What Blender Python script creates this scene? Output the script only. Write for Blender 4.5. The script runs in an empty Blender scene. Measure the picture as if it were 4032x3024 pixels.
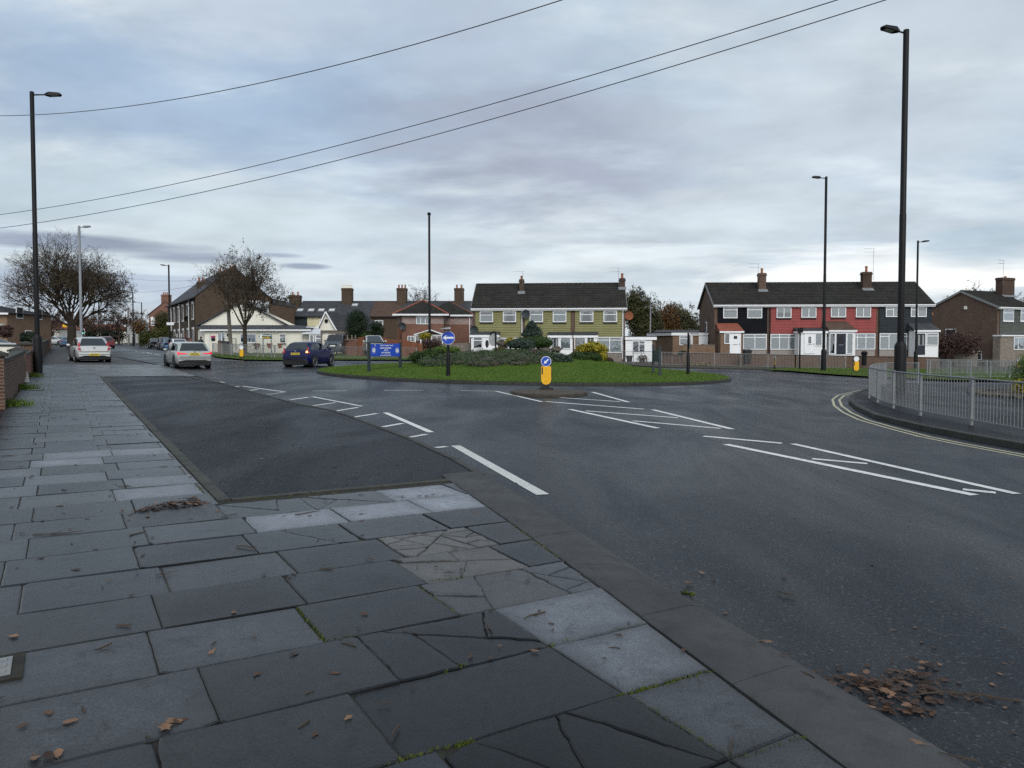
import bpy, math, random
from mathutils import Vector, Matrix, noise
R = random.Random(11)
C = bpy.context.scene.collection
PI = math.pi
# ---------------------------------------------------------------- camera maths (photo pixels, 4032 x 3024)
F = 2916.0; CX = 2016.0; HZ = 1352.0; PITCH = math.radians(2.0)
V0 = HZ + F * math.tan(PITCH); CH = 1.6; S = .018

def gz(x, y=0):
    return -S * max(-150, min(150, x))
def ray(u, v):
    x = (u - CX) / F; y = (V0 - v) / F
    return (x, math.cos(PITCH) + y * math.sin(PITCH), -math.sin(PITCH) + y * math.cos(PITCH))
def G(u, v, h=0.0):
    d = ray(u, v); t = (h - CH) / (d[2] + S * d[0])
    return (t * d[0], t * d[1])
def At(u, v, Y):
    d = ray(u, v); t = Y / d[1]
    return Vector((t * d[0], Y, CH + t * d[2]))
ZT = {'A': (0, 1900, 1.4758), 'B': (1000, 1900, 1.4758), 'C': (2000, 1900, 1.4758), 'D': (0, 1350, 1.8433),
      'E': (1000, 1400, 1.8433), 'F': (2000, 1450, 2.0109), 'G': (2832, 1800, 1.355)}
def zs(t, x, y):
    a, b, s = ZT[t]; return (a + x / s, b + y / s)
def Z(t, x, y, h=0.0):
    return G(*zs(t, x, y), h)
E1 = (.854, .52); E2 = (-.52, .854)
def AB(a, b):
    return (a * E1[0] + b * E2[0], a * E1[1] + b * E2[1])
def toab(x, y):
    return (x * E1[0] + y * E1[1], x * E2[0] + y * E2[1])
RC = (0.6, 40.0); RR = 10.8
def dome(x, y):
    r = math.hypot(x - RC[0], y - RC[1])
    if r >= RR: return 0.0
    h = .09 + .48 * (1 - (r / RR) ** 2)
    if r < 6.2: h += .55 * (1 - (r / 6.2) ** 2)
    return h
def GD(u, v):
    h = .2
    for i in range(25):
        x, y = G(u, v, h); h = .6 * h + .4 * dome(x, y)
    return x, y, gz(x) + dome(x, y)

# ---------------------------------------------------------------- materials
def nodes(name):
    m = bpy.data.materials.new(name); m.use_nodes = True
    nt = m.node_tree; b = nt.nodes['Principled BSDF']
    return m, nt, b
def N(nt, t, **kw):
    n = nt.nodes.new(t)
    for k, v in kw.items():
        if k.startswith('i_'):
            key = k[2:]
            n.inputs[int(key) if key.isdigit() else key.replace('_', ' ')].default_value = v
        else: setattr(n, k, v)
    return n
def L(nt, a, b): nt.links.new(a, b)
def rgba(c): return (c[0], c[1], c[2], 1)
def mixc(nt, fac, a, b, mode='MIX'):
    n = nt.nodes.new('ShaderNodeMix'); n.data_type = 'RGBA'; n.blend_type = mode
    for sock, val in ((n.inputs[0], fac), (n.inputs[6], a), (n.inputs[7], b)):
        if hasattr(val, 'links'): L(nt, val, sock)
        elif isinstance(val, (int, float)): sock.default_value = val
        else: sock.default_value = rgba(val)
    return n.outputs[2]
def ramp(nt, src, p):
    r = nt.nodes.new('ShaderNodeValToRGB'); L(nt, src, r.inputs[0])
    el = r.color_ramp.elements
    while len(el) < len(p): el.new(.5)
    for e, (pos, c) in zip(el, p):
        e.position = pos; e.color = rgba(c) if not isinstance(c, (int, float)) else (c, c, c, 1)
    return r.outputs[0]
def noise_tex(nt, scale, detail=4, rough=.6, vec=None, dist=0):
    n = N(nt, 'ShaderNodeTexNoise', i_Scale=scale, i_Detail=detail, i_Roughness=rough, i_Distortion=dist)
    if vec is None:
        tc = N(nt, 'ShaderNodeTexCoord'); vec = tc.outputs['Object']
    L(nt, vec, n.inputs['Vector']); return n.outputs['Fac']
def bump(nt, b, h, strength, dist=.02):
    n = N(nt, 'ShaderNodeBump', i_Strength=strength, i_Distance=dist); L(nt, h, n.inputs['Height']); L(nt, n.outputs[0], b.inputs['Normal'])
def M(name, col, rough=.7, var=.18, scale=3, bmp=0, bscale=40, metal=0, spec=.4, coat=0, streak=False, dirt=None):
    m, nt, b = nodes(name)
    tc = N(nt, 'ShaderNodeTexCoord'); vec = tc.outputs['Object']
    if streak:
        mp = N(nt, 'ShaderNodeMapping'); mp.inputs['Scale'].default_value = (1, 1, .18); L(nt, vec, mp.inputs[0]); vec = mp.outputs[0]
    f = noise_tex(nt, scale, 5, .65, vec)
    lo = [c * (1 - var) for c in col]; hi = [min(1, c * (1 + var)) for c in col]
    c = ramp(nt, f, [(.3, lo), (.7, hi)])
    if dirt:
        f2 = noise_tex(nt, scale * 2.3, 6, .7, vec)
        c = mixc(nt, ramp(nt, f2, [(.52, 0.0), (.68, .7)]), c, dirt)
    L(nt, c, b.inputs['Base Color'])
    b.inputs['Roughness'].default_value = rough; b.inputs['Metallic'].default_value = metal
    b.inputs['Specular IOR Level'].default_value = spec; b.inputs['Coat Weight'].default_value = coat
    if coat: b.inputs['Coat Roughness'].default_value = .05
    if bmp: bump(nt, b, noise_tex(nt, bscale, 4, .6), bmp)
    return m
def brick(name, c1, c2, mortar=(.16, .14, .12), var=.25):
    m, nt, b = nodes(name)
    tc = N(nt, 'ShaderNodeTexCoord'); sp = N(nt, 'ShaderNodeSeparateXYZ'); L(nt, tc.outputs['Object'], sp.inputs[0])
    ad = N(nt, 'ShaderNodeMath', operation='ADD'); L(nt, sp.outputs[0], ad.inputs[0]); L(nt, sp.outputs[1], ad.inputs[1])
    cb = N(nt, 'ShaderNodeCombineXYZ'); L(nt, ad.outputs[0], cb.inputs[0]); L(nt, sp.outputs[2], cb.inputs[1])
    t = N(nt, 'ShaderNodeTexBrick', i_Color1=rgba(c1), i_Color2=rgba(c2), i_Mortar=rgba(mortar), i_Scale=1.0)
    t.inputs['Mortar Size'].default_value = .012; t.inputs['Brick Width'].default_value = .225; t.inputs['Row Height'].default_value = .075
    L(nt, cb.outputs[0], t.inputs['Vector'])
    f = noise_tex(nt, 1.1, 5, .7)
    c = mixc(nt, 1.0, t.outputs['Color'], ramp(nt, f, [(.25, 1 - var), (.75, 1 + var * .5)]), 'MULTIPLY')
    L(nt, c, b.inputs['Base Color']); b.inputs['Roughness'].default_value = .9; b.inputs['Specular IOR Level'].default_value = .2
    bump(nt, b, t.outputs['Fac'], -.4, .01)
    return m
def leafmat(name, cols, rough=.6, patch=.8):
    m, nt, b = nodes(name)
    g = N(nt, 'ShaderNodeNewGeometry')
    f = noise_tex(nt, patch, 3, .6)
    a = N(nt, 'ShaderNodeMath', operation='MULTIPLY_ADD'); L(nt, g.outputs['Random Per Island'], a.inputs[0]); a.inputs[1].default_value = .55
    sc = N(nt, 'ShaderNodeMath', operation='MULTIPLY_ADD'); L(nt, f, sc.inputs[0]); sc.inputs[1].default_value = 1.1; sc.inputs[2].default_value = -.32
    L(nt, sc.outputs[0], a.inputs[2])
    n = len(cols)
    c = ramp(nt, a.outputs[0], [(i / (n - 1) if n > 1 else 0, q) for i, q in enumerate(cols)])
    L(nt, c, b.inputs['Base Color']); b.inputs['Roughness'].default_value = rough; b.inputs['Specular IOR Level'].default_value = .25
    return m
def glow(name, col, strength):
    m, nt, b = nodes(name); b.inputs['Base Color'].default_value = rgba(col)
    b.inputs['Emission Color'].default_value = rgba(col); b.inputs['Emission Strength'].default_value = strength
    return m
def glassmat(name, tint=(.75, .8, .82), refl=.22, gain=.8):
    m, nt, b = nodes(name); nt.nodes.remove(b)
    out = [n for n in nt.nodes if n.type == 'OUTPUT_MATERIAL'][0]
    t = N(nt, 'ShaderNodeBsdfTransparent', i_Color=rgba(tint)); g = N(nt, 'ShaderNodeBsdfGlossy', i_Color=(.9, .95, 1, 1), i_Roughness=.02)
    tc = N(nt, 'ShaderNodeTexCoord')
    bn = N(nt, 'ShaderNodeBump', i_Strength=.15, i_Distance=.05); L(nt, noise_tex(nt, 1.3, 2, .5), bn.inputs['Height']); L(nt, bn.outputs[0], g.inputs['Normal'])
    lw = N(nt, 'ShaderNodeLayerWeight', i_Blend=.25); a = N(nt, 'ShaderNodeMath', operation='MULTIPLY_ADD'); a.use_clamp = True
    L(nt, lw.outputs['Facing'], a.inputs[0]); a.inputs[1].default_value = gain; a.inputs[2].default_value = refl
    x = N(nt, 'ShaderNodeMixShader'); L(nt, a.outputs[0], x.inputs[0]); L(nt, t.outputs[0], x.inputs[1]); L(nt, g.outputs[0], x.inputs[2]); L(nt, x.outputs[0], out.inputs[0])
    return m
def asphalt(name, base=(.0055, .0066, .0087), light=(.0145, .0174, .023), r0=.3, r1=.5, wet=(.62, .28), spec=.02):
    m, nt, b = nodes(name)
    tc = N(nt, 'ShaderNodeTexCoord'); vec = tc.outputs['Object']
    mp = N(nt, 'ShaderNodeMapping'); mp.inputs['Rotation'].default_value = (0, 0, -.55); mp.inputs['Scale'].default_value = (.5, .17, 1); L(nt, vec, mp.inputs[0])
    big = noise_tex(nt, 1.0, 5, .6, mp.outputs[0], .8); mid = noise_tex(nt, 3.1, 5, .65, vec)
    fine = noise_tex(nt, 58, 3, .8, vec)
    vor = N(nt, 'ShaderNodeTexVoronoi', i_Scale=62.0); L(nt, vec, vor.inputs['Vector'])
    c = ramp(nt, big, [(.3, base), (.7, light)])
    c = mixc(nt, 1.0, c, ramp(nt, mid, [(.3, .8), (.7, 1.15)]), 'MULTIPLY')
    c = mixc(nt, 1.0, c, ramp(nt, fine, [(.33, .25), (.66, 2.0)]), 'MULTIPLY')
    sp = N(nt, 'ShaderNodeTexNoise', i_Scale=41.0, i_Detail=1.0); L(nt, vec, sp.inputs['Vector'])
    c = mixc(nt, ramp(nt, sp.outputs['Fac'], [(.64, 0.0), (.7, .55)]), c, (.085, .088, .092))
    L(nt, c, b.inputs['Base Color'])
    L(nt, ramp(nt, big, [(.36, r0), (.62, r1)]), b.inputs['Roughness'])
    b.inputs['Specular IOR Level'].default_value = spec
    L(nt, ramp(nt, big, [(.32, wet[0]), (.68, wet[1])]), b.inputs['Coat Weight']); b.inputs['Coat Roughness'].default_value = .36; b.inputs['Coat IOR'].default_value = 1.33
    mu = N(nt, 'ShaderNodeMath', operation='MULTIPLY_ADD'); L(nt, vor.outputs['Distance'], mu.inputs[0]); mu.inputs[1].default_value = .8; L(nt, fine, mu.inputs[2])
    bump(nt, b, mu.outputs[0], .6, .01)
    return m

MAT = {}
MAT['asphalt'] = asphalt('asphalt')
MAT['bay'] = asphalt('bay_asphalt', (.0085, .0095, .012), (.019, .021, .0255), .38, .55, (.34, .11), .01)
MAT['brick'] = brick('brown_brick', (.125, .062, .037), (.082, .041, .027))
MAT['brick_red'] = brick('red_brick', (.24, .085, .05), (.17, .06, .038))
MAT['brick_dark'] = brick('dark_brick', (.085, .044, .03), (.055, .031, .022), (.08, .07, .06))
MAT['brick_tan'] = brick('tan_brick', (.24, .14, .08), (.19, .105, .06))
MAT['brick_old'] = brick('old_brick', (.085, .054, .034), (.058, .036, .024), (.09, .075, .06))
MAT['white'] = M('white_upvc', (.78, .79, .8), .35, .04, 2)
MAT['white_paint'] = M('white_paint', (.74, .75, .75), .6, .06, 1.5, .1, 60, streak=True)
MAT['cream'] = M('cream_render', (.76, .735, .64), .85, .06, .9, .25, 30, streak=True)
MAT['cream_pale'] = M('pale_cream', (.6, .55, .36), .85, .1, 1, .2, 30)
MAT['pink_render'] = M('pink_pebbledash', (.3, .23, .21), .95, .15, 2, .6, 60)
MAT['grey_render'] = M('grey_render', (.28, .25, .23), .95, .15, 2, .6, 60)
MAT['stone_clad'] = M('stone_cladding', (.2, .17, .14), .9, .35, 4, .6, 12)
MAT['tile'] = M('concrete_tile', (.028, .027, .025), .9, .35, 1.2, .4, 30, spec=.15, dirt=(.055, .055, .035))
MAT['tile_red'] = M('red_tile', (.2, .06, .035), .8, .2, 2, .3, 20)
MAT['tile_brown'] = M('brown_tile', (.075, .042, .03), .8, .25, 2, .4, 20, dirt=(.06, .06, .045))
MAT['slate'] = M('slate', (.045, .047, .053), .75, .3, 1.6, .4, 14, spec=.25)
MAT['felt'] = M('roof_felt', (.04, .042, .046), .8, .2, 3)
MAT['green_clad'] = M('green_cladding', (.21, .205, .095), .7, .12, .8, .1, 30, spec=.2)
MAT['black_clad'] = M('black_cladding', (.008, .009, .012), .8, .3, 2, spec=.1)
MAT['red_clad'] = M('red_cladding', (.25, .036, .032), .6, .12, 1.5, .1, 30)
MAT['grey_clad'] = M('charcoal_cladding', (.026, .033, .04), .75, .15, 2, spec=.2)
MAT['green_grey'] = M('grey_green_cladding', (.07, .078, .068), .7, .2, 2)
MAT['glass'] = glassmat('window_glass', (.7, .75, .77), .14)
MAT['carglass'] = glassmat('car_glass', (.05, .06, .07), .035, .35)
MAT['dark'] = M('dark_interior', (.02, .021, .023), .9, .3, 2)
MAT['curtain'] = M('curtain', (.27, .275, .27), .95, .15, 5)
MAT['blind'] = M('window_blind', (.34, .36, .36), .9, .1, 4)
MAT['black'] = M('black_paint', (.006, .006, .007), .5, .2, 3, spec=.2)
MAT['galv'] = M('galvanised_steel', (.2, .212, .225), .55, .15, 6, .05, 80, metal=.25, dirt=(.22, .2, .17))
MAT['galv_dull'] = M('weathered_steel', (.22, .23, .23), .6, .2, 6, metal=.2, dirt=(.14, .12, .1))
MAT['navy'] = M('navy_door', (.012, .017, .03), .3, .1, 2)
MAT['steel_lamp'] = M('grey_lamp_post', (.2, .215, .23), .5, .1, 3)
MAT['kerb'] = M('kerb_concrete', (.058, .0595, .061), .55, .25, 1.6, .35, 60, spec=.06, dirt=(.036, .037, .037))
MAT['kerb_dark'] = M('mossy_kerb', (.032, .032, .028), .75, .35, 2.5, .5, 40, dirt=(.03, .036, .014))
MAT['island'] = M('island_concrete', (.06, .052, .042), .75, .35, 3, .5, 40, spec=.2, dirt=(.035, .03, .02))
MAT['paint'] = M('road_paint', (.62, .62, .6), .6, .16, 4.5, .3, 90, dirt=(.2, .2, .2))
MAT['paint_worn'] = M('worn_road_paint', (.34, .34, .33), .7, .3, 14, .3, 90, dirt=(.07, .07, .075))
MAT['yellow_line'] = M('yellow_line_paint', (.4, .37, .24), .6, .15, 6, dirt=(.16, .15, .12))
MAT['yellow'] = M('bollard_yellow', (.75, .4, .012), .4, .06, 3)
MAT['blue_sign'] = M('sign_blue', (.012, .06, .42), .35, .04, 2)
MAT['white_sign'] = M('sign_white', (.72, .73, .74), .4, .03, 2)
MAT['green_sign'] = M('sign_green', (.008, .06, .035), .4, .05, 2)
MAT['grey_sign'] = M('sign_back', (.3, .31, .31), .55, .1, 3)
MAT['sign_post'] = M('slate_blue_post', (.022, .032, .038), .55, .25, 6)
MAT['tyre'] = M('tyre', (.014, .014, .015), .85, .2, 8)
MAT['rim'] = M('alloy', (.42, .43, .45), .35, .1, 5, metal=.7)
MAT['trim'] = M('black_trim', (.012, .012, .013), .6, .2, 5)
MAT['tail'] = M('tail_light_red', (.32, .012, .02), .15, .1, 4, spec=.6)
MAT['tail_on'] = glow('lit_tail_light', (.9, .012, .03), .4)
MAT['amber_on'] = glow('lit_indicator', (1, .42, .15), 2.5)
MAT['lens'] = M('clear_lens', (.5, .52, .54), .1, .1, 4, spec=.7)
MAT['plate'] = M('yellow_plate', (.62, .46, .06), .5, .05, 3)
MAT['wood'] = M('fence_timber', (.16, .06, .03), .85, .25, 3, .3, 20, streak=True)
MAT['wood_grey'] = M('grey_timber', (.17, .15, .125), .9, .3, 4, .3, 20)
MAT['pole_wood'] = M('telegraph_timber', (.15, .135, .115), .9, .25, 2, .3, 15, streak=True)
MAT['bark'] = M('bark', (.035, .028, .021), .95, .3, 3, .5, 12)
MAT['twig'] = M('twigs', (.048, .036, .026), .95, .2, 2)
MAT['earth'] = M('earth', (.045, .038, .028), .95, .35, 2, .5, 10, dirt=(.05, .06, .025))
MAT['rock'] = M('rockery_stone', (.075, .064, .052), .9, .35, 2, .8, 6)
MAT['slab_gap'] = M('joint_dirt', (.014, .013, .01), .9, .4, 3, .4, 30, dirt=(.03, .042, .006))
MAT['terracotta'] = M('terracotta', (.28, .1, .05), .8, .15, 3)
MAT['wire'] = M('cable', (.03, .031, .034), .6, .1, 3)
MAT['cardboard'] = M('white_litter', (.7, .7, .7), .8, .05, 5)
MAT['pink_plaque'] = M('magenta_plaque', (.4, .02, .14), .5, .05, 2)
MAT['skin'] = M('skin', (.4, .24, .17), .6, .05, 5)
MAT['cloth'] = M('dark_coat', (.02, .022, .028), .9, .2, 8)

# ---------------------------------------------------------------- mesh builder
class MB:
    def __init__(s): s.v = []; s.f = []; s.m = []; s.col = None
    def add(s, vs, fs, mi=0):
        o = len(s.v); s.v += [tuple(p) for p in vs]; s.f += [tuple(i + o for i in f) for f in fs]; s.m += [mi] * len(fs)
    def quad(s, a, b, c, d, mi=0): s.add([a, b, c, d], [(0, 1, 2, 3)], mi)
    def poly(s, pts, mi=0): s.add(pts, [tuple(range(len(pts)))], mi)
    def box(s, x0, x1, y0, y1, z0, z1, mi=0):
        s.add([(x0, y0, z0), (x1, y0, z0), (x1, y1, z0), (x0, y1, z0), (x0, y0, z1), (x1, y0, z1), (x1, y1, z1), (x0, y1, z1)],
              [(0, 3, 2, 1), (4, 5, 6, 7), (0, 1, 5, 4), (1, 2, 6, 5), (2, 3, 7, 6), (3, 0, 4, 7)], mi)
    def hexa(s, b, t, mi=0):                       # bottom quad, top quad
        s.add(list(b) + list(t), [(0, 3, 2, 1), (4, 5, 6, 7), (0, 1, 5, 4), (1, 2, 6, 5), (2, 3, 7, 6), (3, 0, 4, 7)], mi)
    def prism(s, pts, fn0, fn1, mi=0):             # extrude 2-D outline between two mappings
        n = len(pts); vs = [fn0(p) for p in pts] + [fn1(p) for p in pts]
        s.add(vs, [tuple(range(n - 1, -1, -1)), tuple(range(n, 2 * n))] + [(i, (i + 1) % n, n + (i + 1) % n, n + i) for i in range(n)], mi)
    def tube(s, pts, rs, n=6, mi=0, cap=True):
        pts = [Vector(p) for p in pts]; rings = []; up = None
        for i, p in enumerate(pts):
            d = (pts[min(i + 1, len(pts) - 1)] - pts[max(i - 1, 0)])
            if d.length < 1e-9: d = Vector((0, 0, 1))
            d.normalize()
            if up is None: up = d.orthogonal().normalized()
            up = (up - d * up.dot(d))
            up = up.normalized() if up.length > 1e-6 else d.orthogonal().normalized()
            w = d.cross(up); r = rs[i] if hasattr(rs, '__len__') else rs
            rings.append([p + up * (r * math.cos(2 * PI * k / n)) + w * (r * math.sin(2 * PI * k / n)) for k in range(n)])
        vs = [q for rg in rings for q in rg]; fs = []
        for i in range(len(pts) - 1):
            for k in range(n): fs.append((i * n + k, i * n + (k + 1) % n, (i + 1) * n + (k + 1) % n, (i + 1) * n + k))
        if cap and n > 3: fs.append(tuple(range(n - 1, -1, -1))); fs.append(tuple(range((len(pts) - 1) * n, len(pts) * n)))
        s.add(vs, fs, mi)
    def lathe(s, prof, c=(0, 0, 0), n=14, mi=0):   # prof: (r, z)
        vs = []; fs = []
        for r, z in prof:
            vs += [(c[0] + r * math.cos(2 * PI * k / n), c[1] + r * math.sin(2 * PI * k / n), c[2] + z) for k in range(n)]
        for i in range(len(prof) - 1):
            for k in range(n): fs.append((i * n + k, i * n + (k + 1) % n, (i + 1) * n + (k + 1) % n, (i + 1) * n + k))
        fs.append(tuple(range(n - 1, -1, -1))); fs.append(tuple(range((len(prof) - 1) * n, len(prof) * n)))
        s.add(vs, fs, mi)
    def ball(s, c, r, n=12, m=8, jit=0, mi=0, seed=0):
        vs = []; fs = []
        for i in range(m + 1):
            t = PI * i / m
            for k in range(n):
                a = 2 * PI * k / n
                d = Vector((math.sin(t) * math.cos(a), math.sin(t) * math.sin(a), math.cos(t)))
                q = 1 + jit * noise.noise(d * 1.9 + Vector((seed * 3.1, seed, 0)))
                vs.append((c[0] + r[0] * d.x * q, c[1] + r[1] * d.y * q, c[2] + r[2] * d.z * q))
        for i in range(m):
            for k in range(n): fs.append((i * n + k, (i + 1) * n + k, (i + 1) * n + (k + 1) % n, i * n + (k + 1) % n))
        s.add(vs, fs, mi)
    def build(s, name, mats, parent=None, smooth=False, angle=None, loc=None):
        me = bpy.data.meshes.new(name); me.from_pydata(s.v, [], s.f)
        if not isinstance(mats, (list, tuple)): mats = [mats]
        for m in mats: me.materials.append(MAT[m] if isinstance(m, str) else m)
        if len(mats) > 1: me.polygons.foreach_set('material_index', s.m)
        if s.col:
            ca = me.color_attributes.new('tone', 'FLOAT_COLOR', 'POINT')
            ca.data.foreach_set('color', [x for c in s.col for x in c])
        if smooth:
            me.polygons.foreach_set('use_smooth', [True] * len(me.polygons))
            if angle: me.set_sharp_from_angle(angle=math.radians(angle))
        me.update(); me.validate()
        o = bpy.data.objects.new(name, me); C.objects.link(o)
        if parent: o.parent = parent
        if loc: o.location = loc
        return o
def empty(name, loc, rz=0.0):
    o = bpy.data.objects.new(name, None); C.objects.link(o); o.location = loc; o.rotation_euler = (0, 0, rz); o.empty_display_size = .2
    return o
def tag(o, label=None, cat=None, group=None, kind=None):
    if label: o['label'] = label
    if cat: o['category'] = cat
    if group: o['group'] = group
    if kind: o['kind'] = kind
    return o
def dup(o, parent=None):
    c = o.copy(); C.objects.link(c)
    if parent: c.parent = parent
    for ch in list(o.children): dup(ch, c)
    return c
def text(name, s, size, mat, parent, loc, rot=(PI / 2, 0, 0), align='CENTER', sx=1.0, bold=0.0):
    cu = bpy.data.curves.new(name, 'FONT'); cu.body = s; cu.size = size; cu.align_x = align; cu.align_y = 'CENTER'; cu.extrude = .002; cu.offset = bold * size
    t = bpy.data.objects.new(name, cu); C.objects.link(t)
    dg = bpy.context.evaluated_depsgraph_get(); me = bpy.data.meshes.new_from_object(t.evaluated_get(dg))
    bpy.data.objects.remove(t); me.materials.clear(); me.materials.append(MAT[mat])
    o = bpy.data.objects.new(name, me); C.objects.link(o); o.parent = parent; o.location = loc; o.rotation_euler = rot; o.scale = (sx, 1, 1)
    return o
# ---------------------------------------------------------------- ground, road, pavements
def sheet(name, pts, h, mat, kind='structure'):
    mb = MB(); mb.poly([(x, y, gz(x) + h) for x, y in pts]); o = mb.build(name, mat); tag(o, kind=kind); return o
gm = MB(); gm.poly([(x, y, gz(x) - .35) for x, y in [(-150, -60), (150, -60), (150, 900), (-150, 900)]])
gm.poly([(x, y, gz(x) - .35) for x, y in [(150, -60), (900, -60), (900, 900), (150, 900)]])
gm.poly([(x, y, gz(x) - .35) for x, y in [(-900, -60), (-150, -60), (-150, 900), (-900, 900)]])
tag(gm.build('ground', 'earth'), kind='structure')
sheet('road', [(-148, -12), (110, -12), (110, 75), (20, 90), (-30, 120), (-148, 262)], -.04, 'asphalt')

def slab_material():
    m, nt, b = nodes('paving_stone')
    at = N(nt, 'ShaderNodeAttribute', attribute_name='tone'); sp = N(nt, 'ShaderNodeSeparateColor'); L(nt, at.outputs['Color'], sp.inputs[0])
    tc = N(nt, 'ShaderNodeTexCoord'); vec = tc.outputs['Object']
    f1 = noise_tex(nt, 1.7, 6, .7, vec); f2 = noise_tex(nt, 105, 3, .75, vec); f3 = noise_tex(nt, 9, 5, .7, vec)
    # drying plus sheen painted as colour: dark edge, pale centre, outline broken by noise
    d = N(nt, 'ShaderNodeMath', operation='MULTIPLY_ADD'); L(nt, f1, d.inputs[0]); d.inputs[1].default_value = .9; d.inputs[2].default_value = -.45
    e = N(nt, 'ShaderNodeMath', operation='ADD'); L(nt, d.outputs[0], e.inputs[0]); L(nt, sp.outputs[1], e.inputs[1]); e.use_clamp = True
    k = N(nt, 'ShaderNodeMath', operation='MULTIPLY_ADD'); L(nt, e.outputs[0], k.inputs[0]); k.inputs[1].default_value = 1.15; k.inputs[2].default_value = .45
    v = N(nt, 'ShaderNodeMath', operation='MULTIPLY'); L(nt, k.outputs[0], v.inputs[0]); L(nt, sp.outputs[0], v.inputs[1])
    tint = mixc(nt, sp.outputs[2], (.67, .77, .93), (.86, .82, .78))
    c = mixc(nt, 1.0, tint, ramp(nt, f2, [(.3, .5), (.7, 1.55)]), 'MULTIPLY')
    c = mixc(nt, 1.0, c, ramp(nt, f3, [(.3, .82), (.7, 1.14)]), 'MULTIPLY')
    f4 = noise_tex(nt, 5.5, 7, .75, vec, .6); c = mixc(nt, 1.0, c, ramp(nt, f4, [(.33, .55), (.45, 1.0), (.6, 1.0), (.7, 1.25)]), 'MULTIPLY')
    gum = N(nt, 'ShaderNodeTexVoronoi', i_Scale=3.2); L(nt, vec, gum.inputs['Vector']); c = mixc(nt, ramp(nt, gum.outputs['Distance'], [(.045, .8), (.07, 0.0)]), c, (.55, .57, .6))
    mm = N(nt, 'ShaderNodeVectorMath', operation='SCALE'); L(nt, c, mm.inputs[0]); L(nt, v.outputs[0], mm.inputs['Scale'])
    L(nt, mm.outputs[0], b.inputs['Base Color'])
    L(nt, ramp(nt, e.outputs[0], [(.1, .3), (.8, .55)]), b.inputs['Roughness']); b.inputs['Specular IOR Level'].default_value = .06
    L(nt, ramp(nt, e.outputs[0], [(.1, .5), (.7, .3)]), b.inputs['Coat Weight']); b.inputs['Coat Roughness'].default_value = .34; b.inputs['Coat IOR'].default_value = 1.33
    mu = N(nt, 'ShaderNodeMath', operation='MULTIPLY_ADD'); L(nt, f3, mu.inputs[0]); mu.inputs[1].default_value = 1.5; L(nt, f2, mu.inputs[2])
    bump(nt, b, mu.outputs[0], .35, .006)
    return m
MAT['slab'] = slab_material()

def clip(poly, nx, ny, c):                          # keep nx*x+ny*y<=c
    out = []
    for i in range(len(poly)):
        p, q = poly[i], poly[(i + 1) % len(poly)]
        dp, dq = nx * p[0] + ny * p[1] - c, nx * q[0] + ny * q[1] - c
        if dp <= 0: out.append(p)
        if (dp < 0) != (dq < 0) and dp != dq:
            t = dp / (dp - dq); out.append((p[0] + t * (q[0] - p[0]), p[1] + t * (q[1] - p[1])))
    return out
def area(p): return .5 * sum(p[i][0] * p[(i + 1) % len(p)][1] - p[(i + 1) % len(p)][0] * p[i][1] for i in range(len(p)))
def inset(p, g):                                    # shrink a convex polygon
    q = list(p); n = len(p); s = 1 if area(p) > 0 else -1
    for i in range(n):
        a, b = p[i], p[(i + 1) % n]; dx, dy = b[0] - a[0], b[1] - a[1]; l = math.hypot(dx, dy)
        if l < 1e-6: continue
        nx, ny = s * dy / l, -s * dx / l
        q = clip(q, nx, ny, nx * a[0] + ny * a[1] - g)
        if len(q) < 3: return []
    return q
def interp(tab, b):
    for (b0, v0), (b1, v1) in zip(tab, tab[1:]):
        if b <= b1 or (b1, v1) == tab[-1]: return v0 + (v1 - v0) * (b - b0) / (b1 - b0)
AK = [(-3, 1.5), (1.95, 2.59), (2.58, 2.73), (3.86, 3.02), (5.66, 3.41), (7.9, 3.86)]          # inner edge of the kerb
AO = [(-3, 1.95), (1.6, 3.05), (2.66, 3.29), (3.9, 3.53), (5.48, 3.92), (7.9, 4.45)]           # outer edge of the kerb
AO2 = [(7.9, 4.45)] + [tuple(reversed(toab(*Z('E', x, y)))) for x, y in [(1490, 740), (1320, 665), (1150, 590), (930, 510), (740, 440), (590, 390), (380, 355), (200, 310)]] + [(27.6, 4.96)]
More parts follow.
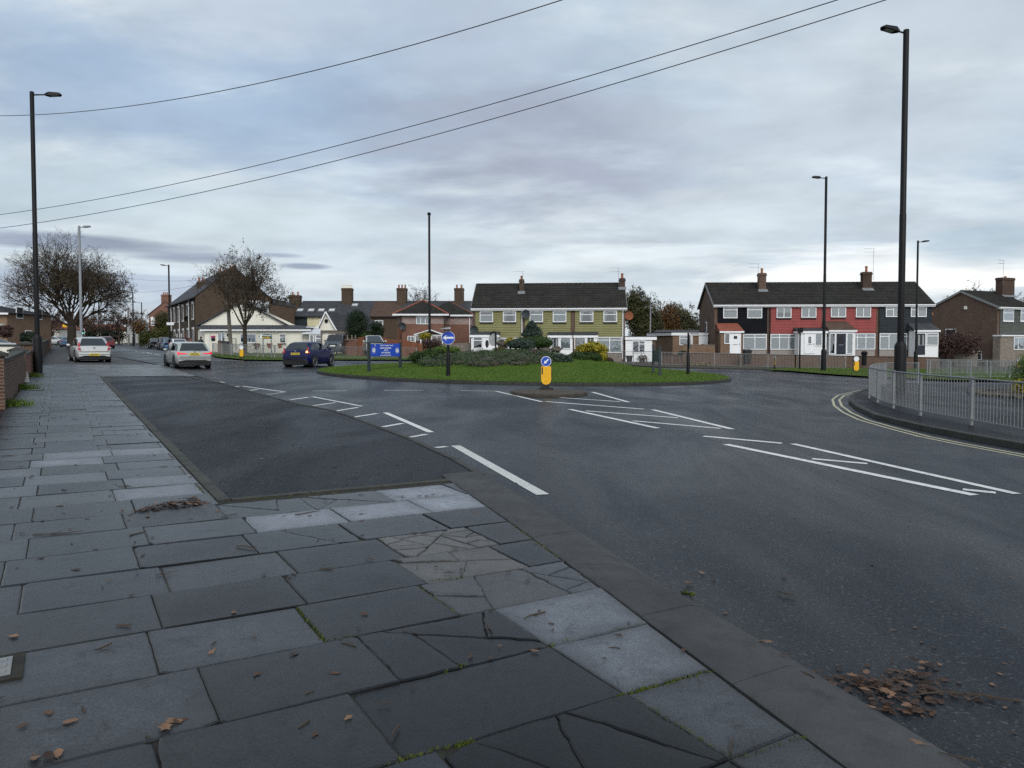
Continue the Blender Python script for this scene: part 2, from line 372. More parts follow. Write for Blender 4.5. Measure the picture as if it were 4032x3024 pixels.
def slab_mesh(mb, poly, tone, dry_sheen, warm, h=0.0, gap=.006, rr=R, near_=False, amp=.003, tilt=.008):
    p = inset(poly, gap * rr.uniform(.6, 1.5))
    if len(p) < 3 or abs(area(p)) < .003: return
    if area(p) < 0: p = p[::-1]
    if near_:
        for c_ in list(p):
            if rr.random() < .22:
                mx, my = sum(q[0] for q in p) / len(p), sum(q[1] for q in p) / len(p); dx, dy = c_[0] - mx, c_[1] - my; l = math.hypot(dx, dy) or 1; an = math.atan2(dy, dx) + rr.uniform(-.5, .5); q2 = clip(p, math.cos(an), math.sin(an), math.cos(an) * c_[0] + math.sin(an) * c_[1] - rr.uniform(.008, .03))
                if len(q2) >= 3: p = q2
    pin = inset(p, .011)
    if near_:
        def dense(poly):
            out = []
            for i in range(len(poly)):
                a, b = poly[i], poly[(i + 1) % len(poly)]; l = math.hypot(b[0] - a[0], b[1] - a[1]); k_ = max(1, int(l / .04)); out += [(a[0] + (b[0] - a[0]) * t / k_, a[1] + (b[1] - a[1]) * t / k_) for t in range(k_)]
            return [wob(q) for q in out]
        def wob(q):
            v = noise.noise_vector(Vector((q[0] * 13, q[1] * 13, 3))) * amp + noise.noise_vector(Vector((q[0] * 40, q[1] * 40, 9))) * amp * .4; return (q[0] + v.x, q[1] + v.y)
        p = dense(p); m_ = (sum(q[0] for q in p) / len(p), sum(q[1] for q in p) / len(p)); pin = [(q[0] + (m_[0] - q[0]) * min(.3, .011 / max(.02, math.hypot(m_[0] - q[0], m_[1] - q[1]))), q[1] + (m_[1] - q[1]) * min(.3, .011 / max(.02, math.hypot(m_[0] - q[0], m_[1] - q[1])))) for q in p]
    tx, ty, dz = rr.uniform(-tilt, tilt), rr.uniform(-tilt, tilt), rr.uniform(-.004, .004) + h
    cx = sum(q[0] for q in p) / len(p); cy = sum(q[1] for q in p) / len(p)
    if len(pin) != len(p): pin = [(q[0] + (cx - q[0]) * .06, q[1] + (cy - q[1]) * .06) for q in p]
    def P(a, b, z):
        x, y = AB(a, b); return (x, y, gz(x) + z + dz + (a - cx) * tx + (b - cy) * ty)
    n = len(p); rings = [[P(*q, -.03) for q in p], [P(*q, -.006) for q in p], [P(*q, 0) for q in pin],
                         [P(q[0] + (cx - q[0]) * .38, q[1] + (cy - q[1]) * .38, .0008) for q in pin]]
    vs = [q for r in rings for q in r] + [P(cx, cy, .001)]; fs = []
    for i in range(3):
        for k in range(n): fs.append((i * n + k, i * n + (k + 1) % n, (i + 1) * n + (k + 1) % n, (i + 1) * n + k))
    for k in range(n): fs.append((3 * n + k, 3 * n + (k + 1) % n, 4 * n))
    mb.add(vs, fs); d = [0, .05, .08, dry_sheen * .85, dry_sheen]
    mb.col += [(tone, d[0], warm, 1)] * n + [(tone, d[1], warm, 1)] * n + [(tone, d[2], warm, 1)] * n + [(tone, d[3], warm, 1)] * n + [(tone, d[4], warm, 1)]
def crack(poly, depth, rr):
    if depth == 0 or abs(area(poly)) < .02: return [poly]
    cx = sum(q[0] for q in poly) / len(poly) + rr.uniform(-.07, .07); cy = sum(q[1] for q in poly) / len(poly) + rr.uniform(-.07, .07)
    far = max(poly, key=lambda q: math.hypot(q[0] - cx, q[1] - cy)); an = math.atan2(far[1] - cy, far[0] - cx) + PI / 2 + rr.uniform(-.55, .55)
    nx, ny = math.cos(an + PI / 2), math.sin(an + PI / 2); c = nx * cx + ny * cy
    a, b = clip(poly, nx, ny, c), clip(poly, -nx, -ny, -c); out = []
    for q in (a, b):
        if len(q) >= 3: out += crack(q, depth - 1 - (rr.random() < .2), rr) if depth > 1 else [q]
    return out
B0 = 3.205; DB = .613
OFF = {-1: .3, 0: .54, 1: .38, 2: .44, 3: .56}
LIGHT = [(1.9, 6.57, .24, .5), (2.6, 6.57, .26, .5), (3.0, 7.15, .26, .5), (3.3, 6.6, .28, .55), (2.7, 5.98, .06, .4), (2.55, 3.5, .15, .6), (2.5, 2.9, .14, .6), (2.42, 2.28, .075, .5), (2.35, 1.65, .06, .5), (.9, 9.3, .17, .5), (.3, 10.8, .24, .4),
         (.2, 11.4, .22, .4), (.9, 11.2, .2, .45), (.8, 8.4, .2, .5), (.1, 3.4, .07, .45), (.0, 4.0, .075, .5), (.8, 4.2, .075, .5), (.3, 3.0, .065, .4), (.1, 9.9, .15, .4), (-.6, 8.9, .15, .4), (-.7, 10.2, .14, .4)]
DARK = [(1.0, 7.2), (1.8, 7.2), (2.4, 7.2), (1.7, 2.9), (1.3, 3.5), (1.9, 2.35), (2.1, 1.8), (2.9, 4.8), (3.1, 5.3), (3.2, 5.9), (1.6, 4.1), (2.6, 7.5), (1.9, 7.5), (1.6, 4.73), (1.7, 5.35), (1.6, 5.96), (1.0, 5.96), (.9, 5.0), (2.0, 6.5)]
CRACKED = [(2.5, 5.35, 4, .115, 1.6), (2.3, 5.96, 4, .115, 1.6), (2.4, 4.73, 3, .11, 1.6), (3.0, 4.3, 2, .085, .3), (2.3, 4.1, 2, .08, .6), (1.75, 3.5, 2, .018, 0), (1.95, 2.3, 2, .014, 0), (2.5, 7.45, 2, .07, .4), (1.75, 7.45, 2, .06, .1), (1.6, 6.0, 1, .045, 0), (2.1, 1.75, 1, .016, 0), (1.6, 6.55, 1, .08, .6)]
pm = MB(); pm.col = []
rr = random.Random(5)
k = -7
while B0 + DB * k < 47:
    b0, b1 = B0 + DB * k, B0 + DB * (k + 1); off = OFF.get(k, .57 if k % 2 else .43) + random.Random(k + 50).uniform(-.012, .012)
    bm = .5 * (b0 + b1)
    amax = 1.28 if 7.62 < bm < 33.4 else (interp(AK, bm) if bm <= 7.62 else 4.85)
    j = -1; edges = [off + .8 * t for t in range(-4, 9)]
    if -5 < k < 1: edges = [t for t in edges if t < 1.62] + [2.19, 4]
    while edges[j + 1] < amax:
        a0, a1 = edges[j + 1], edges[j + 2]; j += 1; rr.seed(k * 100 + j)
        a1 = min(a1, amax + .3)
        if a1 < -1.02: continue
        a0 = max(a0, -1.02)
        if a1 - a0 < .04: continue
        cell = [(a0, b0), (a1, b0), (a1, b1), (a0, b1)]
        if bm <= 7.62:
            p0, p1 = interp(AK, b0), interp(AK, b1); nx, ny = (b1 - b0), -(p1 - p0)
            cell = clip(cell, nx, ny, nx * p0 + ny * b0)
        else: cell = clip(cell, 1, 0, amax)
        if 7.3 < bm < 8.0: cell = clip(cell, 0, 1, 7.66) if a0 > 1.2 else cell
        if len(cell) < 3 or abs(area(cell)) < .004: continue
        ca = sum(q[0] for q in cell) / len(cell); cb = bm
        tone = .062 * (1 + .55 * noise.noise(Vector((ca * .55, cb * .4, 7)))) * rr.choice([.78, .92, 1, 1.06, 1.2]); dry_sheen = rr.uniform(.1, .42); warm = rr.choice([0, 0, .1, .3]); ck = 0
        if bm > 8: tone *= rr.choice([.7, .85, 1, 1, 1.25, 1.9 if rr.random() < .5 else 1])
        if bm > 33.4 and a0 > 1.2: tone *= 1.25; warm = .8
        for a, b, t, d in LIGHT:
            if abs(ca - a) < .3 and abs(cb - b) < .3: tone, dry_sheen, warm = t * .95, d, .3; break
        for a, b in DARK:
            if not any(abs(ca - p_[0]) < .3 and abs(cb - p_[1]) < .3 for p_ in LIGHT) and abs(ca - a) < .36 and abs(cb - b) < .3: tone, dry_sheen, warm = rr.uniform(.013, .026), .25, rr.choice([0, .3]); break
        lit_ = any(abs(ca - a) < .3 and abs(cb - b) < .3 for a, b, t, d in LIGHT)
        for a, b, dp, t, w in CRACKED:
            if not lit_ and abs(ca - a) < .33 and abs(cb - b) < .3: ck = dp; tone = t; warm = w; dry_sheen = .4; break
        if ck:
            for q in crack(cell, ck, rr): slab_mesh(pm, q, tone * rr.uniform(.85, 1.15), dry_sheen * .6, warm, rr.uniform(-.003, .001), .0022, rr, True, .012, .003)
        else: slab_mesh(pm, cell, tone, dry_sheen, warm, rr.uniform(-.004, .003) if bm < 8 else 0, .0034, rr, bm < 9)
    k += 1
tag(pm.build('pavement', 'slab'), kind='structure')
# bed of dirt and moss under the joints
jb = MB()
for poly in ([(-1.05, -4), (1.6, -4)] + [(interp(AK, b), b) for b in (-3, 1.95, 3.86, 5.66, 7.9)] + [(1.3, 7.75), (1.3, 33.4), (4.9, 33.4), (4.9, 47), (-1.05, 47)],):
    jb.poly([(AB(a, b)[0], AB(a, b)[1], gz(AB(a, b)[0]) - .012) for a, b in poly])
tag(jb.build('pavement_bed', 'slab_gap'), kind='structure')
sheet('far_pavement', [AB(a, b) for a, b in [(-1.05, 47.02), (4.2, 47.02), (3.4, 70), (3.2, 190), (-1.05, 190)]], -.004, 'kerb')
# parking bay
sheet('parking_bay', [AB(a, b) for a, b in [(1.41, 7.78), (4.32, 7.78)] + [(a - .1, b) for b, a in AO2[1:]] + [(4.86, 27.6), toab(*Z('D', 1330, 243)), (1.41, 33.36)]], -.02, 'bay')

def kerb_run(name, pts, width, h0, h1, mat, stone=.92, slope=0.0, smoothjit=.003, seed=3):
    """kerb stones along pts (outer edge, in order, inside on the left); top at h1, foot at h0"""
    mb = MB(); q = random.Random(seed); dense = []
    for p, r in zip(pts, pts[1:]):
        l = math.hypot(r[0] - p[0], r[1] - p[1]); n = max(1, round(l / stone))
        dense += [(p[0] + (r[0] - p[0]) * i / n, p[1] + (r[1] - p[1]) * i / n) for i in range(n)]
    dense.append(pts[-1])
    def nrm(i):
        a, b = dense[max(i - 1, 0)], dense[min(i + 1, len(dense) - 1)]; dx, dy = b[0] - a[0], b[1] - a[1]; l = math.hypot(dx, dy) or 1
        return (-dy / l, dx / l)
    for i in range(len(dense) - 1):
        p, r = dense[i], dense[i + 1]; n0, n1 = nrm(i), nrm(i + 1); g = .006; dz = q.uniform(-smoothjit, smoothjit)
        l = math.hypot(r[0] - p[0], r[1] - p[1]); t = min(.2, g / max(l, .01))
        P = lambda s: (p[0] + (r[0] - p[0]) * s, p[1] + (r[1] - p[1]) * s)
        def off(s, d):
            x, y = P(s); nx = n0[0] + (n1[0] - n0[0]) * s; ny = n0[1] + (n1[1] - n0[1]) * s; return (x + nx * d, y + ny * d)
        def V(xy, h): return (xy[0], xy[1], gz(xy[0]) + h)
        a, b = t, 1 - t; prof = [(0, h0 - .04), (0.0, h0 + .004 if slope else h1 - .015), (slope or .014, h1), (width, h1), (width, h0 - .04)]
        v = [V(off(a, d), z + dz * (z > h0)) for d, z in prof] + [V(off(b, d), z + dz * (z > h0)) for d, z in prof]
        mb.add(v, [(k, k + 1, k + 6, k + 5) for k in range(4)] + [(0, 4, 3, 2, 1), (5, 6, 7, 8, 9)])
    o = mb.build(name, mat); tag(o, kind='structure'); return o
def near_kerb():
    mb = MB(); q = random.Random(8); cuts = [-3, -1.2, -.3, .62, 1.5, 2.42, 3.3, 4.2, 5.1, 6.0, 6.92, 7.72, 8.06]
    for b0, b1 in zip(cuts, cuts[1:]):
        n = 10; dz = q.uniform(-.003, .003); rows = []
        for i in range(n + 1):
            b = b0 + .003 + (b1 - b0 - .006) * i / n; o, k = interp(AO, b), interp(AK, b) + .014; w = lambda t: .004 * noise.noise(Vector((b * 7, t, 1)))
            rows.append([(o + w(0), b, -.075), (o + w(0), b, -.034), (o - .1 + w(3), b, -.004 + dz), (o - .135, b, .003 + dz), (k + .012, b, .003 + dz), (k + w(5), b, -.006), (k + w(5), b, -.04)])
        vs = []
        for r_ in rows:
            for a, b, z in r_: x, y = AB(a, b); vs.append((x, y, gz(x) + z))
        m_ = 7; mb.add(vs, [(i * m_ + j, (i + 1) * m_ + j, (i + 1) * m_ + j + 1, i * m_ + j + 1) for i in range(n) for j in range(m_ - 1)] + [tuple(range(m_)), tuple(range(n * m_ + m_ - 1, n * m_ - 1, -1))])
    tag(mb.build('kerb', 'kerb', None, True, 50), kind='structure')
near_kerb()
kerb_run('bay_edging', [AB(a, b) for b, a in AO2], .12, -.04, -.008, 'kerb_dark', .9, .03)
kerb_run('bay_edging', [AB(1.42, b) for b in (33.3, 20, 7.7)][::-1], .13, -.03, .006, 'kerb_dark', .9)
kerb_run('bay_edging', [AB(a, b) for a, b in ((1.42, 7.78), (3, 7.78), (4.3, 7.78))][::-1], .11, -.03, .003, 'kerb_dark', .9)
kerb_run('bay_edging', [AB(a, b) for a, b in ((1.42, 33.36), toab(*Z('D', 1330, 240)), (4.9, 27.6))], .12, -.03, .006, 'kerb', .9)
kerb_run('kerb', [AB(4.95, 27.7), AB(4.95, 47), AB(3.5, 70), AB(3.3, 190)], .13, -.04, .01, 'kerb', .9)

# roundabout
def grass_material(name, a, b_, c_):
    m, nt, b = nodes(name)
    f = noise_tex(nt, 1.1, 5, .7); f2 = noise_tex(nt, 26, 4, .8)
    c = ramp(nt, f, [(.3, a), (.55, b_), (.75, c_)]); c = mixc(nt, 1.0, c, ramp(nt, f2, [(.3, .6), (.7, 1.35)]), 'MULTIPLY')
    L(nt, c, b.inputs['Base Color']); b.inputs['Roughness'].default_value = .9; b.inputs['Specular IOR Level'].default_value = .1; bump(nt, b, f2, .8, .05); return m
MAT['turf'] = grass_material('turf', (.042, .08, .009), (.06, .105, .013), (.082, .118, .022))
MAT['blade'] = leafmat('grass_blade', [(.042, .082, .008), (.062, .115, .012), (.085, .14, .018), (.12, .15, .035)], .6, 1.2)
dm = MB(); nr, na = 26, 72; rings = []
for i in range(nr + 1):
    r = (RR - .12) * (i / nr) ** .8
    for q in range(na):
        x, y = RC[0] + r * math.cos(2 * PI * q / na), RC[1] + r * math.sin(2 * PI * q / na); rings.append((x, y, gz(x) + dome(x, y) - .012))
dm.add(rings, [(i * na + q, i * na + (q + 1) % na, (i + 1) * na + (q + 1) % na, (i + 1) * na + q) for i in range(nr) for q in range(na)])
tag(dm.build('roundabout_island', 'turf', smooth=True), kind='structure')
kerb_run('roundabout_kerb', [(RC[0] + RR * math.cos(t * PI / 60), RC[1] + RR * math.sin(t * PI / 60)) for t in range(0, 121)], .14, -.04, .075, 'kerb_dark', .6)
def blades(name, pts, hgt, label, seed):
    mb = MB(); q = random.Random(seed)
    for x, y, z in pts:
        a = q.uniform(0, 2 * PI); w = q.uniform(.008, .018); h = hgt * q.uniform(.5, 1.3); lx, ly = q.gauss(0, h * .45), q.gauss(0, h * .45)
        dx, dy = math.cos(a) * w, math.sin(a) * w
        mb.add([(x - dx, y - dy, z - .01), (x + dx, y + dy, z - .01), (x + lx, y + ly, z + h)], [(0, 1, 2)])
    o = mb.build(name, 'blade'); tag(o, label, 'grass', kind='stuff'); return o
pts = []; q = random.Random(2)
while len(pts) < 60000:
    x, y = q.uniform(-RR, RR), q.uniform(-RR, RR * .6)
    if math.hypot(x, y) > RR - .1 or math.hypot(x, y) < 3.5: continue
    X, Y = x + RC[0], y + RC[1]; pts.append((X, Y, gz(X) + dome(X, Y) - .012))
blades('grass', pts, .05, 'short bright green grass on the roundabout mound', 4)

# splitter island with the keep-left bollard
top = [(60, 168), (160, 161), (300, 159), (450, 162), (560, 170), (632, 184), (600, 192), (520, 201), (400, 205), (200, 201), (60, 190), (18, 178)]
tp = [Z('F', x, y, .07) for x, y in top]
cxs = sum(p[0] for p in tp) / 12; cys = sum(p[1] for p in tp) / 12
sp_ = MB(); n = len(tp); sc = [1.0, .985, .9]
sp_.add([(x, y, gz(x) - .05) for x, y in tp] + [(x, y, gz(x) + .05) for x, y in tp] + [(cxs + (x - cxs) * .985, cys + (y - cys) * .96, gz(x) + .07) for x, y in tp],
        [(i, (i + 1) % n, n + (i + 1) % n, n + i) for i in range(n)] + [(n + i, n + (i + 1) % n, 2 * n + (i + 1) % n, 2 * n + i) for i in range(n)] + [tuple(range(2 * n, 3 * n))])
so = sp_.build('traffic_island', 'island'); tag(so, kind='structure')

# right-hand footway behind the guard rail
RI = [(3640, 1516), (3560, 1518), (3480, 1524), (3409, 1540), (3350, 1564), (3341, 1589), (3372, 1615), (3445, 1650), (3627, 1695), (3828, 1735), (4032, 1772), (4400, 1838)]
rp = [G(u, v, -.04) for u, v in RI]
kerb_run('kerb', rp, .14, -.04, .075, 'kerb_dark', .8)
back = [G(4500, 1517), G(4032, 1517), G(3800, 1516)]
sheet('right_footway', rp + back[:0] + [(rp[-1][0] + 6, rp[-1][1] + 1), (G(4032, 1517)[0] + 12, G(4032, 1517)[1] - 1), G(4032, 1517)], .06, 'bay')
# far verge, pavement and gardens
FK = [AB(12.3, 258), AB(12.3, 105), AB(11.6, 80), G(845, 1404, -.04), G(880, 1409, -.04), G(962, 1417, -.04), G(1106, 1419, -.04), G(1290, 1419, -.04), G(1640, 1420, -.04), G(2000, 1428, -.04), G(2450, 1440, -.04),
      G(2605, 1449, -.04), G(3003, 1457, -.04), G(3100, 1461, -.04), G(3250, 1474, -.04), G(3420, 1485, -.04), G(3750, 1499, -.04), G(4032, 1502, -.04), G(4600, 1510, -.04)]
kerb_run('far_kerb', FK, .14, -.04, .06, 'kerb_dark', 1.0)
sheet('far_footway', FK + [(110, 60), (110, 260), (-120, 260)], .05, 'earth')
MAT['turf2'] = grass_material('verge_turf', (.04, .065, .012), (.06, .085, .02), (.085, .09, .035))
va = [G(u, v, .05) for u, v in [(846, 1403), (880, 1408), (962, 1416), (1106, 1418), (1290, 1416), (1640, 1417), (1640, 1396), (1290, 1390), (900, 1384), (800, 1380)]]
sheet('grass_verge', va, .065, 'turf2')
vb = [G(u, v, .05) for u, v in [(3010, 1456), (3100, 1460), (3250, 1472), (3420, 1483), (3750, 1497), (4032, 1500), (4100, 1462), (3700, 1455), (3130, 1449)]]
sheet('grass_verge', vb, .065, 'turf2')
pts = []
def fill(poly, n, h):
    xs = [p[0] for p in poly]; ys = [p[1] for p in poly]; c = 0
    while c < n:
        x, y = q.uniform(min(xs), max(xs)), q.uniform(min(ys), max(ys)); ins = False
        for i in range(len(poly)):
            a, b = poly[i], poly[i - 1]
            if (a[1] > y) != (b[1] > y) and x < (b[0] - a[0]) * (y - a[1]) / (b[1] - a[1]) + a[0]: ins = not ins
        if ins: pts.append((x, y, gz(x) + h)); c += 1
fill(va, 9000, .065); fill(vb, 9000, .065)
blades('verge_grass', pts, .12, 'rough grass on the far verges beside the railings', 9)

# ---------------------------------------------------------------- painted markings
def line(mb, p, r, w, h=-.036, taper=0):
    dx, dy = r[0] - p[0], r[1] - p[1]; l = math.hypot(dx, dy); nx, ny = -dy / l * w / 2, dx / l * w / 2
    n = max(1, int(l / 1.5)); vs = []
    for i in range(n + 1):
        x, y = p[0] + dx * i / n, p[1] + dy * i / n
        vs += [(x + nx, y + ny, gz(x + nx) + h), (x - nx, y - ny, gz(x - nx) + h)]
    mb.add(vs, [(2 * i, 2 * i + 1, 2 * i + 3, 2 * i + 2) for i in range(n)])
mk = MB(); mw = MB()
for t, a, b, c, d, w in [
    ('D', 1405, 252, 1630, 288, .1), ('D', 1162, 206, 1320, 234, .1), ('D', 1006, 173, 1115, 194, .1), ('D', 885, 147, 970, 163, .1), ('D', 832, 136, 852, 139, .1), ('D', 1762, 314, 2075, 357, .1),
    ('D', 1700, 318, 1740, 314, .12), ('D', 1800, 346, 1875, 338, .12), ('D', 1945, 374, 2050, 361, .12),
    ('E', 100, 281, 205, 270, .1), ('E', 262, 320, 395, 303, .1), ('E', 430, 363, 592, 341, .1), ('E', 588, 403, 755, 376, .1), ('E', 730, 445, 895, 420, .1), ('E', 935, 517, 1080, 491, .11), 
    ('E', 422, 298, 783, 367, .1), ('E', 955, 414, 1285, 556, .13), ('E', 425, 257, 675, 255, .1), ('E', 942, 252, 1230, 252, .1), ('E', 1500, 254, 1760, 258, .1), ('E', 1760, 259, 2090, 335, .12),
    ('F', 88, 210, 888, 264, .13), ('F', 298, 263, 1075, 323, .14), ('F', 668, 188, 955, 268, .13), ('F', 488, 324, 1187, 474, .14), ('F', 615, 337, 1348, 392, .13), ('F', 990, 416, 1685, 476, .13),
    ('F', 1148, 328, 1775, 481, .14), ('F', 1548, 537, 2168, 593, .15), ('G', 495, 8, 790, 34, .13), ('G', 1300, 171, 1475, 189, .13)]:
    line(mk, Z(t, a, b, -.036), Z(t, c, d, -.036), w)
line(mk, G(3122, 1747, -.036), G(4005, 1944, -.036), .13); line(mk, G(2858, 1749, -.036), G(3838, 1949, -.036), .15)
for u0, v0, u1, v1 in [(853, 1417, 960, 1421), (2605, 1451, 3000, 1459), (3260, 1477, 3420, 1488), (1290, 1423, 1560, 1424)]: line(mk, G(u0, v0, -.036), G(u1, v1, -.036), .12)
for (u0, v0), (u1, v1) in [((450, 1368), (458, 1370)), ((480, 1373), (489, 1374.5)), ((500, 1377), (509, 1378)), ((518, 1380), (527, 1381)), ((534, 1383.5), (543, 1385)), ((559, 1386), (570, 1388)), ((576, 1388), (600, 1393)), ((606, 1394), (632, 1398))]:
    line(mk, G(u0, v0, -.036), G(u1, v1, -.036), .14)
tag(mk.build('road_markings', 'paint'), kind='structure')
p, r = Z('E', 1463, 653, -.036), Z('E', 2096, 1008, -.036); line(mw, p, r, .15); line(mw, Z('E', 1132, 592, -.036), Z('E', 1255, 570, -.036), .11); line(mw, Z('E', 1320, 668, -.036), Z('E', 1400, 659, -.036), .12)
MAT['paint_mid'] = M('dulled_road_paint', (.5, .5, .48), .65, .16, 14, .3, 90, dirt=(.16, .16, .16))
tag(mw.build('road_markings', 'paint_mid'), kind='structure')
sm = MB()
for pts_ in ([('E', 900, 275), ('E', 980, 300), ('E', 1080, 345), ('E', 1160, 395)],):
    w_ = [Z(*p_, -.038) for p_ in pts_]
    for p_, r_ in zip(w_, w_[1:]): line(sm, p_, r_, .022, -.0375)
MAT['seam'] = M('bitumen_seam', (.008, .008, .009), .35, .2, 4)
tag(sm.build('road_seams', 'seam'), kind='structure')
ym = MB()
ypts = [G(u, v, -.036) for u, v in [(3420, 1531), (3370, 1540), (3300, 1556), (3278, 1573), (3285, 1597), (3320, 1624), (3380, 1652), (3486, 1683), (3621, 1719), (3784, 1752), (4032, 1798), (4300, 1850)]]
for off in (0, .2):
    pp = []
    for i, p in enumerate(ypts):
        a, b = ypts[max(i - 1, 0)], ypts[min(i + 1, len(ypts) - 1)]; dx, dy = b[0] - a[0], b[1] - a[1]; l = math.hypot(dx, dy); pp.append((p[0] - dy / l * off, p[1] + dx / l * off))
    for p, r in zip(pp, pp[1:]): line(ym, p, r, .07)
tag(ym.build('yellow_lines', 'yellow_line'), kind='structure')

# ---------------------------------------------------------------- litter of leaves and twigs
MAT['deadleaf'] = leafmat('dead_leaves', [(.014, .009, .007), (.032, .017, .011), (.06, .03, .016), (.13, .065, .03)], .55, 3)
MAT['paleleaf'] = leafmat('pale_leaves', [(.07, .042, .03), (.15, .085, .05), (.24, .13, .07)], .6, 3)
def leaf(mb, x, y, z, s, q, lift=.3):
    a = q.uniform(0, 2 * PI); n = 11; cu = q.uniform(-.35, .35) * lift; tl = q.gauss(0, .2) * lift; vs = []
    pr = [1, .55, .92, .5, .8, .42, .75, .5, .95, .6, 1.0] if q.random() < .45 else [1, .86, .7, .62, .58, .6, .58, .62, .7, .86, .95]
    for i in range(n):
        t = 2 * PI * i / n; r = s * pr[i] * q.uniform(.8, 1.1); lx, ly = r * math.cos(t), r * .72 * math.sin(t)
        vs.append((x + lx * math.cos(a) - ly * math.sin(a), y + lx * math.sin(a) + ly * math.cos(a), z + .004 + s * .15 * lift + abs(ly) * cu * .9 + lx * tl + q.uniform(0, s * .18) * lift))
    mb.add(vs + [(x, y, z + .004 + s * .12 * lift)], [(i, (i + 1) % n, n) for i in range(n)])
    if q.random() < .6:
        mb.add([(x + s * .9 * math.cos(a), y + s * .9 * math.sin(a), z + .006), (x + s * .9 * math.cos(a) + .003, y + s * .9 * math.sin(a), z + .009), (x + s * 1.9 * math.cos(a + .2), y + s * 1.9 * math.sin(a + .2), z + .007)], [(0, 1, 2)])
def twig(mb, x, y, z, l, q, r=.003):
    a = q.uniform(0, 2 * PI); b = q.uniform(-.4, .4); p = []
    for i in range(4): p.append((x + math.cos(a + b * i * .4) * l * (i / 3 - .5), y + math.sin(a + b * i * .4) * l * (i / 3 - .5), z + r + q.uniform(0, .006)))
    mb.tube(p, [r, r * q.uniform(.8, 1.3), r, r * .5], 4)
    if l > .1 and q.random() < .6: mb.tube([p[1], (p[1][0] + math.cos(a + .9) * l * .3, p[1][1] + math.sin(a + .9) * l * .3, z + .008)], [r * .7, r * .3], 3)
lq = random.Random(21)
lp = MB()
def pile(mb, cx, cy, rx, ry, ang, n, h, s, zb):
    for i in range(n):
        t, r = lq.uniform(0, 2 * PI), lq.random() ** .75 * (1 if lq.random() < .82 else lq.uniform(1.1, 1.9)); ex, ey = rx * r * math.cos(t), ry * r * math.sin(t)
        x, y = cx + ex * math.cos(ang) - ey * math.sin(ang), cy + ex * math.sin(ang) + ey * math.cos(ang)
        leaf(mb, x, y, gz(x) + zb + h * max(0, 1 - r) * lq.random(), s * lq.uniform(.45, 1.3), lq, .45)
for (t, x, y, rx, ry, n) in [('G', 880, 1235, .27, .13, 120), ('G', 760, 1205, .12, .05, 22), ('G', 1060, 1190, .2, .09, 45), ('G', 900, 1340, .15, .07, 36), ('G', 1060, 1340, .06, .05, 4), ('G', 1250, 1270, .25, .04, 16), ('G', 1060, 1115, .12, .04, 10)]:
    p = Z(t, x, y, -.04); pile(lp, p[0], p[1], rx, ry, -.3, n, .03, .027, -.04)
tag(lp.build('leaf_litter', 'deadleaf'), 'heap of wet brown leaves in the gutter by the kerb', 'leaf litter', kind='stuff')
lp = MB()
for (t, x, y, rx, ry, n, an) in [('A', 1030, 135, .3, .13, 190, .6), ('A', 1130, 110, .16, .06, 40, -1), ('A', 860, 165, .14, .05, 30, .6)]:
    p = Z(t, x, y); pile(lp, p[0], p[1], rx, ry, an, n, .05, .03, 0)
tag(lp.build('leaf_litter', 'deadleaf'), 'drift of brown leaves at the corner of the parking bay', 'leaf litter', kind='stuff')
ls = MB(); ts = MB(); pl = MB()
for t_, x_, y_, n_ in (('G', 900, 1240, 7), ('G', 1040, 1200, 5), ('G', 900, 1340, 3), ('A', 1030, 135, 12)):
    for i in range(n_): p_ = Z(t_, x_ + lq.gauss(0, 110 if t_ == 'G' else 90), y_ + lq.gauss(0, 45 if t_ == 'G' else 14), -.03 if t_ == 'G' else .02); leaf(pl, p_[0], p_[1], gz(p_[0]) + (-.02 if t_ == 'G' else .03), lq.uniform(.02, .036), lq, .5)

for i in range(520):                                # thin scatter on footway, bay and road edge
    b = 1.2 + 30 * lq.random() ** 1.5; a = lq.uniform(-1, interp(AO, min(b, 7.9)) + .2) if b < 7.7 else lq.uniform(-1, 4.9)
    x, y = AB(a, b); z = gz(x) + (.001 if (a < 1.3 or b < 7.7) else -.02)
    if a > interp(AK, min(b, 7.9)): z -= .012
    kind = lq.random()
    if kind < .3: leaf(ls, x, y, z, lq.uniform(.018, .04), lq, .45)
    elif kind < .4: leaf(pl, x, y, z, lq.uniform(.022, .045), lq, .25)
    else: twig(ts, x, y, z, lq.choice([.03, .05, .06, .09, .14]) * lq.uniform(.7, 1.3), lq, lq.uniform(.0022, .0042))
for i in range(90):
    x, y = G(lq.uniform(2000, 4000), 1600 + 1300 * lq.random() ** .9, -.04)
    if toab(x, y)[0] < interp(AO, min(7.9, toab(x, y)[1])) + .03: continue
    leaf(ls if lq.random() < .5 else pl, x, y, gz(x) - .04, lq.uniform(.012, .026), lq, .3)
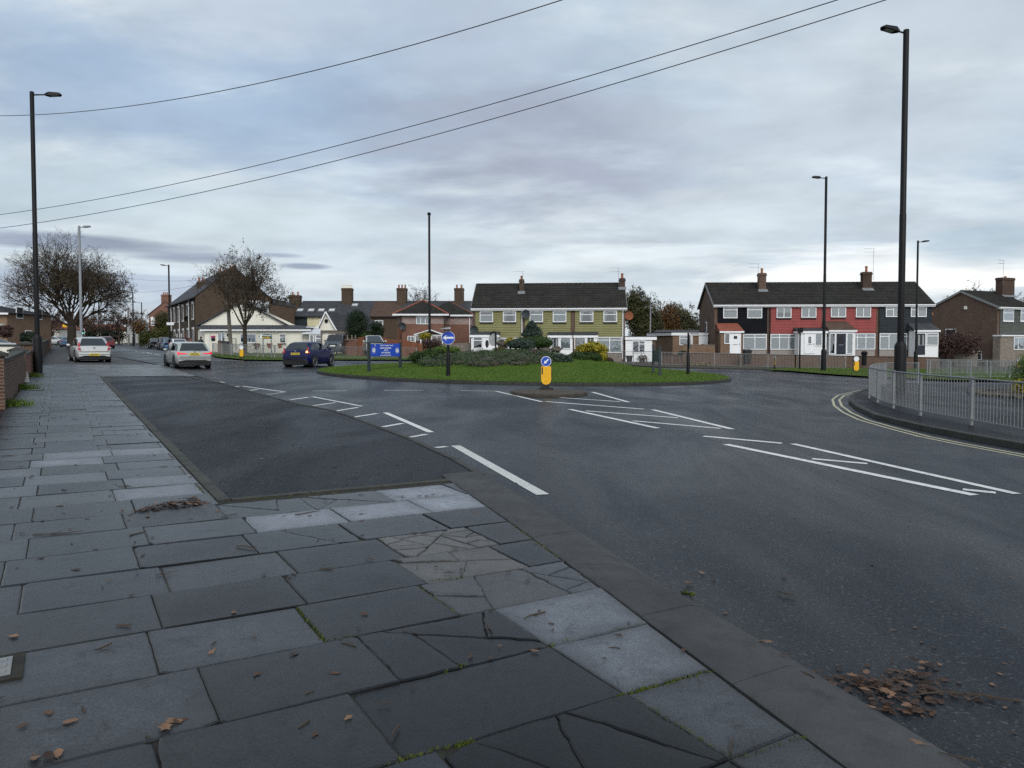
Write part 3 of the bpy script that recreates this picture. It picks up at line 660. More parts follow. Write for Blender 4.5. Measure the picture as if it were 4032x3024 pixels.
for t, x, y, s in [('B', 1430, 955, .03), ('C', 255, 830, .042), ('C', 565, 1028, .028), ('C', 650, 897, .045), ('C', 185, 750, .03), ('B', 410, 107, .06), ('B', 462, 66, .04), ('A', 640, 572, .035), ('A', 800, 527, .035), ('A', 1225, 997, .05), ('A', 100, 497, .03), ('A', 420, 357, .03),
                  ('A', 405, 275, .035), ('A', 750, 215, .035), ('A', 375, 180, .03), ('C', 1045, 560, .07), ('C', 1130, 505, .05), ('C', 1605, 520, .06), ('C', 1075, 510, .04), ('A', 1000, 1400, .075), ('A', 960, 1440, .08), ('A', 1040, 1390, .07), ('A', 280, 1600, .07), ('A', 340, 1580, .06), ('A', 200, 1620, .06), ('B', 230, 1005, .055), ('B', 555, 1375, .045), ('C', 1020, 355, .035)]:
    p = Z(t, x, y); leaf(pl if lq.random() < .4 else ls, p[0], p[1], gz(p[0]) + (-.03 if t == 'C' and x > 900 else .002), s * .62, lq, .6)
for t, x, y, l in [('A', 335, 303, .36), ('A', 800, 300, .16), ('A', 600, 965, .1), ('A', 1440, 380, .2), ('A', 715, 835, .09), ('C', 150, 775, .16), ('B', 310, 180, .26), ('C', 1610, 625, .13), ('B', 1360, 845, .14), ('C', 1430, 905, .12), ('B', 290, 1415, .07), ('B', 820, 1455, .1), ('G', 1290, 1270, .5), ('B', 420, 505, .1)]:
    p = Z(t, x, y, -.035 if t == 'G' else 0); twig(ts, p[0], p[1], gz(p[0]) + (-.03 if t == 'G' or (t == 'C' and x > 1000) else .001), l, lq, .005)
tag(ls.build('fallen_leaves', 'deadleaf'), 'scattered dark brown leaves on the wet slabs and tarmac', 'leaves', kind='stuff')
tag(pl.build('fallen_leaves', 'paleleaf'), 'scattered pale tan leaves on the wet slabs and tarmac', 'leaves', kind='stuff')
tag(ts.build('twigs', 'twig'), 'small dark twigs strewn over the slabs', 'twigs', kind='stuff')
# moss tufts in the joints
MAT['moss'] = leafmat('moss', [(.03, .04, .004), (.06, .08, .008), (.1, .12, .015)], .9, 3)
ms = MB()
for (t, x0, y0, x1, y1, n) in [('B', 935, 595, 1170, 765, 70), ('B', 250, 715, 410, 910, 60), ('C', 600, 1245, 1190, 1085, 90), ('C', 10, 235, 285, 440, 70), ('B', 1500, 250, 1770, 450, 60), ('C', 1310, 1610, 1720, 1475, 70), ('C', 240, 935, 800, 808, 50), ('C', 740, 1250, 1310, 1600, 50),
                               ('B', 1070, 1540, 1280, 1490, 30), ('B', 700, 1650, 1060, 1540, 40), ('B', 1010, 570, 1240, 545, 30), ('B', 0, 90, 520, 38, 60), ('B', 520, 38, 850, 8, 20), ('A', 1140, 10, 1230, 90, 50), ('D', 1250, 850, 1480, 1100, 70), ('B', 410, 910, 620, 880, 24), ('C', 1005, 600, 1080, 625, 24), ('B', 1240, 1050, 1080, 1095, 20), ('B', 640, 120, 1220, 60, 36)]:
    for i in range(n):
        s = lq.random(); p = Z(t, x0 + (x1 - x0) * s + lq.gauss(0, 5), y0 + (y1 - y0) * s + lq.gauss(0, 3)); x, y = p; z = gz(x) - .012 - (.028 if (t, x0) == ('C', 1005) else 0)
        a = lq.uniform(0, 6.28); w = lq.uniform(.006, .014); h = lq.uniform(.008, .02)
        for kk in range(3):
            a += 2.1; ms.add([(x, y, z), (x + math.cos(a) * w, y + math.sin(a) * w, z), (x + math.cos(a + .6) * w * 1.2, y + math.sin(a + .6) * w * 1.2, z + h)], [(0, 1, 2)])
tag(ms.build('moss', 'moss'), 'yellow green moss growing along the slab joints', 'moss', kind='stuff')
# inspection cover at the left edge, drain grate by the wall
def cover(a0, a1, b0, b1, name, label, mat, ribs):
    x, y = AB((a0 + a1) / 2, (b0 + b1) / 2); t = empty(name, (x, y, gz(x)), math.atan2(E1[1], E1[0])); tag(t, label, 'cover')
    w, d = (a1 - a0) / 2, (b1 - b0) / 2; m = MB(); m.box(-w - .05, w + .05, -d - .05, d + .05, -.02, .009); m.build('surround', 'slab_gap', t)
    m = MB(); m.box(-w, w, -d, d, 0, .014); m.build('lid', mat, t); m = MB()
    for i in range(ribs): m.box(-w + .02, w - .02, -d + 2 * d * (i + .3) / ribs, -d + 2 * d * (i + .7) / ribs, .013, .019)
    m.build('ribs', 'galv', t)
cover(-.47, -.23, 4.13, 4.36, 'inspection_cover', 'small square metal inspection cover sunk in the near slabs', 'galv', 3)
p = toab(*Z('D', 250, 343)); cover(p[0] - .2, p[0] + .2, p[1] - .12, p[1] + .12, 'drain_grate', 'metal drain grate in the footway beside the brick wall', 'trim', 4)
# ---------------------------------------------------------------- buildings
class Frame:
    """vertical facade plane: local x along it (left to right), y into the house, z up from z0"""
    def __init__(s, u, Y, ang, z0=None):
        x = (u - CX) / F * Y / 1.0
        d = ray(u, HZ); s.O = Vector((d[0] / d[1] * Y, Y, 0)); s.z0 = gz(s.O.x) if z0 is None else z0; s.O.z = s.z0
        s.a = ang; s.ex = Vector((math.cos(ang), math.sin(ang), 0)); s.ey = Vector((-math.sin(ang), math.cos(ang), 0))
    def fp(s, u, v, d=0.0):
        r = Vector(ray(u, v)); o = Vector((0, 0, CH)) - s.O - s.ey * d; t = -o.dot(s.ey) / r.dot(s.ey); p = o + r * t
        return p.dot(s.ex), p.z
    def rect(s, cv, x0, y0, x1, y1, d=0.0):
        u0, v0 = cv(x0, y0); u1, v1 = cv(x1, y1); a, zt = s.fp(u0, v0, d); b, zb = s.fp(u1, v1, d); return a, zb, b, zt
    def world(s, x, y, z=0): return s.O + s.ex * x + s.ey * y + Vector((0, 0, z))
    def empty(s, name, x=0.0): return empty(name, s.world(x, 0), s.a)
def conv(x0, y0, k): return lambda x, y: (x0 + x / k, y0 + y / k)

def window(par, r, d, xoff, v=(), h=(), fr=.07, curtain=None, name='window', mat='white', sill=None, label=None, sub='frame'):
    """r=(s0,z0,s1,z1) on a wall at y=d; window, frame, pane and curtain"""
    s0, z0, s1, z1 = r; s0 -= xoff; s1 -= xoff; w, hh = s1 - s0, z1 - z0
    f = MB(); f.box(s0, s1, d - .07, d, z1 - fr, z1); f.box(s0, s1, d - .07, d, z0, z0 + fr); f.box(s0, s0 + fr, d - .07, d, z0 + fr, z1 - fr); f.box(s1 - fr, s1, d - .07, d, z0 + fr, z1 - fr)
    for q in v: f.box(s0 + w * q - fr * .5, s0 + w * q + fr * .5, d - .066, d, z0 + fr, z1 - fr)
    xs = [0] + list(v) + [1]
    for q in h:
        q, a, b = q if isinstance(q, tuple) else (q, 0, 1)
        f.box(s0 + max(w * a, fr), s0 + min(w * b, w - fr), d - .07, d, z0 + hh * q - fr * .45, z0 + hh * q + fr * .45)
    o = f.build(name, mat, par)
    if label: o['label'] = label
    g = MB(); g.quad((s0 + fr * .8, d - .035, z0 + fr * .8), (s1 - fr * .8, d - .035, z0 + fr * .8), (s1 - fr * .8, d - .035, z1 - fr * .8), (s0 + fr * .8, d - .035, z1 - fr * .8)); g.build('pane', 'glass', o)
    b = MB(); b.quad((s0, d - .004, z0), (s1, d - .004, z0), (s1, d - .004, z1), (s0, d - .004, z1)); b.build('dark_backing', 'dark', o)  # dark sheet right behind the pane stands in for the unlit room
    if curtain:
        c = MB(); kind = curtain if isinstance(curtain, str) else curtain[0]
        a0, a1, y = s0 + fr, s1 - fr, d - .018
        if kind == 'net' or kind == 'blind':
            top = z1 - fr; bot = z0 + fr; n = max(6, int((a1 - a0) / (.05 if kind == 'net' else .09)))
            for i in range(n):
                p, q = a0 + (a1 - a0) * i / n, a0 + (a1 - a0) * (i + (1 if kind == 'net' else .8)) / n; k = .004 if i % 2 else -.006
                c.quad((p, y + k, bot), (q, y - k, bot), (q, y - k, top), (p, y + k, top))
        elif kind == 'half':
            top = z0 + hh * .58; n = 12
            for i in range(n):
                p, q = a0 + (a1 - a0) * i / n, a0 + (a1 - a0) * (i + 1) / n; k = .005 if i % 2 else -.005
                c.quad((p, y + k, z0 + fr), (q, y - k, z0 + fr), (q, y - k, top), (p, y + k, top))
        elif kind == 'drape':
            for sg in (0, 1):
                if sg: c.build('curtain', 'curtain', o); c = MB()
                for i in range(5):
                    p = i / 5 * .3; q = (i + 1) / 5 * .3; k = .005 if i % 2 else -.005
                    X = (lambda t: a0 + (a1 - a0) * t) if sg == 0 else (lambda t: a1 - (a1 - a0) * t)
                    c.quad((X(p * .45), y + k, z0 + fr), (X(q * .45), y - k, z0 + fr), (X(q), y - k, z1 - fr), (X(p), y + k, z1 - fr))
        elif kind == 'roller':
            c.quad((a0, y, z0 + hh * .45), (a1, y, z0 + hh * .45), (a1, y, z1 - fr), (a0, y, z1 - fr))
        c.build('curtain', 'curtain' if kind != 'blind' else 'blind', o)
    if sill:
        m = MB(); m.box(s0 - .01, s1 + .01, d - .08, d, z0 - sill, z0 - .003); m.build('sill', 'trim' if sill > .09 else mat, o)
    return o
def door(par, r, d, xoff, mat='white', panel=None, frame='white', glass=None, knob=True):
    s0, z0, s1, z1 = r; s0 -= xoff; s1 -= xoff; w, h = s1 - s0, z1 - z0
    f = MB(); f.box(s0, s0 + .07, d - .06, d, z0, z1); f.box(s1 - .07, s1, d - .06, d, z0, z1); f.box(s0 + .07, s1 - .07, d - .06, d, z1 - .07, z1); fo = f.build('door_frame', frame, par)
    m = MB(); m.box(s0 + .07, s1 - .07, d - .045, d - .005, z0, z1 - .07)
    if panel != 'plain':
        for (a, b, c, e) in [(.2, .45, .08, .3), (.55, .8, .08, .3)]: m.box(s0 + w * a, s0 + w * b, d - .052, d - .045, z0 + h * c, z0 + h * e)
    o = m.build('door', mat, par)
    for (a, b, c, e, kind) in (glass or []):
        g = MB(); x0, x1, y0, y1 = s0 + w * a, s0 + w * b, z0 + h * c, z0 + h * e
        if kind == 'oval': g.prism([((x0 + x1) / 2 + (x1 - x0) / 2 * math.cos(t * PI / 10), (y0 + y1) / 2 + (y1 - y0) / 2 * math.sin(t * PI / 10)) for t in range(20)], lambda p: (p[0], d - .062, p[1]), lambda p: (p[0], d - .045, p[1]))
        else: g.box(x0, x1, d - .062, d - .045, y0, y1)
        g.build('glazing', 'dark' if kind != 'pale' else 'curtain', o)
        if kind == 'six':
            k = MB(); k.box((x0 + x1) / 2 - .015, (x0 + x1) / 2 + .015, d - .068, d - .062, y0, y1)
            for q in (1 / 3, 2 / 3): k.box(x0, x1, d - .068, d - .062, y0 + (y1 - y0) * q - .012, y0 + (y1 - y0) * q + .012)
            k.build('glazing_bars', mat, o)
    k = MB(); k.box(s0 + w * .3, s0 + w * .7, d - .06, d - .045, z0 + h * .42, z0 + h * .45); k.build('letterbox', 'galv', o)
    k = MB(); k.box(s1 - .15, s1 - .11, d - .08, d - .045, z0 + h * .42, z0 + h * .5); k.build('handle', 'galv', o)
    return o
def lap(mb, s0, s1, z0, z1, d, pitch=.15, out=.03, shingle=0):
    n = max(1, round((z1 - z0) / pitch)); p = (z1 - z0) / n
    for i in range(n):
        a, b = z0 + i * p, z0 + (i + 1) * p
        if not shingle:
            mb.add([(s0, d - out - .012, a), (s1, d - out - .012, a), (s1, d - .012, b), (s0, d - .012, b), (s0, d, a), (s1, d, a)], [(0, 1, 2, 3), (4, 5, 1, 0)])
        else:
            x = s0 - (shingle * .5 if i % 2 else 0)
            while x < s1 - .01:
                x0, x1 = max(x, s0), min(x + shingle - .012, s1); j = R.uniform(-.006, .006)
                if x1 > x0: mb.add([(x0, d - out - .012 + j, a), (x1, d - out - .012 + j, a), (x1, d - .012, b), (x0, d - .012, b), (x0, d, a), (x1, d, a)], [(0, 1, 2, 3), (4, 5, 1, 0)])
                x += shingle
    mb.box(s0, s1, d - .01, d + .01, z0, z1)
    for x in (s0, s1): mb.quad((x, d - out - .012, z0), (x, d + .01, z0), (x, d + .01, z1), (x, d - out - .012, z1))
def tiles(mb, s0, s1, y0, z0, y1, z1, row=.33, col=.3, wave=.035, t=.05):
    """profiled tile slope from eaves (y0,z0) to ridge (y1,z1)"""
    Ln = math.hypot(y1 - y0, z1 - z0); n = max(2, round(Ln / row)); m = max(2, round((s1 - s0) / col)); ny, nz = -(z1 - z0) / Ln, (y1 - y0) / Ln
    if ny * 0 + nz < 0: ny, nz = -ny, -nz
    pr = [0, .1, .9, 1.0, .55, .12]; k = len(pr); xs = [(s0 + (s1 - s0) * (i + j / k) / m, pr[j]) for i in range(m) for j in range(k)] + [(s1, 0)]
    vs = []; fs = []; N_ = len(xs)
    for i in range(n):
        jit = R.uniform(-.004, .004)
        for tt, lift in ((i / n, t), ((i + 1) / n, .008)):
            for x, w in xs:
                e = lift + wave * w + jit; vs.append((x, y0 + (y1 - y0) * tt + ny * e, z0 + (z1 - z0) * tt + nz * e))
    for i in range(2 * n - 1):
        for j in range(N_ - 1): fs.append((i * N_ + j, i * N_ + j + 1, (i + 1) * N_ + j + 1, (i + 1) * N_ + j))
    mb.add(vs, fs)
    mb.add([(s0, y0, z0 + .05), (s1, y0, z0 + .05), (s1, y1, z1), (s0, y1, z1), (s0, y0, z0 - .06), (s1, y0, z0 - .06), (s1, y1, z1 - .1), (s0, y1, z1 - .1)], [(4, 7, 6, 5), (0, 1, 5, 4), (1, 2, 6, 5), (3, 0, 4, 7)])
def chimney(par, x0, x1, y0, y1, z0, z1, pots, mat='brick', flash=True, aerial=None, potmat='terracotta', name='chimney', ph=.35):
    m = MB(); m.box(x0, x1, y0, y1, z0, z1 - .28); m.box(x0 - .06, x1 + .06, y0 - .06, y1 + .06, z1 - .28, z1 - .14); m.box(x0 - .02, x1 + .02, y0 - .02, y1 + .02, z1 - .14, z1)
    o = m.build(name, mat, par)
    for i in range(pots):
        p = MB(); cx = x0 + (x1 - x0) * (i + .5) / pots; p.lathe([(.13, 0), (.11, ph * .7), (.14, ph * .85), (.13, ph)], (cx, (y0 + y1) / 2, z1), 10); p.build('chimney_pot', potmat, o)
    if aerial:
        p = MB(); ax, ah, sgn = aerial; p.tube([(ax, y0 - .05, z1 - .8), (ax, y0 - .05, z1 + ah)], .016, 5)
        for dz in (0, .35): 
            p.tube([(ax - .2 * sgn, y0 - .05, z1 + ah - dz), (ax + .95 * sgn, y0 - .05, z1 + ah - dz + .03)], .011, 4)
            for q in range(5): p.tube([(ax + (.15 + .17 * q) * sgn, y0 - .22, z1 + ah - dz), (ax + (.15 + .17 * q) * sgn, y0 + .12, z1 + ah - dz)], .006, 3)
            if ah < .9: break
        p.build('aerial', 'galv_dull', o)
    return o
def flashing(par, x0, x1, y, z, sl):
    m = MB(); m.hexa([(x0 - .12, y - .32, z - .32 * sl + .1), (x1 + .12, y - .32, z - .32 * sl + .1), (x1 + .12, y, z + .1), (x0 - .12, y, z + .1)],
                     [(x0 - .12, y - .32, z - .32 * sl + .14), (x1 + .12, y - .32, z - .32 * sl + .14), (x1 + .12, y, z + .2), (x0 - .12, y, z + .2)]); m.build('chimney_flashing', 'galv', par)
def dish(par, x, y, z, mat='galv_dull', r=.36, dx=-.3):
    m = MB(); vs = []; n = 14
    for i in range(4):
        for k in range(n): vs.append((x + r * i / 3 * math.cos(2 * PI * k / n), y - .28 + .1 * (i / 3) ** 2 * -1, z + r * i / 3 * math.sin(2 * PI * k / n)))
    m.add(vs, [(i * n + k, i * n + (k + 1) % n, (i + 1) * n + (k + 1) % n, (i + 1) * n + k) for i in range(3) for k in range(n)])
    m.tube([(x, y - .25, z), (x, y, z - .1)], .02, 5); m.tube([(x, y - .28, z - r), (x, y - .55, z - .1)], .014, 5); m.box(x - .04, x + .04, y - .6, y - .52, z - .14, z - .04)
    return m.build('satellite_dish', mat, par)

def terrace(fr, D, ze, zr, units, overh=.28, wallmat='brick'):
    """units: list of dicts(name,label,s0,s1,wall,end_left,end_right)  -> empties"""
    outs = []; sl = (zr - ze) / (D / 2 + overh)
    for q in units:
        s0, s1 = q['s0'], q['s1']; W = s1 - s0; e = fr.empty(q.get('name', 'terraced_house'), s0); tag(e, q['label'], 'house', q.get('group'))
        m = MB(); zw = ze + overh * sl - .12
        fp_ = lambda y: [(0, y), (W, y)]
        m.add([(0, 0, -1.2), (W, 0, -1.2), (W, D, -1.2), (0, D, -1.2), (0, 0, zw), (W, 0, zw), (W, D, zw), (0, D, zw), (0, D / 2, zr - .14), (W, D / 2, zr - .14)],
              [(0, 1, 5, 4), (2, 3, 7, 6), (1, 2, 6, 9, 5), (3, 0, 4, 8, 7), (4, 5, 9, 8), (6, 7, 8, 9)]); m.build('wall', q.get('wall', wallmat), e)
        a = -.16 if q.get('end_left') else 0.0; b = W + (.16 if q.get('end_right') else 0.0)
        m = MB(); tiles(m, a, b, -overh, ze, D / 2, zr); 
        m.add([(a, D + overh, ze), (b, D + overh, ze), (b, D / 2, zr), (a, D / 2, zr), (a, D + overh, ze - .08), (b, D + overh, ze - .08), (b, D / 2, zr - .1), (a, D / 2, zr - .1)], [(0, 3, 2, 1), (4, 5, 6, 7), (0, 1, 5, 4), (1, 2, 6, 5), (3, 0, 4, 7)])
        rf = m.build('roof', 'tile', e)
        m = MB(); n = max(2, round((b - a) / .45))
        for i in range(n): m.tube([(a + (b - a) * i / n + .005, D / 2, zr + .02), (a + (b - a) * (i + 1) / n - .005, D / 2, zr + .035)], .1, 8)
        m.build('ridge_tiles', 'tile', rf)
        m = MB(); m.box(a, b, -overh - .02, -overh + .03, ze - .22, ze - .02); m.box(a, b, -overh + .03, 0, ze - .22, ze - .19); m.build('fascia', 'white', e)
        m = MB(); m.box(a, b, -overh - .13, -overh - .02, ze - .1, ze - .0); m.build('gutter', q.get('gutter', 'white'), e)
        for flag, x in (('end_left', a), ('end_right', b)):
            if q.get(flag):
                sg = -1 if flag == 'end_left' else 1
                m = MB()
                for ya, yb in ((-overh, D / 2), (D + overh, D / 2)):
                    m.hexa([(x + .001 * sg, ya, ze - .2), (x + .04 * sg, ya, ze - .2), (x + .04 * sg, yb, zr - .18), (x + .001 * sg, yb, zr - .18)], [(x + .001 * sg, ya, ze + .06), (x + .04 * sg, ya, ze + .06), (x + .04 * sg, yb, zr + .06), (x + .001 * sg, yb, zr + .06)])
                m.build('bargeboard', q.get('barge', 'white' if q.get('white_barge') else 'galv_dull'), e)
        q['e'] = e; q['sl'] = sl; outs.append(e)
    return outs

def downpipe(e, x, z0, z1, mat='white', d=-.1):
    m = MB(); m.tube([(x, d - .14, z1), (x, d, z1 - .25), (x, d, z0)], .045, 8); m.build('downpipe', mat, e)

# ---- olive green terrace behind the roundabout
g4 = conv(1700, 1000, 2.4578); g1 = conv(1840, 1080, 4.88); g2 = conv(2180, 1080, 4.609)
fr = Frame(1862, 72.5, -math.radians(5)); D = 7.4
ze = fr.fp(2100, 1211, -.28)[1] - fr.z0; ep = fr.world(7, D / 2); zr = At(2100, 1119, ep.y).z - fr.z0
X1 = fr.fp(2056, 1300)[0]; X2 = fr.fp(2255, 1300)[0]; X3 = fr.fp(2461, 1300)[0]
gu = [dict(label='left end house of the olive green clad terrace, white porch with oval glazed door', s0=0, s1=X1, end_left=1, group='olive green terrace'),
      dict(label='middle house of the olive green terrace, navy front door', s0=X1, s1=X2, group='olive green terrace'),
      dict(label='right end house of the olive green terrace, chimney on its gable end', s0=X2, s1=X3, end_right=1, group='olive green terrace')]
terrace(fr, D, ze, zr, gu); zb = fr.z0
def rr_(cv, x0, y0, x1, y1, d=-.05):
    a, b, c, e_ = fr.rect(cv, x0, y0, x1, y1, d); return a, b - fr.z0, c, e_ - fr.z0
A_, B_, C_ = [q['e'] for q in gu]
for e, off, boxes in ((A_, 0, [(g1, 155, 690, 1030, 1195)]), (B_, X1, [(g1, 1105, 690, 0, 1195, 2247)]), (C_, X2, [(g2, 387, 645, 1240, 1120)])):
    m = MB()
    for bx in boxes:
        if len(bx) == 6:
            a, b, c, t = rr_(bx[0], bx[1], bx[2], bx[1] + 10, bx[4]); c = fr.fp(bx[5], 1300)[0]
        else: a, b, c, t = rr_(*bx)
        lap(m, a - off, c - off, b, t, -.03, .165, .055)
    m.build('cladding', 'green_clad', e)
wd = -.09
for e, off, cv, bx, cu in ((A_, 0, g1, (240, 700, 495, 905), 'half'), (A_, 0, g1, (685, 700, 938, 905), 'drape'), (B_, X1, g1, (1198, 692, 1455, 905), 'net'), (B_, X1, g1, (1643, 690, 1903, 905), 'blind'), (C_, X2, g2, (475, 650, 720, 852), 'drape'), (C_, X2, g2, (903, 648, 1150, 852), 'drape')):
    window(e, rr_(cv, *bx, wd), wd, off, h=(.66,), curtain=cu, sill=.14)
def porch(e, off, a, b, z0, z1, out, mats, flat=True, top=.22, name='porch', roofmat='felt', fasc='white', backz=None, ov=.12):
    """box porch: body + roof; returns porch part"""
    m = MB(); m.box(a - off, b - off, -out, -.12, z0, z1 - .02); p = m.build(name, mats, e)
    if flat:
        m = MB(); m.box(a - off - ov, b - off + ov, -out - ov, -.06, z1 - top, z1); m.build('fascia', fasc, p)
        m = MB(); m.box(a - off - ov - .02, b - off + ov + .02, -out - ov - .02, -.05, z1 + .002, z1 + .06); m.hexa([(a - off - ov, -out - ov, z1 + .06), (b - off + ov, -out - ov, z1 + .06), (b - off + ov, -.05, z1 + .06), (a - off - ov, -.05, z1 + .06)], [(a - off - ov, -out - ov + .1, z1 + .08), (b - off + ov, -out - ov + .1, z1 + .08), (b - off + ov, -.05, z1 + .34), (a - off - ov, -.05, z1 + .34)]); m.build('porch_roof', roofmat, p)
    else:
        m = MB(); m.box(a - off - ov, b - off + ov, -out - ov - .04, -out - ov, z1 - .16, z1); m.build('fascia', fasc, p)
        m = MB(); m.hexa([(a - off - ov, -out - ov, z1 - .03), (b - off + ov, -out - ov, z1 - .03), (b - off + ov, -.06, z1 - .03), (a - off - ov, -.06, z1 - .03)], [(a - off - ov, -out - ov, z1 + .03), (b - off + ov, -out - ov, z1 + .03), (b - off + ov - backz[1], -.06, backz[0]), (a - off - ov + backz[2], -.06, backz[0])]); m.build('porch_roof', roofmat, p)
    return p
OUT = 1.3
a, z0p, b, z1p = rr_(g1, 75, 1150, 585, 1445, -OUT)
p = porch(A_, 0, a, b, -.3, z1p, OUT, 'white_paint')
window(p, rr_(g1, 110, 1190, 292, 1412, -OUT - .02), -OUT - .005, 0, h=(.7,), curtain=None)
door(p, rr_(g1, 300, 1200, 455, 1440, -OUT - .02), -OUT - .005, 0, 'white', glass=[(.3, .74, .18, .8, 'oval')])
window(A_, rr_(g1, 600, 1205, 1022, 1420, -.06), -.05, 0, v=(.45,), h=(.72,), curtain='roller')
a, _, _, _ = rr_(g1, 1560, 1150, 1600, 1200, -OUT); _, _, b, _ = rr_(g2, 500, 1090, 790, 1200, -OUT); z1p = rr_(g2, 0, 1095, 790, 1200, -OUT)[3]
pm_ = fr.fp(*g2(348, 1200), -OUT)[0]
p = porch(B_, X1, a, pm_ - .02, -.3, z1p, OUT, 'white_paint', ov=.1)
door(p, rr_(g1, 1605, 1195, 1762, 1420, -OUT), -OUT - .005, X1, 'navy', panel='plain', glass=[(.16, .36, .12, .86, 'pale'), (.62, .82, .12, .86, 'pale')])
window(p, rr_(g2, 118, 1120, 312, 1340, -OUT), -OUT - .005, X1, curtain='blind')
p = porch(C_, X2, pm_ + .02, b, -.3, z1p, OUT, 'white_paint', ov=.1)
m = MB(); x = pm_ - X2; m.box(x + .02, x + .34, -OUT - .05, -OUT - .002, -.3, z1p - .23); m.build('brick_pier', 'brick', p)
window(p, rr_(g2, 378, 1120, 580, 1340, -OUT), -OUT - .005, X2, curtain='net')
door(p, rr_(g2, 595, 1125, 745, 1420, -OUT), -OUT - .005, X2, 'white', glass=[(.12, .88, .55, .95, 'six')])
window(B_, rr_(g1, 1130, 1205, 1525, 1420, -.06), -.05, X1, v=(.5,), h=(.72,), curtain='net')
window(C_, rr_(g2, 795, 1125, 1237, 1410, -.06), -.05, X2, v=(.5,), h=(.8,), curtain='blind')
m = MB(); r = rr_(g2, 800, 1415, 1240, 1520, -.05); m.box(r[0] - X2, r[2] - X2, -.06, -.002, -.8, r[3]); m.build('stone_panel', 'stone_clad', C_)
downpipe(A_, X1 - .02, 0, ze - .2); downpipe(C_, X3 - X2 - .22, 0, ze - .2)
r = rr_(g1, 1060, 80, 1165, 320, D * .3); chimney(A_, X1 - .45, X1 - .02, D * .3, D * .3 + .6, ze, r[3], 1, 'brick_dark', aerial=(X1 - .1, .75, -1)); flashing(A_, X1 - .47, X1 + .0, D * .3, ze + (D * .3 + .28) * gu[0]['sl'], gu[0]['sl'])
r = rr_(g2, 1195, 60, 1295, 260, D * .4); chimney(C_, r[0] - X2, r[2] - X2, D * .38, D * .38 + .65, ze, r[3], 1, 'brick_dark', aerial=(r[0] - X2 - .1, 1.0, -1), ph=.5); flashing(C_, r[0] - X2, r[2] - X2, D * .38, ze + (D * .38 + .28) * gu[0]['sl'], gu[0]['sl'])
r = rr_(g1, 1075, 705, 1180, 800, -.2); dish(B_, (r[0] + r[2]) / 2 - X1, -.06, (r[1] + r[3]) / 2, 'sign_post', .42)
r = rr_(g1, 35, 1015, 135, 1100, -.2); dish(A_, .18, -.06, (r[1] + r[3]) / 2, 'sign_post', .42)
r = rr_(g2, 1325, 690, 1425, 775, 0); dish(C_, X3 - X2 + .42, 1.0, (r[1] + r[3]) / 2, 'terracotta', .42)
m = MB(); m.tube([(X3 - X2 - .02, .75, (r[1] + r[3]) / 2), (X3 - X2 + .4, .75, (r[1] + r[3]) / 2)], .025, 5); m.build('dish_bracket', 'galv_dull', C_)
# white boarded annexe on its right
xa, _, xb, zt = rr_(g2, 1300, 1125, 1862, 1590, -.5); xc = fr.fp(*g2(1788, 1300), -.5)[0]
an = fr.empty('annexe', xa + .02); tag(an, 'white boarded flat roofed annexe on the right of the olive terrace', 'annexe')
m = MB(); lap(m, 0, xc - xa - .02, -.2, zt - .2, -.47, .14, .02); m.build('boarding', 'white_paint', an)
m = MB(); m.box(0, xb - xa - .1, -.44, 4.5, -.5, zt - .15); m.build('wall', 'brick', an)
m = MB(); m.box(-.05, xb - xa, -.62, -.55, zt - .28, zt); m.build('fascia', 'white', an); m = MB(); m.box(-.05, xb - xa + .02, -.6, 4.6, zt + .002, zt + .08); m.build('roof', 'felt', an)
r = rr_(g2, 1428, 1190, 1660, 1412, -.52); window(an, r, -.5, xa + .02, v=(.52,), h=((.72, .52, 1),))

# ---- black, red and charcoal terrace on the right
t1 = conv(2700, 950, 3.0157); t2 = conv(3100, 1000, 3.457)
fr = Frame(2812, 73.2, -math.radians(3.2)); D = 7.6
ze = fr.fp(3200, 1214, -.28)[1] - fr.z0; ep = fr.world(10, D / 2); zr = At(3200, 1115, ep.y).z - fr.z0
Y1 = fr.fp(*t1(987, 1000))[0]; Y2 = fr.fp(*t2(488, 900))[0]; Y3 = fr.fp(*t2(1238, 900))[0]; Y4 = fr.fp(3668, 1300)[0]
ru = [dict(label='black boarded end house of the right terrace, with brick porch', s0=0, s1=Y1, end_left=1, group='right terrace', barge='galv_dull'),
      dict(label='red clad house with flat roofed white porch and white door', s0=Y1, s1=Y2, group='right terrace'),
      dict(label='red clad house with brown tiled porch and black door', s0=Y2, s1=Y3, group='right terrace'),
      dict(label='charcoal clad end house of the right terrace, white porch', s0=Y3, s1=Y4, end_right=1, group='right terrace')]
terrace(fr, D, ze, zr, ru); HA, HB, HC, HD = [q['e'] for q in ru]
for e, off, cv, bx, mat, kind in ((HA, 0, t1, (380, 818, 965, 1142), 'black_clad', 0), (HB, Y1, t1, (1010, 812, 1612, 1140), 'red_clad', .3), (HC, Y2, t2, (515, 752, 1205, 1125), 'red_clad', .3), (HD, Y3, t2, (1262, 752, 1965, 1125), 'grey_clad', .3)):
    a, b, c, t = rr_(cv, *bx); m = MB(); lap(m, a - off, c - off, b, t, -.03, .17 if not kind else .15, .035, kind); m.build('cladding', mat, e)
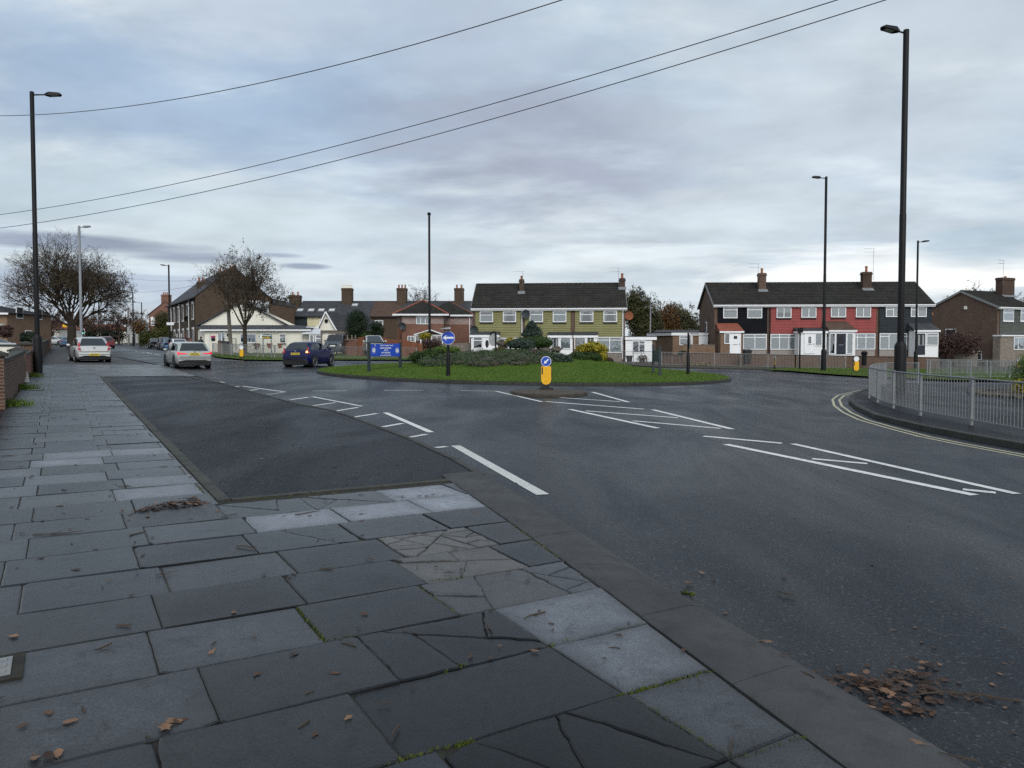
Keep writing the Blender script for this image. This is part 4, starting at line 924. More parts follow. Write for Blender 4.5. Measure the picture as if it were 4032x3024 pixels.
for e, off, cv, bx, v, h, cu, si in ((HA, 0, t1, (445, 820, 612, 957), (), (.72,), 'half', 0), (HA, 0, t1, (730, 820, 905, 957), (), (.72,), 'net', 0), (HB, Y1, t1, (1078, 815, 1252, 953), (.5,), (), 'roller', .13), (HB, Y1, t1, (1372, 813, 1547, 950), (.5,), (), 'net', .13),
                                 (HC, Y2, t2, (592, 757, 795, 912), (.5,), (), 'net', .13), (HC, Y2, t2, (932, 757, 1134, 912), (.5,), (), 'net', .13), (HD, Y3, t2, (1340, 750, 1545, 907), (.5,), ((.62, 0, .5),), 'net', 0), (HD, Y3, t2, (1680, 748, 1890, 907), (.45,), ((.62, 0, .45),), 'half', 0)):
    window(e, rr_(cv, *bx, wd), wd, off, v=v, h=h, curtain=cu, sill=si)
for e, off, cv, bx, v, h, cu in ((HA, 0, t1, (680, 1145, 958, 1330), (.5,), (.78,), 'blind'), (HB, Y1, t1, (1005, 1145, 1326, 1330), (.33, .67), ((.78, 0, 1),), 'net'), (HC, Y2, t2, (912, 1132, 1192, 1350), (.14, .55), (.76,), 'blind'), (HD, Y3, t2, (1255, 1130, 1625, 1350), (.34, .68), ((.8, 0, .34), (.8, .68, 1)), 'net')):
    r = rr_(cv, *bx, -.06); window(e, r, -.05, off, v=v, h=h, curtain=cu)
    m = MB(); m.box(r[0] - off, r[2] - off, -.04, -.002, -.6, r[1] - .02); m.build('render_panel', 'grey_render', e)
OUT = 1.35
fl = rr_(t1, 522, 1135, 650, 1376, -OUT)[1]
a, _, b, z1p = rr_(t1, 402, 1112, 688, 1376, -OUT); bz = rr_(t1, 365, 1016, 660, 1100, -.1)
p = porch(HA, 0, a + .1, b - .12, -.6, z1p, OUT, 'brick_tan', flat=False, backz=(bz[3], .3, -.05), roofmat='tile_red')
window(p, rr_(t1, 458, 1135, 523, 1262, -OUT), -OUT - .003, 0, curtain=None); door(p, rr_(t1, 523, 1135, 652, 1376, -OUT), -OUT - .003, 0, 'white', panel='plain', glass=[(.36, .66, .72, .86, 'sq')])
a, _, b, z1p = rr_(t1, 1330, 1110, 1688, 1376, -OUT)
p = porch(HB, Y1, a + .1, b - .15, -.6, z1p, OUT, 'white_paint', roofmat='felt')
door(p, rr_(t1, 1408, 1135, 1532, 1376, -OUT), -OUT - .003, Y1, 'white', glass=[(.38, .62, .5, .82, 'six')]); window(p, rr_(t1, 1533, 1135, 1662, 1285, -OUT), -OUT - .003, Y1, v=(.62,), curtain='net')
a, _, b, z1p = rr_(t2, 556, 1088, 942, 1420, -OUT); bz = rr_(t2, 520, 965, 850, 1000, -.1)
p = porch(HC, Y2, a + .14, b - .14, -.6, z1p, OUT, 'white_paint', flat=False, backz=(bz[3], .55, -.1), roofmat='tile_brown')
window(p, rr_(t2, 572, 1125, 648, 1415, -OUT), -OUT - .003, Y2, curtain=None); door(p, rr_(t2, 655, 1125, 802, 1415, -OUT), -OUT - .003, Y2, 'navy', panel='plain', glass=[(.3, .7, .5, .85, 'sq')]); window(p, rr_(t2, 805, 1125, 890, 1415, -OUT), -OUT - .003, Y2, curtain='net')
a, _, b, z1p = rr_(t2, 1730, 1088, 2072, 1425, -OUT); bz = rr_(t2, 1625, 985, 1990, 1000, -.1)
p = porch(HD, Y3, a + .05, b - .14, -.6, z1p, OUT, 'white_paint', flat=False, backz=(bz[3], .3, .0), roofmat='slate')
door(p, rr_(t2, 1750, 1125, 1880, 1422, -OUT), -OUT - .003, Y3, 'navy', panel='plain', glass=[(.2, .38, .42, .9, 'pale'), (.62, .8, .42, .9, 'pale')]); window(p, rr_(t2, 1890, 1125, 2050, 1298, -OUT), -OUT - .003, Y3, h=(.75,), curtain='net')
for e, off, x in ((HB, Y1, Y1 - .0), (HD, Y3, Y3)): downpipe(e, .06, 0, ze - .2, 'trim')
r = rr_(t1, 873, 418, 955, 580, D * .3); chimney(HA, r[0], r[2], D * .3, D * .3 + .7, ze, r[3], 1, 'brick', aerial=(r[0] - .12, .9, -1), ph=.5); flashing(HA, r[0], r[2], D * .3, ze + (D * .3 + .28) * ru[0]['sl'], ru[0]['sl'])
r = rr_(t2, 1035, 292, 1150, 470, D * .32); chimney(HC, r[0] - Y2, r[2] - Y2, D * .32, D * .32 + .7, ze, r[3], 1, 'brick_dark', aerial=(r[2] - Y2 + .1, 2.3, -1), ph=.6); flashing(HC, r[0] - Y2, r[2] - Y2, D * .32, ze + (D * .32 + .28) * ru[0]['sl'], ru[0]['sl'])
m = MB(); m.box(-.06, -.002, D * .5 - .35, D * .5 + .35, 3.1, 4.2); o = m.build('window', 'white', HA); m = MB(); m.box(-.075, -.06, D * .5 - .25, D * .5 + .25, 3.2, 4.1); m.build('pane', 'dark', o)
m = MB(); m.lathe([(.02, -.02), (.2, 0), (.17, .1)], (0, 0, 0), 12); o = m.build('alarm_box', 'amber_off' if 'amber_off' in MAT else 'terracotta', HD, loc=(Y4 - Y3 + .1, .3, ze - .9)); o.rotation_euler = (PI / 2, 0, 0)

# ---- brick end-of-terrace at the far right
z7 = conv(3350, 900, 1.843); zr7 = conv(3650, 1000, 2.369)
fr = Frame(3925, 80, math.radians(24)); D = 8.2
ze = fr.fp(3935, 1243, -.28)[1] - fr.z0; ep = fr.world(0, D / 2); zr = At(3773, 1146, ep.y).z - fr.z0
fu = [dict(label='brown brick house at the right edge with a bare shrub on its gable', s0=0, s1=6.5, end_left=1, name='end_house', barge='galv_dull')]
terrace(fr, D, ze, zr, fu); E_ = fu[0]['e']; 
m = MB(); lap(m, .35, 6.5, 2.6, ze - .25, -.03, .15, .03, .3); m.build('cladding', 'green_grey', E_)
for x0, x1 in ((708, 802), (870, 970)): r = rr_(zr7, x0, 598, x1, 708, wd); window(E_, r, wd, 0, h=(.7,), curtain='net', sill=.08)
r = rr_(zr7, 655, 850, 805, 990, -.5); m = MB(); m.box(r[0] + .05, 6.5, -.8, -.002, -.8, r[3]); m.build('stone_porch', 'stone_clad', E_)
m = MB(); m.box(r[0], 6.6, -.95, -.002, r[3] + .002, r[3] + .14); m.build('fascia', 'white', E_)
r = rr_(zr7, 808, 855, 905, 975, -.82); window(E_, r, -.805, 0, v=(.4,), curtain='net')
r = rr_(zr7, 705, 295, 815, 415, D * .35); chimney(E_, r[0], r[2], D * .35, D * .35 + .8, ze, r[3], 1, 'brick_dark', aerial=(r[0] + .0, 1.9, -1), ph=.2); flashing(E_, r[0], r[2], D * .35, ze + (D * .35 + .28) * fu[0]['sl'], fu[0]['sl'])
for y0, y1, z0, z1 in ((4.6, 5.9, 3.1, 4.2), (1.6, 2.9, .7, 1.7)):
    m = MB(); m.box(-.05, -.002, y0, y1, z0, z1); o = m.build('window', 'white', E_); m = MB(); m.box(-.06, -.05, y0 + .08, y1 - .08, z0 + .08, z1 - .08); m.build('pane', 'dark', o)
m = MB(); m.box(-.12, -.002, 3.4, 3.7, ze - .1, ze + .25); m.build('alarm_box', 'cream', E_)

# ---- flat roofed brick garages between the terraces
z5 = conv(2450, 1000, 2.765)
fr = Frame(*[z5(550, 0)[0], 76], -math.radians(3), gz(14))
a, z0g, b, zt = rr_(z5, 545, 882, 935, 1060, 0)
ga = fr.empty('garage', 0); tag(ga, 'flat roofed brick garage with a panelled white door beside the black house', 'garage')
m = MB(); m.add([(0, 0, -1), (b - .35, 0, -1), (b - .35, 6, -1), (-1.6, 6, -1), (0, 0, zt - .1), (b - .35, 0, zt - .1), (b - .35, 6, zt - .1), (-1.6, 6, zt - .1)], [(0, 1, 5, 4), (1, 2, 6, 5), (2, 3, 7, 6), (3, 0, 4, 7), (4, 5, 6, 7)]); m.build('wall', 'brick_tan', ga)
m = MB(); m.add([(-.15, -.12, zt - .3), (b, -.12, zt - .3), (b, 6, zt - .3), (-1.9, 6, zt - .3), (-.15, -.12, zt), (b, -.12, zt), (b, 6, zt), (-1.9, 6, zt)], [(0, 1, 5, 4), (1, 2, 6, 5), (2, 3, 7, 6), (3, 0, 4, 7), (4, 5, 6, 7), (3, 2, 1, 0)]); m.build('fascia', 'white', ga)
m = MB(); m.add([(-.2, -.16, zt + .002), (b + .04, -.16, zt + .002), (b + .04, 6, zt + .002), (-1.95, 6, zt + .002), (-.2, -.16, zt + .07), (b + .04, -.16, zt + .07), (b + .04, 6, zt + .07), (-1.95, 6, zt + .07)], [(0, 1, 5, 4), (1, 2, 6, 5), (2, 3, 7, 6), (3, 0, 4, 7), (4, 5, 6, 7)]); m.build('roof', 'felt', ga)
window(ga, rr_(z5, 622, 915, 765, 1020, -.02), -.003, 0, v=(.9,), h=(.7,), curtain='net'); r = rr_(z5, 833, 915, 932, 985, -.02); door(ga, (r[0], r[1] - .9, r[2], r[3]), -.003, 0, 'white')
fr2 = Frame(z5(372, 0)[0], 82, -math.radians(3), gz(14)); sv = fr; fr = fr2
a, z0g, b, zt = rr_(z5, 372, 915, 480, 1060, 0); gb = fr.empty('garage', 0); tag(gb, 'small brick outbuilding with dark roof set behind the flat roofed garage', 'garage')
m = MB(); m.box(0, 6, 0, 6, -1, zt - .1); m.build('wall', 'brick', gb); m = MB(); m.box(-.1, 3, -.1, 0.05, zt - .3, zt); m.build('fascia', 'white', gb)
m = MB(); m.hexa([(-.1, -.1, zt + .002), (9, -.1, zt + .002), (9, 6, zt + .002), (-.1, 6, zt + .002)], [(-.1, -.1, zt + .05), (9, -.1, zt + .05), (9, 6, zt + .75), (.8, 6, zt + .75)]); m.build('roof', 'felt', gb)
fr = sv
# timber trellis fence in front of the garage and low brick walls along the far footway
def low_wall(pts, h, t, mat, label, name='garden_wall', cap='kerb', cath='wall', base=.05):
    x0, y0 = pts[0]; e = empty(name, (x0, y0, gz(x0))); tag(e, label, cath)
    m = MB(); c = MB()
    for p, q_ in zip(pts, pts[1:]):
        dx, dy = q_[0] - p[0], q_[1] - p[1]; l = math.hypot(dx, dy); nx, ny = -dy / l * t, dx / l * t; g = lambda x, y, z: (x - x0, y - y0, gz(x) - gz(x0) + z)
        A, B = p, q_
        m.hexa([g(*A, -.3), g(*B, -.3), g(B[0] + nx, B[1] + ny, -.3), g(A[0] + nx, A[1] + ny, -.3)], [g(*A, h), g(*B, h), g(B[0] + nx, B[1] + ny, h), g(A[0] + nx, A[1] + ny, h)])
        o_ = .03; A = (p[0] - nx / t * o_, p[1] - ny / t * o_); B = (q_[0] - nx / t * o_, q_[1] - ny / t * o_); nx *= 1 + 2 * o_ / t; ny *= 1 + 2 * o_ / t
        c.hexa([g(*A, h + .002), g(*B, h + .002), g(B[0] + nx, B[1] + ny, h + .002), g(A[0] + nx, A[1] + ny, h + .002)], [g(*A, h + .07), g(*B, h + .07), g(B[0] + nx, B[1] + ny, h + .07), g(A[0] + nx, A[1] + ny, h + .07)])
    m.build('brickwork', mat, e); c.build('coping', cap, e); return e
P_ = lambda u, Y: ((u - CX) / F * Y, Y)
low_wall([P_(2690, 64.5), P_(2900, 64.3), P_(3330, 63.8), P_(3700, 63.4)], 1.0, .22, 'brick', 'low brick garden wall in front of the black and red terrace', cap='brick_dark')
low_wall([P_(2690, 70.5), P_(2815, 70)], 1.75, .1, 'brick_tan', 'tan garden wall with diagonal trellis below the flat roofed garage', cap='wood_grey')
low_wall([P_(2604, 66), P_(2690, 64.6)], .8, .2, 'brick', 'low brick wall splaying back beside the garage drive')
# ---------------------------------------------------------------- houses left of centre
def hip_roof(mb, x0, x1, y0, y1, ze, zr, inset_=None, t=.08, rows=0):
    w = min(x1 - x0, y1 - y0) / 2 if inset_ is None else inset_
    if (x1 - x0) >= (y1 - y0): r0, r1 = (x0 + w, (y0 + y1) / 2, zr), (x1 - w, (y0 + y1) / 2, zr)
    else: r0, r1 = ((x0 + x1) / 2, y0 + w, zr), ((x0 + x1) / 2, y1 - w, zr)
    c = [(x0, y0, ze), (x1, y0, ze), (x1, y1, ze), (x0, y1, ze)]
    fs = [[c[0], c[1], r1, r0], [c[1], c[2], r1], [c[2], c[3], r0, r1], [c[3], c[0], r0]] if (x1 - x0) >= (y1 - y0) else [[c[0], c[1], r0], [c[1], c[2], r1, r0], [c[2], c[3], r1], [c[3], c[0], r0, r1]]
    for f in fs:
        n = rows or 1
        if len(f) == 4: a, b, d, e = [Vector(p) for p in f]
        else: a, b, d = [Vector(p) for p in f]; e = d
        nv = (b - a).cross(e - a).normalized()
        if nv.z < 0: nv = -nv
        for i in range(n):
            t0, t1 = i / n, (i + 1) / n; q = [a.lerp(e, t0) + nv * .05, b.lerp(d, t0) + nv * .05, b.lerp(d, t1) + nv * .01, a.lerp(e, t1) + nv * .01]
            if (q[2] - q[3]).length < 1e-4: mb.poly(q[:3])
            else: mb.poly(q)
            if n > 1: mb.poly([a.lerp(e, t0), b.lerp(d, t0), q[1], q[0]])
    mb.poly([p for p in c[::-1]])
    return r0, r1, c
h3 = conv(1100, 950, 2.765)
# brick and pink pebbledash house
fr = Frame(h3(1285, 0)[0], 83, math.radians(1.5)); X = lambda x, d=0: fr.fp(h3(x, 800)[0], 1250, d)[0]; Zv = lambda y, d=0: fr.fp(1560, h3(0, y)[1], d)[1] - fr.z0
e = fr.empty('pink_house'); tag(e, 'brick and pink pebbledash house with hipped roofs behind the timber fence', 'house')
zm, ze = Zv(880), Zv(778); xl, x1, x2, x3 = 0, X(1333, -1.2), X(1826), X(2090, .8)
m = MB(); m.box(0, x2, 0, 8, -.5, zm); m.box(x1, X(1800, -1.2), -1.2, -.002, -.5, zm); m.box(x2 + .003, x3, .8, 7, -.5, zm); m.build('wall', 'brick_red', e)
m = MB(); m.box(0, x2, .01, 8, zm + .002, ze); m.box(x1, X(1800, -1.2), -1.19, .008, zm + .002, ze); m.box(x2 + .003, x3, .81, 7, zm + .002, ze); m.build('upper_wall', 'pink_render', e)
m = MB(); r0, r1, c = hip_roof(m, -.35, x2 + .3, -1.6, 8, ze, Zv(628, 3), rows=12); ro = m.build('roof', 'tile', e); ro['label'] = 'left hipped roof'
m = MB(); q0, q1, cc = hip_roof(m, x2 - 3, x3 + .35, .5, 7.2, ze, Zv(636, 4), rows=12); m.build('roof', 'tile', e)
m = MB()
for a, b in ((c[0], r0), (c[1], r0), (cc[1], q1)): m.tube([a, b], .11, 8)
m.tube([q0, q1], .11, 8); m.build('hip_tiles', 'tile_red', ro)
m = MB(); m.box(-.35, x2 + .3, -1.66, -1.6, ze - .14, ze + .04); m.box(x2 + .3, x3 + .35, .44, .5, ze - .14, ze + .04); m.build('gutter', 'white', e)
r = fr.rect(h3, 1490, 787, 1638, 880, -1.25); window(e, (r[0], r[1] - fr.z0, r[2], r[3] - fr.z0), -1.205, 0, v=(.33, .67), curtain='net')
r = fr.rect(h3, 1395, 1008, 1470, 1070, -1.25); window(e, (r[0], r[1] - fr.z0, r[2], r[3] - fr.z0), -1.205, 0, v=(.5,), curtain=None)
downpipe(e, X(1800, -1.2) - .05, 0, ze, 'trim', -1.26); downpipe(e, x3 - .2, 0, ze, 'white', .74); dish(e, X(1345, -1.2), -1.2, Zv(905), 'sign_post', .4)
# conservatory in its garden
cf = Frame(h3(1480, 0)[0], 79, 0); w = cf.fp(h3(1775, 0)[0], 1300)[0]
k = cf.empty('conservatory'); tag(k, 'white framed conservatory with pointed glass roof against the pink house', 'conservatory')
zc = cf.fp(1640, h3(0, 1000)[1])[1] - cf.z0; za = cf.fp(1640, h3(0, 945)[1], 1.2)[1] - cf.z0
m = MB(); m.box(0, w, 0, 2.6, -.3, .6); m.build('base_wall', 'brick_red', k); m = MB()
for i in range(6): m.box(w * i / 5 - .05, w * i / 5 + .05, -.03, .05, .6, zc)
m.box(-.1, w + .1, -.05, .06, zc - .1, zc + .03); m.build('frame', 'white', k)
m = MB(); m.quad((0, .02, .6), (w, .02, .6), (w, .02, zc), (0, .02, zc)); m.build('glazing', 'glass', k)
m = MB(); ap = (w / 2, 1.4, za); cs = [(-.15, -.15, zc), (w + .15, -.15, zc), (w + .15, 2.6, zc), (-.15, 2.6, zc)]
for i in range(4): m.poly([cs[i], cs[(i + 1) % 4], ap])
m.build('roof', 'glass', k); m = MB()
for c_ in cs: m.tube([c_, ap], .05, 6)
m.tube([ap, (ap[0], ap[1], ap[2] + .35)], [.06, .01], 6); m.build('roof_bars', 'white', k)
# row of old slate roofed houses behind
of = Frame(h3(165, 0)[0], 104, 0, gz(-20)); OX = lambda x, d=0: of.fp(h3(x, 0)[0], 1250, d)[0]; OZ = lambda y, d=0: of.fp(1400, h3(0, y)[1], d)[1] - of.z0
zr, ze = OZ(632, 4.2), OZ(792)
units = [(165, 303, 'slate grey rendered', 'grey_clad', 'slate', 'old house with grey rendered wall and rooflights, behind the cream bungalow'), (303, 720, 'cream', 'cream_pale', 'slate', 'old house with cream wall and slate roof, behind the small gabled cottage'),
         (720, 985, 'slate', 'brick_old', 'slate', 'old slate roofed house with one rooflight behind the dark clipped evergreen'), (985, 1300, 'tile', 'brick_old', 'tile_brown', 'old brick house with dark brown tiled roof and white upper window'), (1300, 2110, 'far', 'brick_old', 'slate', 'old slate roofed house mostly hidden behind the pink house')]
OE = []
for xa, xb, nm, wm, rm, lab in units:
    a, b = OX(xa), OX(xb); e = of.empty('old_terraced_house', a); tag(e, lab, 'house', 'old terrace behind the gardens'); W = b - a
    m = MB(); m.box(0, W, 0, 8.4, -.5, ze); m.add([(0, 0, ze), (W, 0, ze), (W, 8.4, ze), (0, 8.4, ze), (0, 4.2, zr - .1), (W, 4.2, zr - .1)], [(0, 1, 5, 4), (2, 3, 4, 5), (1, 2, 5), (3, 0, 4)]); m.build('wall', wm, e)
    m = MB(); n = 16; dj = R.uniform(0, .03)
    for s_ in (0, 1):
        for i in range(n):
            t0, t1 = i / n, (i + 1) / n; yy = lambda t: (-.25 + 4.45 * t) if s_ == 0 else (8.65 - 4.45 * t); zz = lambda t: ze + (zr - ze) * t
            m.quad((0, yy(t0), zz(t0) + .07 + dj), (W, yy(t0), zz(t0) + .07 + dj), (W, yy(t1), zz(t1) + .03 + dj), (0, yy(t1), zz(t1) + .03 + dj)); m.quad((0, yy(t0), zz(t0) + .03 + dj), (W, yy(t0), zz(t0) + .03 + dj), (W, yy(t0), zz(t0) + .07 + dj), (0, yy(t0), zz(t0) + .07 + dj))
    m.box(0, W, 4.05, 4.35, zr + .02, zr + .12); e_r = m.build('roof', rm, e)
    m = MB(); m.box(0, W, -.34, -.26, ze - .1, ze + .04); m.build('gutter', 'trim', e); OE.append((e, a, W, e_r))
    if rm == 'slate':
        for xs in (230, 350, 460, 575, 800):
            if xa < xs < xb:
                x = OX(xs, 1.5) - a; yb, yt = 1.0, 1.75; zz = lambda y: ze + (zr - ze) * (y + .25) / 4.45 + .1
                if xs == 800: yb, yt = 2.6, 3.3
                m = MB(); m.hexa([(x - .45, yb, zz(yb)), (x + .45, yb, zz(yb)), (x + .45, yt, zz(yt)), (x - .45, yt, zz(yt))], [(x - .45, yb, zz(yb) + .08), (x + .45, yb, zz(yb) + .08), (x + .45, yt, zz(yt) + .08), (x - .45, yt, zz(yt) + .08)]); k = m.build('rooflight', 'galv_dull', e)
                m = MB(); m.quad((x - .36, yb + .08, zz(yb + .08) + .085), (x + .36, yb + .08, zz(yb + .08) + .085), (x + .36, yt - .08, zz(yt - .08) + .085), (x - .36, yt - .08, zz(yt - .08) + .085)); m.build('pane', 'lens', k)
for i, x0, x1, y, pots in ((0, 120, 230, 562, 2), (1, 688, 795, 485, 5), (3, 1285, 1388, 485, 3), (4, 1908, 2008, 485, 2)):
    e, a, W, _ = OE[i]; xa = OX(x0, 3.8) - a; xb = OX(x1, 3.8) - a; zt = OZ(y, 3.8)
    if i == 0: xa += 0; 
    chimney(e, xa, xb, 3.2, 4.6, ze, zt, pots, 'brick_old', potmat='cream' if i == 1 else 'terracotta', ph=.5, aerial=(xb - .1, .5, -1) if i in (2, 3, 4) else None)
m = MB(); e, a, W, _ = OE[3]; r = of.rect(h3, 1038, 832, 1130, 915, -.05); window(e, (r[0], r[1] - of.z0, r[2], r[3] - of.z0), -.003, a, v=(.5,), h=(.6,), curtain='net')
e, a, W, _ = OE[1]; r = of.rect(h3, 435, 820, 480, 880, -.05); window(e, (r[0], r[1] - of.z0, r[2], r[3] - of.z0), -.003, a, curtain='net')
# small gabled cottage with a round ornament
cf = Frame(h3(425, 0)[0], 85, 0, gz(-22)); CXx = lambda x, d=0: cf.fp(h3(x, 0)[0], 1280, d)[0]; CZ = lambda y, d=0: cf.fp(1280, h3(0, y)[1], d)[1] - cf.z0
k = cf.empty('cottage'); tag(k, 'cottage with steep cream gable, round black ornament and grey slate roof', 'cottage')
w = CXx(620); ap = CXx(512); zb, zt = CZ(940), CZ(738)
m = MB(); m.add([(0, 0, -.5), (w, 0, -.5), (w, 0, zb), (ap, 0, zt), (0, 0, zb), (0, 6, -.5), (w, 6, -.5), (w, 6, zb), (ap, 6, zt), (0, 6, zb)], [(0, 1, 2, 3, 4), (9, 8, 7, 6, 5), (0, 4, 9, 5), (1, 6, 7, 2)]); m.build('wall', 'grey_wall' if 'grey_wall' in MAT else 'cream', k)
XR = CXx(945, 3); XE = CXx(1075, 3)
m = MB(); n = 14
L0, L1 = Vector((w + .2, -.25, zb - .05)), Vector((ap, -.25, zt + .05)); R1, R0 = Vector((XR, 3.5, zt - .02)), Vector((XE, 1.0, zb - .05))
for i in range(n):
    t0, t1 = i / n, (i + 1) / n; lift = Vector((0, -.03, .04)); m.quad(L0.lerp(L1, t0) + lift, R0.lerp(R1, t0) + lift, R0.lerp(R1, t1), L0.lerp(L1, t1)); m.quad(L0.lerp(L1, t0), R0.lerp(R1, t0), R0.lerp(R1, t0) + lift, L0.lerp(L1, t0) + lift)
m.quad((-.2, -.25, zb - .05), (ap, -.25, zt + .05), (ap, 6, zt + .05), (-.2, 6, zb - .05)); m.poly([R0, (XE, 6, zb), R1]); m.poly([L1, R1, (XE, 6, zb), (ap, 6, zt)]); m.build('roof', 'slate', k)
m = MB(); m.tube([(-.15, -.3, zb - .05), (ap, -.3, zt + .08)], .09, 4); m.tube([(w + .15, -.3, zb - .05), (ap, -.3, zt + .08)], .09, 4); m.build('bargeboard', 'white', k)
m = MB(); r = (CXx(527) - CXx(498)) / 2; cx_, cz_ = CXx(513), CZ(831)
m.tube([(cx_ + r * math.cos(t * PI / 10), -.06, cz_ + 1.25 * r * math.sin(t * PI / 10)) for t in range(21)], .05, 5); m.tube([(cx_ + .55 * r * math.cos(t * PI / 8), -.06, cz_ + .65 * r * math.sin(t * PI / 8)) for t in range(17)], .035, 5)
for t in range(6): m.tube([(cx_, -.06, cz_), (cx_ + r * math.cos(t * PI / 3), -.06, cz_ + 1.25 * r * math.sin(t * PI / 3))], .02, 4)
m.build('round_ornament', 'black', k)
m = MB(); m.box(w + .05, XE - .2, 1.2, 5.8, -.5, zb - .06); m.build('side_wall', 'grey_render', k)
# timber carport
cf = Frame(h3(460, 0)[0], 78, 0, gz(-20)); w = cf.fp(h3(752, 0)[0], 1300)[0]; zt = cf.fp(1300, h3(0, 945)[1])[1] - cf.z0
k = cf.empty('carport'); tag(k, 'weathered timber carport frame behind the dark van', 'carport')
m = MB(); m.box(-.1, w + .1, -.1, 0, zt - .22, zt); m.box(-.1, w + .1, 3, 3.1, zt - .22, zt)
for i in range(9): m.box(w * i / 8 - .04, w * i / 8 + .04, -.2, 3.3, zt + .002, zt + .12)
m.build('rafters', 'wood_grey', k)
for x in (0, w * .55, w): m = MB(); m.box(x - .06, x + .06, -.06, .06, -.2, zt - .22); m.build('post', 'wood_grey', k)
m = MB(); m.box(w * .58, w - .07, 1.2, 1.26, .3, zt - .3); m.build('side_panel', 'wood_grey', k); m = MB(); m.box(.3, w * .5, 1.5, 1.55, zt - .8, zt - .4); m.build('canopy', 'white', k)
# cream bungalow with gable
b2 = conv(600, 900, 2.7657)
fr = Frame(b2(572, 0)[0], 80, math.radians(1.0), gz(-27)); BX = lambda x, d=0: fr.fp(b2(x, 0)[0], 1330, d)[0]; BZ = lambda y, d=0: fr.fp(1000, b2(0, y)[1], d)[1] - fr.z0
e = fr.empty('cream_bungalow'); tag(e, 'cream painted bungalow with white gable and lean-to front', 'bungalow')
w = BX(1712); zf = BZ(1052); zk = BZ(1003, 2.2)
m = MB(); m.add([(0, 0, -.5), (w, 0, -.5), (w, 2.2, -.5), (-1.6, 2.2, -.5), (0, 0, zf - .05), (w, 0, zf - .05), (w, 2.2, zf - .05), (-1.6, 2.2, zf - .05)], [(0, 1, 5, 4), (1, 2, 6, 5), (2, 3, 7, 6), (3, 0, 4, 7)]); m.build('front_wall', 'cream', e)
m = MB(); gx0, gxa, gx1 = BX(540, 2.2), BX(985, 2.2), BX(1520, 2.2); za = BZ(748, 2.2)
m.add([(gx0 - .6, 2.2, -.5), (gx1 + 1.2, 2.2, -.5), (gx1 + .1, 2.2, zk + .02), (gxa, 2.2, za), (gx0 - .1, 2.2, zk + .02), (gx0 - .6, 3.4, -.5), (gx1 + 1.2, 3.4, -.5), (gx1 + .1, 3.4, zk), (gxa, 3.4, za), (gx0 - .1, 3.4, zk)], [(0, 1, 2, 3, 4), (9, 8, 7, 6, 5), (0, 4, 9, 5), (1, 6, 7, 2)]); m.build('gable_wall', 'cream', e)
m = MB(); m.hexa([(gx0 - .5, 1.9, zk - .15), (gxa, 1.9, za - .02), (gxa, 3.5, za - .02), (gx0 - .5, 3.5, zk - .15)], [(gx0 - .5, 1.9, zk + .0), (gxa, 1.9, za + .14), (gxa, 3.5, za + .14), (gx0 - .5, 3.5, zk + .0)])
m.hexa([(gxa, 1.9, za - .02), (gx1 + .3, 1.9, zk - .45), (gx1 + .3, 3.5, zk - .45), (gxa, 3.5, za - .02)], [(gxa, 1.9, za + .14), (gx1 + .3, 1.9, zk - .3), (gx1 + .3, 3.5, zk - .3), (gxa, 3.5, za + .14)]); m.build('main_roof', 'slate', e)
m = MB(); m.hexa([(-.4, -.3, zf - .02), (w + .25, -.3, zf - .02), (w + .25, 2.2, zk - .2), (-1.9, 2.2, zk - .2)], [(-.4, -.3, zf + .05), (w + .25, -.3, zf + .05), (w - 2.2, 2.18, zk), (-.9, 2.18, zk)]); m.build('lean_to_roof', 'slate', e)
m = MB(); m.box(-.4, w + .25, -.38, -.3, zf - .14, zf + .02); m.build('gutter', 'white', e)
m = MB(); dx0, dx1 = BX(1090, 4), BX(1242, 4); m.box(dx0, dx1, 2.6, 5, BZ(900, 4), BZ(745, 4)); dmr = m.build('dormer', 'white', e); r = fr.rect(b2, 1105, 760, 1228, 880, 2.6); window(dmr, (r[0], r[1] - fr.z0, r[2], r[3] - fr.z0), 2.597, 0, v=(.5,), curtain='net')
for d_, bx, v, h, cu in ((-.01, (957, 1097, 1132, 1192), (), (), 'roller'), (-.01, (1385, 1097, 1455, 1200), (), (.65,), 'half')): r = fr.rect(b2, *bx, d_); o = window(e, (r[0], r[1] - fr.z0, r[2], r[3] - fr.z0), -.003, 0, v=v, h=h, curtain=cu, sill=.1 if cu == 'half' else .08)
MAT['teal_blind'] = M('teal_blind', (.03, .09, .13), .8, .1, 2); r = fr.rect(b2, 965, 1104, 1125, 1185, -.02); m = MB(); m.quad((r[0], -.03, r[1] - fr.z0), (r[2], -.03, r[1] - fr.z0), (r[2], -.03, r[3] - fr.z0), (r[0], -.03, r[3] - fr.z0)); m.build('teal_shutter', 'teal_blind', e)
r = fr.rect(b2, 710, 1085, 797, 1260, -.01); window(e, (r[0], r[1] - fr.z0, r[2], r[3] - fr.z0), -.003, 0, v=(.5,), h=((.3, 0, 1),), curtain='blind', name='french_doors')
for bx, mt, nm in (((638, 1117, 683, 1136), 'pink_plaque', 'plaque'), ((642, 1142, 682, 1172), 'black', 'postbox'), ((812, 1095, 824, 1125), 'black', 'wall_lantern'), ((738, 1063, 760, 1075), 'black', 'wall_lantern')): r = fr.rect(b2, *bx, -.05); m = MB(); m.box(r[0], r[2], -.12, -.002, r[1] - fr.z0, r[3] - fr.z0); m.build(nm, mt, e)
downpipe(e, BX(620), 0, zf, 'white', -.06); downpipe(e, BX(1634), 0, zf, 'white', -.06)
